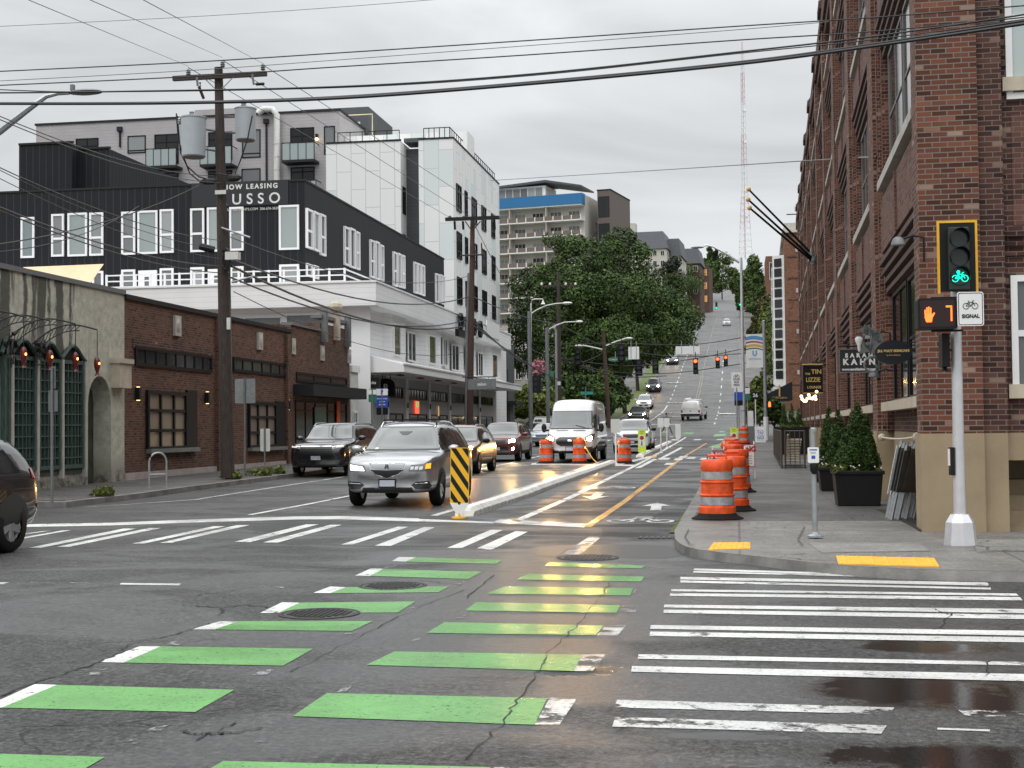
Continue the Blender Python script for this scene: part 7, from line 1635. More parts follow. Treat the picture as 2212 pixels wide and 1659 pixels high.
for i, (x, y, lab) in enumerate(((1694, 985, 'leftmost small evergreen planter behind the metal railing'), (1710, 985, 'middle small evergreen planter behind the metal railing'), (1726, 990, 'right small evergreen planter behind the metal railing, next to the wall'))):
    P = PD(x, 930, 60); P.z = zg(P.y) + .13; t = thing('small_planter', lab, 'planter', P, 0, 'small planters by the railing')
    b = B(); b.box(-.42, .42, -.3, .3, 0, 1.15); b.box(-.46, .46, -.34, .34, 1.1, 1.2); b.obj('box', M['blackplastic'], t); cone_tree('evergreen', t, 0, 0, 1.1, 1.15 if i < 2 else .95, .24, 3000, 31 + i)
    leaves('trailing_leaves', [(0, -.3, 1.22, .4, .1, .08)], 120, .07, M['leafyel'], t, i, .2)
# ---- railing round the stairwell
P = PD(1697, 1018, 44.5); P.z = .13 + zg(P.y)
t = thing('stair_railing', 'brown metal railing pen round a stairwell beside the brick wall', 'railing', P, R(-.6)); mR = mat('bronze_metal', (.075, .062, .052), .5)
Lr = 15.0; Wr = 1.0; hR = 1.22
def railpanel(b, a, c, n):
    a, c = Vector(a), Vector(c)
    for z_ in (.12, hR): b.tube([a + Vector((0, 0, z_)), c + Vector((0, 0, z_))], .022, 4)
    for i in range(n + 1): p = a.lerp(c, i / n); r_ = .03 if i in (0, n) else .014; b.tube([p, p + Vector((0, 0, hR + (.04 if i in (0, n) else 0)))], r_, 4)
b = B(); railpanel(b, (0, 0, 0), (.62, 0, 0), 4); b.obj('end_panel', mR, t)
for i in range(5): b = B(); railpanel(b, (-.12 + .0, Lr * i / 5, 0), (-.12, Lr * (i + 1) / 5, 0), 9); b.obj('side_panel', mR, t)
b = B(); 
for k_ in range(9): b.box(.1, .55, .6 + k_ * .4, .9 + k_ * .4, .9 - .1 * k_, .96 - .1 * k_)
b.tube([(.1, .4, 1.1), (.1, 4.4, .1)], .03, 5); b.obj('stair', M['sillstone'], t)
b = B(); b.box(-.05, .7, .3, Lr - .2, .0, .02); b.obj('stairwell', M['black'], t)  # flat black slab stands for the dark of the open stairwell
# ---- leaning boards
M['boardgrey'] = mat('dark_sign_back', (.07, .068, .066), .5, var=.3, vscale=6)
for i in range(9):
    px, py = 1922 + i * 6.2, 1118 + (i % 3) * 3; P = G(px, py, .13); P.y += .05 * i
    t = thing('leaning_sign', 'white and red sign board leaning frontmost on the tan wall beside the planter' if i == 0 else 'grey back of a sign post leaning in the stack against the tan wall', 'sign', P, R(-60), None if i == 0 else 'sign posts stacked against the tan base')
    t.rotation_euler = (R(-4), R(11 + i * .5), R(-34 - i * 2)); t['label'] = t['label'] if i == 0 else ['', 'second', 'third', 'fourth', 'fifth', 'sixth', 'seventh', 'eighth', 'ninth and last'][i] + ' board of the leaning stack, grey sign back against the tan wall'; h = 1.18 - .03 * (i % 4)
    b = B(); b.box(-.02, .02, -.12, -.08, 0, h + .08); b.box(-.02, .02, .08, .12, 0, h + .06); b.obj('post', M['steel'], t)
    b = B(); b.box(.02, .032, -.19, .19, .45 if i else .38, h); b.box(-.03, -.021, -.19, .19, .45 if i else .38, h); pn = b.obj('panel', M['white'] if i == 0 else M['boardgrey'], t)
    if i == 0: b = B(); b.box(-.036, -.031, -.17, .17, .42, .46); b.box(-.036, -.031, -.17, .17, .92, 1.12); b.obj('red_print', M['red'], pn)
# flat dark strip on the ground under the leaning boards
q = [G(x, y, .1325) for x, y in ((1890, 1100), (1990, 1100), (1990, 1147), (1962, 1132))]
b = B(); b.face(q[::-1]); fix_up(b); struct(b.obj('dark_pavement_strip', mat('dark_ground', (.02, .018, .016), .5)))
# rope between base blocks
b = B(); a_, c_ = PD(1905, 945, 24.5), PD(1981, 944, 20.5); b.tube([a_.lerp(c_, u) + Vector((0, 0, -.03 * math.sin(math.pi * u))) for u in [i / 8 for i in range(9)]], .02, 6); b.ball(tuple(a_), .07, 8, 6); b.ball(tuple(c_), .07, 8, 6)
tag(b.obj('wall_pipe', M['sillstone'], None), 'tan pipe with round brackets spanning the recess above the leaning signs', 'pipe')

# ---- orange drums
def drum():
    t = thing('traffic_drum', 'x', 'traffic drum', (0, 0, 0), 0, 'orange traffic drums')
    b = B(); pr = [(.295, .05), (.30, .07), (.30, .20), (.272, .215), (.272, .37), (.29, .385), (.29, .40), (.262, .415), (.262, .58), (.278, .595), (.278, .61), (.250, .625), (.250, .79), (.262, .81), (.255, .93), (.23, .965), (.10, .97)]
    b.lathe(pr, 28); b.obj('barrel', M['orange'], t, True)
    for z0, z1, r0_, r1_ in ((.225, .365, .275, .274), (.430, .57, .266, .264)):
        pass
    b = B(); b.lathe([(.2765, .235), (.2745, .362), (.26, .362), (.26, .235)], 28); b.obj('reflective_band', M['reflect'], t, True)
    b = B(); b.lathe([(.2545, .645), (.2535, .77), (.24, .77), (.24, .645)], 28); b.obj('reflective_band', M['reflect'], t, True)
    b = B(); b.tube([(-.16, 0, .95), (-.14, 0, 1.03), (.14, 0, 1.03), (.16, 0, .95)], .022, 8); b.obj('handle', M['orange'], t, True)
    b = B(); b.lathe([(.42, 0), (.42, .02), (.34, .055), (.30, .10), (.28, .10)], 28); b.obj('rubber_base', M['rubber'], t, True)
    return t
D0 = drum(); 
dl = [(1550, 1121, .128, 'nearest orange and white traffic drum on the corner sidewalk'), (1582, 1103, .13, 'second orange drum, directly behind the nearest one'), (1594, 1063, .13, 'third orange drum from the corner, in front of the no parking signs'), (1180, 1001, 0, 'orange drum left of the white van front'), (1252, 1001, 0, 'orange drum in front of the middle of the white van'), (1349, 1001, 0, 'orange drum between the white sign backs and the yellow pedestrian sign'),
      (1582, 1000, .13, 'orange drum with black ring, behind the far NO PARKING board'), (1572, 1012, .13, 'orange drum squeezed between the two NO PARKING boards'), (1607, 957, .13, 'farthest orange drum, upright beside the tall lamp post'), (1588, 990, .13, 'orange drum at the kerb just before the yellow crossing sign')]
for i, (x, y, dz, lab) in enumerate(dl):
    p = G(x, y, dz); 
    if i == 6: p = PD(1577, 1000, 40); p.z = zg(p.y) + dz
    if i == 7: p = PD(1586, 1010, 36.5); p.z = zg(p.y) + dz
    if i == 8: p = PD(1607, 957, 78); p.z = zg(p.y) + dz
    if i == 9: p = PD(1580, 990, 46); p.z = zg(p.y) + dz
    if i in (3, 4, 5): p.z = zg(p.y)
    o = D0 if i == 0 else copy_tree(D0); o.location = p; o.rotation_euler = (0, 0, i * .5); o['label'] = lab
b = B(); o5 = G(1252, 1001, 0); b.ball((o5.x, o5.y, 1.0 + o5.z), (.14, .1, .06), 8, 5); b.tube([(o5.x + .15, o5.y, .95), (o5.x + .6, o5.y - .6, .35), (o5.x + 1.0, o5.y - 1.1, .05)], .02, 5)
tag(b.obj('yellow_rope', M['yellow'], None), 'yellow rope heaped on the middle drum and trailing to the white curb', 'rope')

# ---- no parking boards
def nopark(px0, py0, px1, py1, depth, label, post=False):
    a, c = PD(px0, py0, depth), PD(px1, py1, depth); w_, h_ = (c.x - a.x) / 2, (a.z - c.z) / 2; O = Vector(((a.x + c.x) / 2, a.y, (a.z + c.z) / 2)); g = zg(O.y) + .13 - O.z
    t = thing('no_parking_sign', label, 'sign', O, R(4), 'folding NO PARKING boards')
    b = B(); b.box(-w_, w_, -.015, .015, -h_, h_); bd = b.obj('board', M['white'], t)
    b = B(); b.box(-w_ + .02, w_ * .38, -.022, -.016, h_ * .18, h_ - .03); b.obj('red_panel', M['red'], bd)
    b = B(); 
    for q in ((-w_, w_, h_ - .018, h_), (-w_, w_, -h_, -h_ + .018), (-w_, -w_ + .018, -h_, h_), (w_ - .018, w_, -h_, h_)): b.box(q[0], q[1], -.02, -.0155, q[2], q[3])
    for k_ in range(4): b.box(-w_ * .7, w_ * .8, -.02, -.0155, -h_ * .05 - k_ * h_ * .22, -h_ * .05 - k_ * h_ * .22 + .012)
    b.obj('border', M['red'], bd)
    text('NO', h_ * .62, M['white'], bd, (-w_ * .68, -.024, h_ * .55), bold=.01); text('PARK', h_ * .62, M['white'], bd, (-w_ * .02, -.024, h_ * .55), bold=.01); text('ING', h_ * .62, M['red'], bd, (w_ * .68, -.02, h_ * .55), bold=.01)
    for sd in (1, -1):
        for yy in (.02, .5): b = B(); b.tube([(sd * (w_ - .02), .02, h_ + .08), (sd * (w_ - .0), yy * .8 + .02, g)], .02, 6); b.obj('leg', M['white'], t)
nopark(1563, 960, 1631, 1008, 37.5, 'farther white and red NO PARKING board on white legs beside the drums'); nopark(1538, 972, 1612, 1026, 33.0, 'nearer NO PARKING board, half hidden behind the orange drums')

# ---- striped marker
P = G(992, 1119, .01); t = thing('object_marker', 'tall black and yellow diagonally striped marker panel at the end of the white curb', 'marker', P, R(-3)); k = sc_at(P)
w_, z0_, z1_ = 20.5 / k, 32 / k, 152 / k
M['markyel'] = mat('marker_yellow', (.80, .44, .015), .45, var=.04)
t.rotation_euler = (0, R(1.2), R(6))
b = B(); b.box(-w_, w_, -.01, .01, z0_, z1_); pn = b.obj('panel', M['markyel'], t)
b = B()      # stripes fall to the right (upper left to lower right)
for k_ in range(-1, 6):
    zc = z0_ - .28 + k_ * .295; q = [(-w_ + .012, zc + .52), (-w_ + .012, zc + .38), (w_ - .012, zc - .08), (w_ - .012, zc + .06)]
    # clip by z
    zl, zh = z0_ + .012, z1_ - .012; poly = q
    for side in (0, 1):
        outp = []
        for i in range(len(poly)):
            a, c = poly[i], poly[(i + 1) % len(poly)]; ins = lambda p: p[1] >= zl if side == 0 else p[1] <= zh; lim = zl if side == 0 else zh
            if ins(a): outp.append(a)
            if ins(a) != ins(c): f = (lim - a[1]) / (c[1] - a[1]); outp.append((a[0] + f * (c[0] - a[0]), lim))
        poly = outp
        if len(poly) < 3: break
    if len(poly) >= 3: b.prism(poly[::-1], 'y', -.014, -.0105)
b.obj('stripes', M['black'], pn)
b = B(); b.prism([(-w_, z0_), (w_, z0_), (.04, .05), (-.04, .05)], 'y', -.02, .02); b.obj('stem', M['white'], t); b = B(); b.lathe([(.14, -.01), (.14, .02), (.03, .025), (.025, .09)], 12); b.obj('base', M['yellow'], t); b = B(); b.lathe([(.03, -.02), (.001, -.02)], 8, (0, 0, z0_), 'y'); b.obj('bolt', M['black'], t)
# ---- white modular curbs
def curb(a, c, label, w_=.19, h_=.17, hook=False):
    a, c = Vector(a), Vector(c); L_ = (c - a).length; ang = math.atan2(c.y - a.y, c.x - a.x); t = thing('lane_divider_curb', label, 'curb', a, ang, 'white modular lane divider curbs'); b = B(); n = int(L_ / .92); prof = [(-w_, 0), (-w_ * .93, h_ * .55), (-w_ * .5, h_), (w_ * .5, h_), (w_ * .93, h_ * .55), (w_, 0)]
    e = (c - a).normalized(); 
    for i in range(n):
        x0, x1 = L_ * i / n + .015, L_ * (i + 1) / n - .015; xm = (x0 + x1) / 2; z = zg(a.y + e.y * xm) - a.z
        st = [(x0, .0 if i == 0 else .86), (x0 + .05, .55 if i == 0 else 1), (x0 + .14, .9 if i == 0 else 1), (x1 - .05, 1), (x1, .86)]; vs = [(x, p[0] * (.9 if x == x0 and i == 0 else 1), p[1] * f + z) for x, f in st for p in prof]; m_ = 6
        b.add(vs, [(q * m_ + j, q * m_ + j + 1, (q + 1) * m_ + j + 1, (q + 1) * m_ + j) for q in range(4) for j in range(5)] + [tuple(range(6)), tuple(range(24, 30))[::-1]])
    b.obj('curb_blocks', M['curbwhite'], t, bevel=.012); b = B()
    for i in range(n * 2): x0 = L_ * i / n / 2 + .1; b.box(x0, x0 + .2, -w_ * .97, -w_ * .88, h_ * .1, h_ * .32)
    b.obj('slots', M['conc'], t)
g0, g1 = G(1003, 1114), G(1322, 1003); curb((g0.x + .03, g0.y - .2, 0), (g1.x, g1.y, zg(g1.y)), 'long white segmented curb running up from the striped marker')
g0, g1 = PD(1385, 984, 66), PD(1470, 950, 88); curb((-4.35, 62, zg(62)), (-4.25, 88, zg(88)), 'farther white segmented curb beside the yellow pedestrian sign')
def flatpost(name, label, px, pytop, pybot, depth, pw, ph, m='offwhite', postm='white', group=None, cat='sign', tilt=0):
    P = PD(px, pybot, depth); P.z = zg(P.y); k = sc_at(P); H_ = PD(px, pytop, depth).z - P.z; t = thing(name, label, cat, P, R(tilt), group)
    b = B(); b.tube([(0, 0, 0), (0, 0, H_)], .035, 8); b.obj('post', M[postm], t); b = B(); b.lathe([(.11, 0), (.10, .04), (.04, .06)], 10); b.obj('base', M[postm], t)
    b = B(); b.prism([(x, H_ - ph / 2 + z) for x, z in rrect(pw / 2, ph / 2, .04)], 'y', -.05, -.036); return t, b.obj('panel', M[m], t), H_
flatpost('reversed_sign', 'tall white post with a plain white square sign back, left of the third drum', 1331, 905, 1001, 53.5, .38, .54, group='plain white sign backs on posts'); flatpost('reversed_sign', 'left one of the two joined white sign backs hiding the walking pedestrian', 1428, 903, 974, 68, .30, .46, group='plain white sign backs on posts', m='white'); flatpost('reversed_sign', 'right one of the two joined white sign backs hiding the walking pedestrian', 1441, 903, 963, 76, .30, .50, group='plain white sign backs on posts', m='white')
P = PD(1465, 952, 87); P.z = zg(P.y) + .15; t = thing('delineator', 'flat white tapered delineator panel at the far end of the white curb', 'delineator', P); b = B(); b.prism([(-.17, .25), (0, 0), (.17, .25), (.17, 1.05), (-.17, 1.05)], 'y', -.02, .02); b.obj('panel', M['white'], t)
# ---- fluorescent pedestrian crossing paddles
def paddle(px, pybot, depth, label, s_=1.0):
    P = PD(px, pybot, depth); P.z = zg(P.y); t = thing('crossing_paddle', label, 'sign', P, 0, 'fluorescent in-street crossing signs'); w_ = .18 * s_
    b = B(); b.prism([(x, .72 * s_ + z) for x, z in rrect(w_, .52 * s_, .03)], 'y', -.02, .02); pn = b.obj('panel', M['fluoro'], t)
    b = B(); b.box(-w_ * .78, w_ * .78, -.026, -.021, .47 * s_, 1.0 * s_); ip = b.obj('white_field', M['white'], pn)
    b = B(); b.prism([(.10 * math.cos(R(22.5 + 45 * i)) * s_, .87 * s_ + .10 * math.sin(R(22.5 + 45 * i)) * s_) for i in range(8)], 'y', -.03, -.0265); b.obj('stop_octagon', M['red'], ip)
    b = B(); z_ = .58 * s_; b.ball((0, -.028, z_ + .13), (.022, .004, .022), 8, 5); b.prism([(-.025, z_ + .1), (-.03, z_ + .02), (-.05, z_ - .08), (-.03, z_ - .08), (0, z_ + .0), (.03, z_ - .08), (.05, z_ - .08), (.02, z_ + .02), (.025, z_ + .1)], 'y', -.031, -.027); b.obj('walking_figure', M['black'], ip)
    text('STATE', .06 * s_, M['black'], pn, (0, -.022, 1.16 * s_)); text('LAW', .06 * s_, M['black'], pn, (0, -.022, 1.08 * s_)); b = B(); b.lathe([(.14, 0), (.13, .06), (.05, .1), (.05, .22)], 10); b.obj('base', M['white'], t)
paddle(1387, 983, 63, 'fluorescent yellow pedestrian crossing paddle on the white curb beside the white SUV'); paddle(1586, 965, 66, 'fluorescent yellow crossing paddle partly hidden behind the orange drums at right')

# ---- tall lamp post
def arc(p0, p1, h, n=8, pw=1.0): return [Vector(p0).lerp(Vector(p1), i / n) + Vector((0, 0, h * math.sin(math.pi * (i / n) ** pw))) for i in range(n + 1)]
P = PD(1607, 955, 84); P.z = zg(P.y) + .13; T_ = PD(1601, 555, 84); t = thing('street_lamp', 'tallest grey street lamp with long arm over the bike lane, beside the banner pole', 'street lamp', P)
top = T_ - P; b = B(); b.tube([(0, 0, 0), (0, 0, 1.0), (top.x * .5, 0, top.z * .5), (top.x, 0, top.z)], [.17, .14, .11, .075], 12); b.obj('pole', M['alu'], t, True)
ends = [PD(x, y, 84) - P for x, y in ((1597, 567), (1570, 549), (1540, 533), (1528, 530), (1520, 531))]; b = B(); b.tube(ends, [.09, .07, .06, .055, .05], 8); b.obj('arm', M['alu'], t, True)
a_, c_ = PD(1492, 537, 84) - P, PD(1521, 532, 84) - P; b = B(); m_ = (a_ + c_) / 2; b.ball(tuple(m_), ((c_ - a_).length / 2, .16, .07), 12, 6); b.obj('lamp_head', M['greysteel'], t, True)
for z_, m in ((.9, 'steel'), (1.9, 'steel'), (3.1, 'steel')): b = B(); b.lathe([(.16, z_), (.16, z_ + .05)], 12); b.obj('band', M[m], t)
# banner pole
P = PD(1655, 936, 87); P.z = zg(P.y) + .13; t = thing('banner_pole', 'grey signal pole carrying the striped UPTOWN banner and an orange hand signal', 'signal pole', P)
zt = PD(1652, 693, 87).z - P.z; b = B(); b.tube([(0, 0, 0), (-.04, 0, zt)], [.13, .10], 12); b.ball((-.04, 0, zt), (.11, .11, .07), 8, 5); b.obj('pole', M['steel'], t, True); b = B(); b.tube([(0, 0, 0), (0, 0, 1.5)], .16, 8); b.obj('base_cover', M['white'], t)
q0, q1 = PD(1611, 722, 87) - P, PD(1649.5, 793, 87) - P; bx0, bx1, bz1, bz0 = q0.x, q1.x, q0.z, q1.z
b = B(); b.box(bx0, bx1, -.02, .0, bz0, bz1); bn = b.obj('banner', M['white'], t); w_ = bx1 - bx0; hB = bz1 - bz0
cols_ = [((.09, .27, .52), .90), ((.42, .05, .05), .775), ((.58, .36, .06), .665), ((.03, .13, .06), .575)]
for i, (c_, zf) in enumerate(cols_):
    b = B(); n = 10; thk = (.11, .05, .07, .035)[i] * hB; zm = bz0 + zf * hB - .05 * hB
    for j in range(n):
        f = lambda u: zm + .055 * hB * math.sin(math.pi * (.12 + .88 * u)); u0_, u1_ = j / n, (j + 1) / n; x0_, x1_ = bx0 + w_ * u0_, bx0 + w_ * u1_
        b.face([(x0_, -.025, f(u0_) - thk / 2), (x1_, -.025, f(u1_) - thk / 2), (x1_, -.025, min(bz1, f(u1_) + thk / 2)), (x0_, -.025, min(bz1, f(u0_) + thk / 2))])
    b.obj('stripe', mat('banner_colour', c_, .7), bn)
text('U', .42, mat('banner_blue', (.22, .40, .60), .7), bn, ((bx0 + bx1) / 2, -.025, bz0 + hB * .42), bold=.03); text('UPTOWN', .17, bpy.data.materials['banner_blue'], bn, ((bx0 + bx1) / 2, -.025, bz0 + hB * .25), bold=.004)
b = B(); b.tube([(bx0, -.01, bz1), (0, -.01, bz1)], .02, 6); b.tube([(bx0, -.01, bz0), (0, -.01, bz0)], .02, 6); b.obj('banner_rod', M['white'], t)
q = PD(1664, 874, 87) - P; b = B(); b.box(q.x - .24, q.x + .2, -.2, .1, q.z - .2, q.z + .2); ph = b.obj('pedestrian_signal', M['black'], t); b = B(); b.box(q.x - .13, q.x + .03, -.21, -.201, q.z - .15, q.z + .1); b.ball((q.x - .05, -.2, q.z + .1), (.07, .02, .09), 8, 5); b.obj('hand_symbol', M['handlight'], ph)
# bicycle stop sign
t, pn, H_ = flatpost('bicycle_stop_sign', 'white sign with bicycle reading STOP FOR PEDS on a grey post', 1593, 804, 955, 78, .60, .88, m='white', postm='steel')
b = B(); z_ = H_ - .2; bikeicon(b, 0, z_ - .06, .21, -.053); b.obj('bicycle_symbol', M['black'], pn)
for i, w_ in enumerate(('STOP', 'FOR', 'PEDS')): text(w_, .15, M['black'], pn, (0, -.052, H_ - .42 - i * .16), bold=.004)
t, pn, H_ = flatpost('parking_sign', 'blue and black parking information sign half hidden behind the lamp post', 1597, 836, 955, 81, .5, 1.1, m='blue', postm='steel'); b = B(); b.box(-.25, .25, -.056, -.051, H_ - .3, H_); b.obj('white_header', M['white'], pn); b = B(); b.box(-.25, .25, -.056, -.051, H_ - 1.1, H_ - .8); b.obj('black_footer', M['black'], pn)
t, pn, H_ = flatpost('route_sign', 'small black route number sign on a white post right of the lamp post', 1633, 847, 945, 82, .5, .42, m='black', postm='white'); text('26', .3, M['white'], pn, (0, -.052, H_ - .2), bold=.006)
t, pn, H_ = flatpost('bus_stop_sign', 'green and white bus stop flag beside the lamp post', 1616, 838, 950, 83, .28, .75, m='signgreen', postm='steel'); b = B(); b.box(-.14, .14, -.056, -.051, H_ - .35, H_); b.obj('white_header', M['white'], pn)
P = PD(1622, 955, 80); P.z = zg(P.y) + .13; t = thing('utility_cabinet', 'grey steel cabinet standing beside the tall lamp post', 'cabinet', P); b = B(); b.box(-.22, .22, -.2, .2, 0, 1.4); b.obj('box', M['greysteel'], t, bevel=.02); b = B(); b.box(-.16, .16, -.21, -.2, 1.0, 1.9); b.obj('notice', M['white'], t)
P = PD(1641, 942, 82); P.z = zg(P.y) + .13; t = thing('sandwich_board', 'white sandwich board with blue writing on the right sidewalk', 'sandwich board', P, R(8)); b = B(); b.add([(-.32, -.25, 0), (.32, -.25, 0), (.28, -.03, .95), (-.28, -.03, .95)], [(0, 1, 2, 3)]); b.add([(-.32, .25, 0), (.32, .25, 0), (.28, .03, .95), (-.28, .03, .95)], [(3, 2, 1, 0)]); o = b.obj('panels', M['white'], t); o.modifiers.new('s', 'SOLIDIFY').thickness = .03
text('TO', .28, M['blue'], t, (0, -.22, .62), (R(77), 0, 0)); text('GO', .28, M['blue'], t, (0, -.27, .3), (R(77), 0, 0))
P = PD(1681, 940, 84); P.z = zg(P.y) + .13; t = thing('traffic_cone', 'small orange and white traffic cone on the far right sidewalk', 'traffic cone', P); b = B(); b.lathe([(.14, .03), (.03, .85)], 12); b.obj('cone', M['orange'], t); b = B(); b.box(-.2, .2, -.2, .2, 0, .04); b.obj('foot', M['rubber'], t); b = B(); b.lathe([(.105, .33), (.075, .52)], 12); b.obj('reflective_band', M['white'], t)

# ---- left side posts and rack
P = at(112, 1089, .13); t = thing('sign_post', 'thin grey sign post with two blank sign backs near the left edge', 'sign post', P, R(-20)); k = sc_at(P); b = B(); b.tube([(0, 0, 0), (0, 0, 295 / k)], .03, 8); b.obj('pole', M['greysteel'], t)
b = B(); b.box(-.06, .07, .03, .045, 250 / k, 298 / k); b.obj('upper_sign', M['greysteel'], t); b = B(); b.box(-.14, .13, .03, .045, 200 / k, 246 / k); b.obj('lower_sign', M['greysteel'], t)
P = at(341, 1054, .13); t = thing('bike_rack', 'inverted-U steel bicycle rack on the left sidewalk', 'bike rack', P, R(48)); b = B(); w_ = .24; pts = [(-w_, 0, 0), (-w_, 0, .68)] + [(w_ * -math.cos(a), 0, .68 + w_ * math.sin(a)) for a in [math.pi * i / 8 for i in range(1, 8)]] + [(w_, 0, .68), (w_, 0, 0)]; b.tube(pts, .028, 10); b.obj('loop', M['steel'], t, True); b = B(); b.tube([(-w_, 0, .35), (w_, 0, .35)], .022, 8); b.obj('crossbar', M['steel'], t)
for sd in (-1, 1): b = B(); b.lathe([(.07, 0), (.07, .012), (.03, .015)], 10, (sd * w_, 0, 0)); b.obj('foot', M['steel'], t)
def backpost(name, label, px, pybot, Xs, w_, h_, pytop, m='greysteel', grp=None):
    P = PX(px, pybot, Xs); k = sc_at(P); t = thing(name, label, 'sign', P, R(-5), grp); H_ = (pybot - pytop) / k; b = B(); b.tube([(0, 0, 0), (0, 0, H_)], .03, 8); b.obj('pole', M['greysteel'], t); b = B(); b.prism([(x, H_ - h_ / 2 + z) for x, z in rrect(w_ / 2, h_ / 2, .04)], 'y', .03, .045); q = b.obj('sign_back', M[m], t); return t, q, H_
backpost('square_sign', 'blank grey back of a large square sign right of the utility pole', 529, 1030, -15.0, .68, .76, 818, 'steel'); backpost('small_sign', 'small grey parking sign on a short post in front of the second brick window', 572, 1004, -15.2, .34, .74, 926, 'offwhite')
t, q, H_ = backpost('blue_parking_sign', 'tall blue and white parking sign in front of the white building', 826, 990, -15.2, .52, 1.15, 839, 'blue')
b = B(); b.box(-.26, .26, .0, .028, H_ - .30, H_ - .02); b.obj('white_header', M['white'], q); text('P', .22, M['blue'], q, (0, -.004, H_ - .16), bold=.01)
for i, (w1, y_) in enumerate((('PAY PARKING', .45), ('2 HOUR', .58), ('8AM-8PM', .71))): text(w1, .075, M['white'], q, (0, .02, H_ - y_), bold=.001)
b = B(); b.box(-.26, .26, .0, .028, H_ - 1.13, H_ - .84); b.obj('black_footer', M['black'], q)
t, q, H_ = backpost('green_parking_sign', 'white and green sign left of the blue parking sign', 805, 985, -15.4, .36, .55, 841, 'signgreen'); b = B(); b.box(-.18, .18, .0, .028, H_ - .22, H_ - .02); b.obj('white_header', M['white'], q)
def hangsign(px, py, w_, h_, D, label, txt, oval=False, m='black', cat='sign'):
    P = PD(px, py, D); t = thing('hanging_sign', label, cat, P, R(0)); b = B()
    if oval: b.prism([(x * w_ / 2, z * h_) for x, z in [(-1, -.5), (1, -.5), (1, .1)] + [(math.cos(a), .1 + .4 * math.sin(a)) for a in [math.pi * i / 8 for i in range(1, 8)]] + [(-1, .1)]], 'y', -.04, .04)
    else: b.box(-w_ / 2, w_ / 2, -.04, .04, -h_ / 2, h_ / 2)
    o = b.obj('board', M[m], t); text(txt, h_ * (.42 if not oval else .5), M['white'], o, (0, -.045, 0), bold=.004); b = B(); b.tube([(-w_ * .7, 0, h_ * .7), (w_ * .5, 0, h_ * .7)], .03, 6); b.tube([(-w_ * .2, 0, h_ * .7), (-w_ * .2, 0, h_ * .45)], .02, 5); b.tube([(w_ * .25, 0, h_ * .7), (w_ * .25, 0, h_ * .45)], .02, 5); b.obj('bracket', M['black'], t)
hangsign(790, 827, 1.35, .50, 67, 'small black hanging sign with white script beside the white corner building', 'Night Books'); hangsign(834, 837, .95, .95, 70, 'round-topped black hanging sign under the white canopy', 'R', True); hangsign(1041, 896 - 66, 1.5, .55, 72, 'pale outlined hanging sign deep under the white canopy', 'salon', False, 'greysteel')
# weeds
for x, y, w_, lab in ((498, 1030, .35, 'small green weeds at the foot of the utility pole'), (555, 1022, .5, 'clump of green weeds by the left kerb'), (590, 1018, .45, 'weeds between the two sign posts at the left kerb'), (218, 1072, .3, 'low weeds in the sidewalk beside the arched doorway')):
    P = at(x, y, .13); P = PX(x, y, -15.0) if x > 400 else P; P.z = zg(P.y) + .13; t = thing('weed_clump', lab, 'plant', P); leaves('blades', [(0, 0, .08, w_, w_ * .6, .14), (w_ * .5, 0, .1, w_ * .5, .3, .16)], 260, .09, M['leafyel'], t, int(x), .2, -.3)

# ---- utility poles
def insul(b, p, s=1.0): 
    x, y, z = p; b.lathe([(.03 * s, 0), (.06 * s, .03), (.035 * s, .06), (.06 * s, .09), (.035 * s, .12), (.055 * s, .15), (.02 * s, .2)], 8, (x, y, z))
Pn = PX(489, 1030, -15.1); kp_ = sc_at(Pn); t = thing('utility_pole', 'dark wooden utility pole with two grey transformers before the brown brick building', 'utility pole', Pn)
V = lambda x, y, dd=0: PD(x, y, (Pn - EYE).dot(FW) + dd) - Pn
b = B(); b.tube([V(492, 1032), V(488, 850), V(480, 500), V(472, 146)], [.21, .19, .16, .125], 14); b.obj('pole', M['wood'], t, True)
b = B(); a_, c_ = V(374, 170, -.18), V(576, 159, -.18); d_ = (c_ - a_).normalized(); u_ = Vector((0, 0, .07))
b.add([a_ - u_ + Vector((0, -.06, 0)), c_ - u_ + Vector((0, -.06, 0)), c_ - u_ + Vector((0, .06, 0)), a_ - u_ + Vector((0, .06, 0)), a_ + u_ + Vector((0, -.06, 0)), c_ + u_ + Vector((0, -.06, 0)), c_ + u_ + Vector((0, .06, 0)), a_ + u_ + Vector((0, .06, 0))], [(0, 3, 2, 1), (4, 5, 6, 7), (0, 1, 5, 4), (1, 2, 6, 5), (2, 3, 7, 6), (3, 0, 4, 7)]); b.obj('crossarm', M['wood'], t)
b = B(); b.tube([V(440, 167, -.2), V(463, 190, -.2)], .02, 5); b.tube([V(506, 164, -.2), V(481, 190, -.2)], .02, 5); b.obj('brace', M['steel'], t)
b = B()
for x, y in ((407, 163), (568, 152), (481, 146)): insul(b, V(x, y, -.2), 1.3)
b.obj('insulator', M['greysteel'], t)
for pts in (((425, 165), (427, 185), (433, 187), (432, 178)), ((545, 160), (548, 182), (556, 180))):
    b = B(); b.tube([V(x, y, -.3) for x, y in pts], .035, 6); b.obj('fuse_cutout', M['greysteel'], t)
b = B(); b.tube([V(430, 188, -.3), V(440, 213, -.3)], .045, 8); b.obj('fuse', M['black'], t); b = B(); b.tube([V(553, 182, -.3), V(571, 181, -.3)], .045, 8); b.obj('fuse', M['black'], t)
M['trafo'] = mat('transformer_grey', (.36, .39, .41), .45, var=.05)
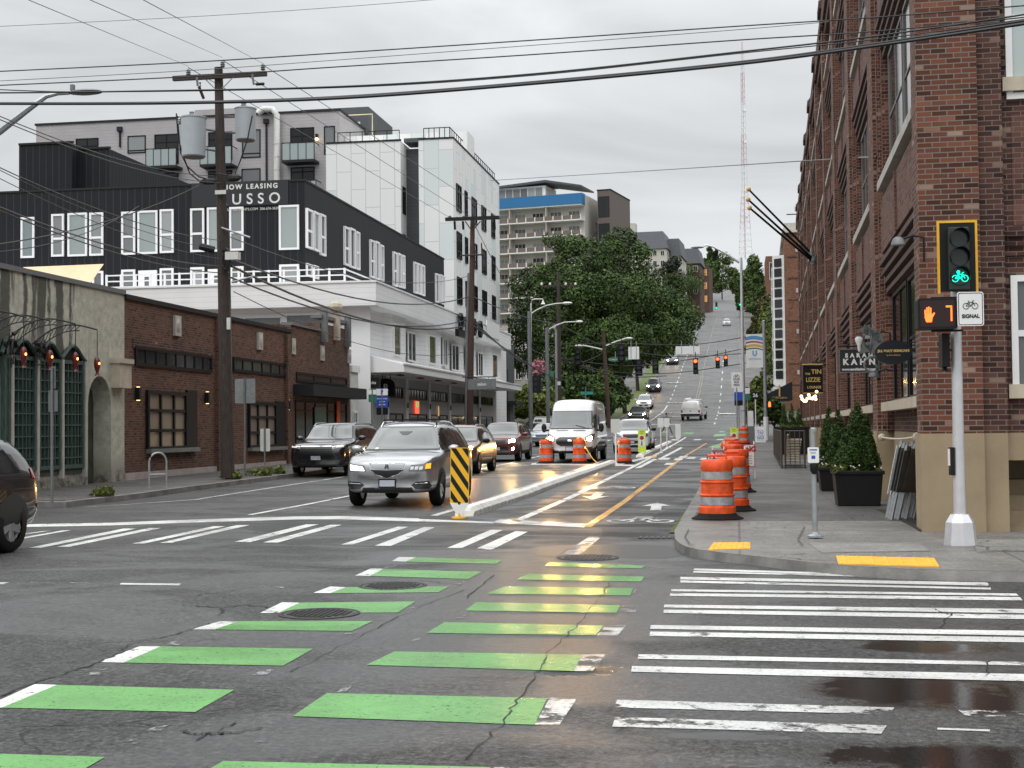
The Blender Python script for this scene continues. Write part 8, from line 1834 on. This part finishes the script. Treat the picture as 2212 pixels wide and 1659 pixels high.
for (x0, x1, yt, yb, dd, lab) in ((386, 443, 253, 340, -.45, 1), (502, 551, 234, 304, .35, 2)):
    top_, bot_ = V((x0 + x1) / 2, yt, dd), V((x0 + x1) / 2 + 4, yb, dd); r_ = (x1 - x0) / 2 / kp_ * .97; hh = top_.z - bot_.z
    b = B(); b.lathe([(r_ * .82, 0), (r_ * .9, hh * .03), (r_ * .97, hh * .96), (r_ * 1.02, hh * .97), (r_ * 1.02, hh), (r_ * .5, hh + .05), (.001, hh + .06)], 24, tuple(bot_)); tr = b.obj('transformer', M['trafo'], t, True)
    b = B(); b.lathe([(r_ * .80, -.01), (.001, -.012)], 20, tuple(bot_)); b.obj('bottom', M['greysteel'], tr)
    b = B(); insul(b, (top_.x, top_.y, top_.z), 1.6); insul(b, (top_.x + (-r_ if lab == 1 else r_ * .9), top_.y, top_.z - .2), 1.2); b.obj('bushing', M['steel'], tr)
    b = B(); yy = bot_.z + hh * .75
    for z_ in (yy, bot_.z + hh * .25): b.tube([Vector((bot_.x, bot_.y, z_)), Vector((V(476, 300).x, 0, z_))], .035, 5)
    b.obj('mount', M['greysteel'], tr)
b = B()
for pts in (((381, 245), (385, 300), (397, 340), (410, 375), (432, 392), (462, 398)), ((383, 250), (390, 330), (405, 360), (430, 382), (458, 390)), ((545, 250), (535, 300), (520, 345), (505, 382), (490, 388)), ((470, 375), (500, 380), (515, 390))): b.tube([V(x, y, -.25) for x, y in pts], .022, 5)
b.ball(tuple(V(450, 392, -.2)), (.3, .12, .1), 8, 5); b.ball(tuple(V(505, 384, -.2)), (.25, .12, .12), 8, 5); b.obj('lead_wires', M['wire'], t)
b = B(); b.tube([V(432, 532, -.3), V(462, 540, -.3)], .11, 10); b.obj('splice_case', M['black'], t); b = B(); p_ = V(503, 552, -.3); b.box(p_.x - .2, p_.x + .2, p_.y - .12, p_.y + .12, p_.z - .13, p_.z + .1); b.obj('grey_box', M['offwhite'], t); b = B(); b.tube([V(488, 560, -.2) + Vector((.12 * math.cos(a), 0, .32 * math.sin(a))) for a in [i * math.pi / 6 for i in range(13)]], .04, 5); b.obj('cable_coil', M['wire'], t)
b = B(); b.tube([V(495, 500, .1), V(498, 700, .1), V(500, 860, .1), V(505, 1030, .1)], .025, 6); b.obj('conduit', M['greysteel'], t); b = B(); p_ = V(493, 697, -.25); b.box(p_.x - .05, p_.x + .06, p_.y, p_.y + .02, p_.z - .2, p_.z + .15); b.obj('tag_plate', M['offwhite'], t); b = B(); p_ = V(476, 415, -.25); b.box(p_.x - .17, p_.x + .17, p_.y, p_.y + .02, p_.z - .06, p_.z + .06); b.obj('number_plate', M['offwhite'], t)
for q in (((478, 492), (540, 513)), ((500, 610), (547, 597))): b = B(); b.tube([V(*q[0], -.2), V(*q[1], -.2)], .03, 5); b.obj('standoff_arm', M['steel'], t)
# second pole
P2 = PX(1012, 965, -15.0); t = thing('utility_pole', 'reddish wooden utility pole with dark crossarm farther up the left sidewalk', 'utility pole', P2); V2 = lambda x, y, dd=0: PD(x, y, (P2 - EYE).dot(FW) + dd) - P2
b = B(); b.tube([V2(1014, 965), V2(1018, 700), V2(1021, 469)], [.20, .17, .13], 12); b.obj('pole', M['redwood'], t, True)
b = B(); a_, c_ = V2(962, 474, -.2), V2(1081, 475, -.2); b.box(a_.x, c_.x, a_.y - .07, a_.y + .07, a_.z - .1, a_.z + .1); b.obj('crossarm', M['black'], t); b = B(); b.tube([V2(1005, 478, -.2), V2(1018, 497, -.2)], .03, 5); b.tube([V2(1038, 478, -.2), V2(1022, 497, -.2)], .03, 5); b.obj('brace', M['wood'], t)
b = B()
for x in (972, 1002, 1078): insul(b, V2(x, 473, -.2), 1.9)
b.obj('insulator', M['greysteel'], t); b = B()
for x in (982, 1000, 1068): b.tube([V2(x, 478, -.25), V2(x + 1, 496, -.25)], .07, 6)
b.obj('fuse_cutout', M['black'], t); b = B(); b.tube([V2(1006, 960, .0), V2(1009, 700, 0), V2(1013, 590, 0)], .09, 8); b.obj('pipe', M['greysteel'], t, True); b = B(); b.tube([V2(994, 552, -.2), V2(1045, 550, -.2)], .05, 5); b.tube([V2(1041, 550, -.2), V2(1040, 525, -.2)], .04, 5); b.obj('side_arm', M['wood'], t)
# cluster of poles beyond
def pole(label, name, px0, py0, px1, py1, D, r0_, r1_, m, cat='pole', extra=None):
    P = PD(px0, py0, D); P.z = zg(P.y) + .1; t = thing(name, label, cat, P); T_ = PD(px1, py1, D) - P; b = B(); b.tube([(0, 0, 0), T_], [r0_, r1_], 10); b.obj('pole', M[m], t, True); return t, P, (lambda x, y, dd=0: PD(x, y, D + dd) - P)
def lamp_arm(t, W, pts, h0, h1, m='offwhite', r_=.05, head=True):
    b = B(); b.tube([W(x, y) for x, y in pts], r_, 6); b.obj('arm', M[m], t, True)
    if head: a, c = W(*h0), W(*h1); b = B(); b.ball(tuple((a + c) / 2), (abs(c.x - a.x) / 2, .2, .11), 10, 6); b.obj('lamp_head', M[m], t, True)
t, P, W = pole('grey steel lamp pole with curved pale lamp arm, leftmost of the pole cluster', 'signal_lamp_pole', 1147, 935, 1143, 672, 98, .17, .14, 'greysteel'); lamp_arm(t, W, ((1148, 677), (1160, 669), (1180, 660), (1200, 656), (1214, 655)), (1213, 655), (1237, 655)); lamp_arm(t, W, ((1147, 740), (1147, 655), (1149, 648), (1155, 646), (1172, 646), (1173, 650)), 0, 0, r_=.05, head=False); b = B(); b.lathe([(.02, .35), (.10, .1), (.16, 0)], 8, tuple(W(1173, 657))); b.obj('bell_lamp', M['white'], t)
t2, P, W = pole('grey steel pole with smaller lamp arm, second of the pole cluster', 'signal_lamp_pole', 1185, 930, 1181, 708, 104, .16, .13, 'greysteel'); lamp_arm(t2, W, ((1186, 711), (1200, 703), (1220, 696), (1243, 695)), (1243, 694), (1260, 696)); q = W(1187, 808); b = B(); b.box(q.x - .32, q.x + .32, -.1, -.07, q.z - .22, q.z + .22); b.obj('street_name_blade', M['signgreen'], t2)
SW0 = W(1183, 760) + P
q = W(1159, 830); b = B(); b.box(q.x - .33, q.x + .33, -.3, .1, q.z - .66, q.z + .66); hd = b.obj('signal_head', M['black'], t2)
for k_ in (-1, 0, 1): b = B(); b.lathe([(.12, -.32), (.001, -.31)], 12, (q.x - .05, 0, q.z + k_ * .4), 'y'); b.obj('lens', M['lensoff'], hd)
t, P, W = pole('thin pale steel pole with small notice plate, third of the pole cluster', 'steel_pole', 1203, 935, 1201, 712, 106, .10, .08, 'steel'); q = W(1207, 828); b = B(); b.box(q.x - .14, q.x + .14, -.15, -.12, q.z - .14, q.z + .14); b.obj('notice_plate', M['white'], t); lamp_arm(t, W, ((1201, 716), (1198, 708), (1194, 709)), 0, 0, 'steel', .05, False)
t, P, W = pole('dark wooden utility pole in front of the maple with insulators near its top', 'utility_pole', 1209, 935, 1206, 590, 108, .20, .13, 'wood', 'utility pole'); b = B(); a_, c_ = W(1167, 618), W(1245, 618); b.box(a_.x, c_.x, -.3, -.15, a_.z - .07, a_.z + .07); b.obj('crossarm', M['wood'], t); b = B()
for x in (1170, 1188, 1222, 1243): insul(b, W(x, 616, -.2), 1.8)
b.obj('insulator', M['white'], t)
t, P, W = pole('reddish wooden pole with two pale lamp arms spread like wings, left of the hill sidewalk', 'double_lamp_pole', 1316, 915, 1303, 716, 120, .19, .15, 'redwood', 'street lamp'); lamp_arm(t, W, ((1301, 755), (1275, 749), (1258, 746)), (1241, 747), (1258, 747), r_=.07); lamp_arm(t, W, ((1306, 748), (1330, 738), (1352, 731)), (1350, 731), (1367, 731), r_=.07)
# street name blades on a low post
t, P, W = pole('low post with crossed teal street name blades in front of the dark hedge', 'street_name_post', 1265, 905, 1265, 835, 116, .05, .05, 'greysteel', 'street sign'); b = B(); a_, c_ = W(1254, 846), W(1282, 852); b.box(a_.x, c_.x, -.05, -.02, c_.z, a_.z); b.obj('name_blade', mat('teal_sign', (.03, .28, .22), .5), t)
# ---- span wires with signals
def wire(name, label, pts, r_, m='wire', cat='cable', group=None, sag=0):
    b = B(); q = [Vector(p) for p in pts]; out = []
    if len(q) == 2: out = [q[0].lerp(q[1], i / 14) + Vector((0, 0, -sag * 4 * (i / 14) * (1 - i / 14))) for i in range(15)]
    else:
        for i in range(len(q) - 1):
            p0, p1, p2, p3 = q[max(0, i - 1)], q[i], q[i + 1], q[min(len(q) - 1, i + 2)]
            for k_ in range(8): u = k_ / 8; out.append(.5 * ((2 * p1) + (p2 - p0) * u + (2 * p0 - 5 * p1 + 4 * p2 - p3) * u * u + (3 * p1 - p0 - 3 * p2 + p3) * u ** 3))
        out.append(q[-1])
    b.tube(out, r_, 5, False); return tag(b.obj(name, M[m], None, True), label, cat, group)
D = 112
SPW = [((1184, 742), (1340, 742), (1500, 744), (1651, 720)), ((1184, 770), (1350, 790), (1500, 775), (1651, 742)), ((1184, 765), (1300, 800), (1450, 806), (1651, 778)), ((1210, 700), (1300, 745), (1460, 770), (1651, 760)), ((1146, 755), (1200, 775), (1330, 812), (1440, 812)), ((1210, 762), (1240, 785), (1290, 770), (1304, 755))]
for i, pts in enumerate(SPW): wire('span_wire', ['top span wire carrying the blank sign panels across the far junction', 'second span wire, between the blank panels and the red signals', 'lowest span wire, holding the hanging red signals', 'thin wire dipping from the wooden pole towards the banner pole', 'slack dark wire from the left steel pole to the right of the maple', 'short looping wire between the wooden pole and the double lamp pole'][i], [PD(x, y, D - (6 if x > 1600 else 0)) for x, y in pts], .035, group='span wires over the far junction')
def sig(px0, py0, px1, py1, D, label, lit=None, kind='signal'):
    a, c = PD(px0, py0, D), PD(px1, py1, D); O = (a + c) / 2; w_, h_ = (c.x - a.x) / 2, (a.z - c.z) / 2; t = thing('hanging_signal', label, 'traffic light', O, 0, 'traffic signals hanging over the street')
    b = B(); b.box(-w_, w_, -.12, .1, -h_, h_); hd = b.obj('housing', M['black'], t, bevel=.02)
    for k_ in range(3):
        z_ = h_ * (.62 - .62 * k_); r_ = min(w_ * .7, h_ * .26); b = B(); b.lathe([(r_, -.15), (r_, -.12), (.001, -.12)], 14, (0, 0, z_), 'y'); b.obj('lens', M[lit[1]] if lit and lit[0] == k_ else M['lensoff'], hd)
        b = B(); b.lathe([(r_ * 1.12, -.12), (r_ * 1.12, -.3)], 14, (0, 0, z_), 'y'); b.f = b.f[:-2]; b.mi = b.mi[:-2]; b.obj('visor', M['black'], hd)
    b = B(); b.tube([(0, 0, h_), (0, 0, h_ + .5)], .03, 5); b.obj('hanger', M['black'], t)
sig(1241, 752, 1255, 790, 112, 'dark unlit signal back, leftmost over the junction'); sig(1334, 743, 1351, 781, 112, 'unlit three-lens signal facing the camera beside the blank square panel'); sig(1372, 776, 1388, 812, 113, 'dark signal back just below the blank square panel'); sig(1409, 777, 1423, 808, 113, 'dark signal back left of the queued cars')
sig(1497, 774, 1508, 808, 105, 'red signal hanging lowest, leftmost of the three lit red ones', (0, 'redlight')); sig(1545.5, 771, 1555, 796, 108, 'red signal in the middle of the three lit red ones', (0, 'redlight')); sig(1563, 768, 1572.5, 791, 108, 'red signal closest to the lamp post, rightmost of the three', (0, 'redlight'))
sig(1545, 653, 1550, 668, 330, 'far green signal over the upper crossing, in the road centre', (2, 'greenlight')); sig(1596, 645, 1601, 661, 330, 'far green signal just left of the tall lamp pole', (2, 'greenlight'))
def panel(px0, py0, px1, py1, D, label, m='white', name='blank_sign'):
    a, c = PD(px0, py0, D), PD(px1, py1, D); O = (a + c) / 2; w_, h_ = (c.x - a.x) / 2, (a.z - c.z) / 2; t = thing(name, label, 'sign', O); b = B(); b.prism(rrect(w_, h_, min(w_, h_) * .15), 'y', -.03, 0); b.obj('plate', M[m], t); b = B()
    for sx in (-.5, .5): b.tube([(sx * w_, -.04, -h_ * .8), (sx * w_, -.04, h_ + .45)], .03, 5)
    b.obj('hanger', M['steel'], t); return t, w_, h_
panel(1357, 749, 1381, 776, 112, 'blank white square sign back hanging beside the unlit signal'); panel(1459, 748, 1512, 765, 112, 'long blank white sign back hanging over the lanes'); t, w_, h_ = panel(1320, 771, 1357, 781, 113, 'green overhead street name sign behind the unlit signal', 'signgreen', 'overhead_street_sign'); text('Queen Anne Ave', .26, M['white'], t, (0, -.035, 0))
panel(1499, 807, 1512, 810, 140, 'small white lane sign hanging left of the red signals')

# ---- overhead cables across the near junction and along the street
near = [([(-60, 224), (370, 223), (737, 212), (1150, 181), (1590, 139), (1900, 98), (2290, 40)], .021, 'lowest and thickest black cable crossing the whole sky'), ([(-60, 223), (370, 221.5), (737, 209), (1150, 177.5), (1590, 135), (1900, 93), (2290, 33)], .016, 'cable lashed just above the thickest black cable'),
        ([(-60, 201), (240, 198), (737, 187), (1150, 160), (1590, 113), (1900, 77), (2290, 20)], .012, 'second black cable from below crossing the sky'), ([(-60, 191), (200, 198.5), (737, 189), (1150, 163), (1590, 116), (1900, 84), (2290, 31)], .008, 'thin cable twisting round the second black cable'),
        ([(-60, 187), (400, 166), (737, 144), (1150, 118), (1590, 87), (1900, 67), (2290, 30)], .009, 'black cable through the pole crossarm level'), ([(-60, 157), (400, 135), (737, 114), (1150, 87), (1590, 57), (1900, 37), (2290, 6)], .009, 'uppermost strong black cable above the pole top'),
        ([(-60, 178), (400, 153), (737, 129), (1150, 98), (1590, 64.5), (1790, 47)], .005, 'thin grey cable between the two upper black cables'), ([(-60, 60), (400, 37), (737, 15), (1000, -6)], .004, 'thinnest cable high in the left sky')]
for i, (pts, r_, lab) in enumerate(near): wire('overhead_cable', lab, [PY(x, y, 17.0 + .15 * i) for x, y in pts], r_, 'wire' if i < 6 else 'wiregrey', group='overhead cables crossing the near junction')
pd = (Pn - EYE).dot(FW)
for i, (x0, y0_, x1, y1_, d0, d1, r_, lab) in enumerate(((62, 0, 407, 143, 16, pd, .006, 'faint wire from the upper left corner to the left insulator'), (195, 0, 480, 124, 16, pd, .006, 'faint wire from the top edge to the pole top'), (310, 0, 568, 137, 16, pd, .006, 'faint wire from the top edge to the right insulator'),
    (407, 146, 972, 470, pd, 78, .012, 'thin wire between both poles from the left insulators'), (481, 130, 1020, 470, pd, 78, .012, 'thin wire between both pole tops'), (568, 140, 1078, 470, pd, 78, .012, 'thin wire between both poles from the right insulators'),
    (-20, 243, 470, 380, 22, pd, .010, 'wire dropping from the left edge past the lamp arm'), (-20, 250, 480, 395, 22, pd, .010, 'second wire dropping from the left edge to the pole'), (-20, 353, 484, 520, 24, pd, .011, 'dark wire sloping across the black building'), (-20, 358, 484, 540, 24, pd, .008, 'thin wire sloping across the black windows'),
    (-20, 376, 486, 560, 24, pd, .008, 'thin lower wire sloping across the black building'), (-20, 440, 486, 575, 24, pd, .016, 'thick dark cable from the left edge to the splice case'), (-20, 447, 486, 590, 24, pd, .014, 'dark cable just under the thick one at the left'), (-20, 530, 445, 392, 26, pd, .014, 'grey twisted cable rising from the left edge to the transformer leads'), (-20, 545, 300, 445, 26, 38, .010, 'thin cable below the grey twisted one'),
    (500, 560, 1016, 640, pd, 78, .03, 'messenger wire from splice case to second pole'), (500, 575, 1010, 703, pd, 78, .04, 'heavy black telecom cable with loop between the poles'), (500, 600, 1012, 690, pd, 78, .03, 'upper telecom cable between the poles'), (492, 510, 1016, 595, pd, 78, .015, 'thin service wire above the white parapet'), (505, 630, 1006, 760, pd, 78, .015, 'low drooping service wire to the second pole'),
    (1020, 475, 1145, 700, 78, 100, .02, 'wire from second pole down to the steel lamp pole'), (1020, 690, 1146, 790, 78, 100, .05, 'thick cable from second pole to the lamp pole cluster'), (1020, 700, 1205, 820, 78, 106, .04, 'sagging cable from second pole to the wooden pole beyond'), (1020, 640, 1206, 700, 78, 106, .03, 'upper cable from second pole to the wooden pole'))):
    wire('pole_line', lab, [PD(x0, y0_, d0), PD(x1, y1_, d1)], r_, 'wiregrey' if i < 6 else 'wire', group='wires strung between the street poles', sag=(0.0, .25)[i > 5] + (.6 if 15 <= i < 20 else 0))
wire('guy_wire', 'grey wire from the white tower across the sky to the brick warehouse', [PD(1060, 390, 110), PD(1400, 369, 80), PD(1745, 347, 52), PD(1893, 339, 27.5)], .022, 'wiregrey'); b = B(); b.tube([V2(1066, 655), V2(1062, 655)], .1, 5)
# luminaire from a pole out of frame at the left
P = PD(-60, 1120, 26); P.z = .13; t = thing('street_lamp', 'street lamp reaching in from the left edge, flat luminaire on a slanted grey arm', 'street lamp', P); W = lambda x, y: PD(x, y, 27) - P
b = B(); b.tube([(0, 0, 0), (W(-50, 150).x, W(-50, 150).y, W(-50, 330).z)], [.14, .09], 10); b.obj('pole', M['steel'], t, True); b = B(); b.tube([W(-50, 315), W(0, 282), W(60, 236), (W(100, 208)), W(125, 202), W(150, 201)], [.09, .085, .07, .05, .04, .035], 8); b.obj('arm', M['steel'], t, True)
a_, c_ = W(143, 196), W(226, 202); b = B(); b.ball(tuple((a_ + c_) / 2), ((c_.x - a_.x) / 2, .17, .055), 14, 6); b.box(a_.x + .1, a_.x + .17, a_.y - .04, a_.y + .04, a_.z, a_.z + .11); b.obj('luminaire', M['greysteel'], t, True)
# ---- pedestrian crossing the far junction
P = PD(1440, 941, 110); P.z = zg(P.y); t = P
skin = mat('skin', (.36, .20, .14), .6); cl_d = mat('dark_trousers', (.015, .015, .02), .8); cl_j = mat('grey_jacket', (.10, .10, .11), .8)
V_ = [(0, 0, .92), (0, 0, 1.12), (0, 0, 1.36), (0, 0, 1.48), (.02, 0, 1.60), (.02, 0, 1.72), (.17, .0, 1.40), (.26, .0, 1.12), (.38, -.02, .92), (-.17, 0, 1.40), (-.25, 0, 1.12), (-.28, -.02, .88), (.12, .03, .86), (.30, .03, .50), (.44, .03, .10), (.54, .02, .05), (-.12, -.03, .86), (-.22, -.03, .50), (-.46, -.03, .14), (-.40, -.03, .05)]
E_ = [(0, 1), (1, 2), (2, 3), (3, 4), (4, 5), (2, 6), (6, 7), (7, 8), (2, 9), (9, 10), (10, 11), (0, 12), (12, 13), (13, 14), (14, 15), (0, 16), (16, 17), (17, 18), (18, 19)]
R_ = [.15, .14, .17, .06, .09, .08, .07, .05, .04, .07, .05, .04, .10, .065, .045, .035, .10, .065, .045, .035]
me = bpy.data.meshes.new('person'); me.from_pydata([Vector(v) for v in V_], E_, []); per = bpy.data.objects.new('person', me); COL.objects.link(per); per.location = P
sk_ = per.modifiers.new('skin', 'SKIN'); bpy.context.view_layer.objects.active = per
for i, v in enumerate(me.skin_vertices[0].data): v.radius = (R_[i], R_[i] * .8); v.use_root = (i == 0)
per.modifiers.new('sub', 'SUBSURF').render_levels = 1
bpy.context.view_layer.update(); dg = bpy.context.evaluated_depsgraph_get(); me2 = bpy.data.meshes.new_from_object(per.evaluated_get(dg)); per.modifiers.clear(); per.data = me2
for m in (cl_j, cl_d, skin): me2.materials.append(m)
for p in me2.polygons: z_ = p.center.z; p.material_index = 1 if z_ < .95 else (2 if z_ > 1.5 or (abs(p.center.x) > .3 and z_ < .98) else 0); p.use_smooth = True
tag(per, 'pedestrian in dark trousers striding across the far junction behind the white sign backs', 'person')
b = B(); b.ball((.0, 0, 1.70), (.09, .10, .09), 10, 6); b.obj('hair', M['black'], per)

# fallen leaves and grit on the pavement
rg = random.Random(4); b = B()
for i in range(420):
    u = rg.random()
    if u < .45: x, y = rg.uniform(-.8, 2.4), rg.uniform(20.5, 34); z = .134
    elif u < .7: x, y = rg.uniform(-16.5, -14.7), rg.uniform(29, 50); z = zg(y) + .134
    else: x, y = rg.uniform(-.92, -.72) - rg.expovariate(3), rg.uniform(21, 44); z = zg(y) + .008
    s_ = rg.uniform(.012, .032); a = rg.random() * 6.28; c_, d_ = s_ * math.cos(a), s_ * math.sin(a)
    b.k = rg.randrange(2); b.face([(x - c_, y - d_, z), (x + d_ * .6, y - c_ * .6, z + .004), (x + c_, y + d_, z + .006), (x - d_ * .6, y + c_ * .6, z)])
tag(b.obj('leaf_litter', [mat('litter_brown', (.09, .06, .03), .8), mat('litter_pale', (.22, .20, .15), .8)]), 'scattered fallen leaves and grit on the sidewalks and in the gutter', 'leaf litter', kind='stuff')
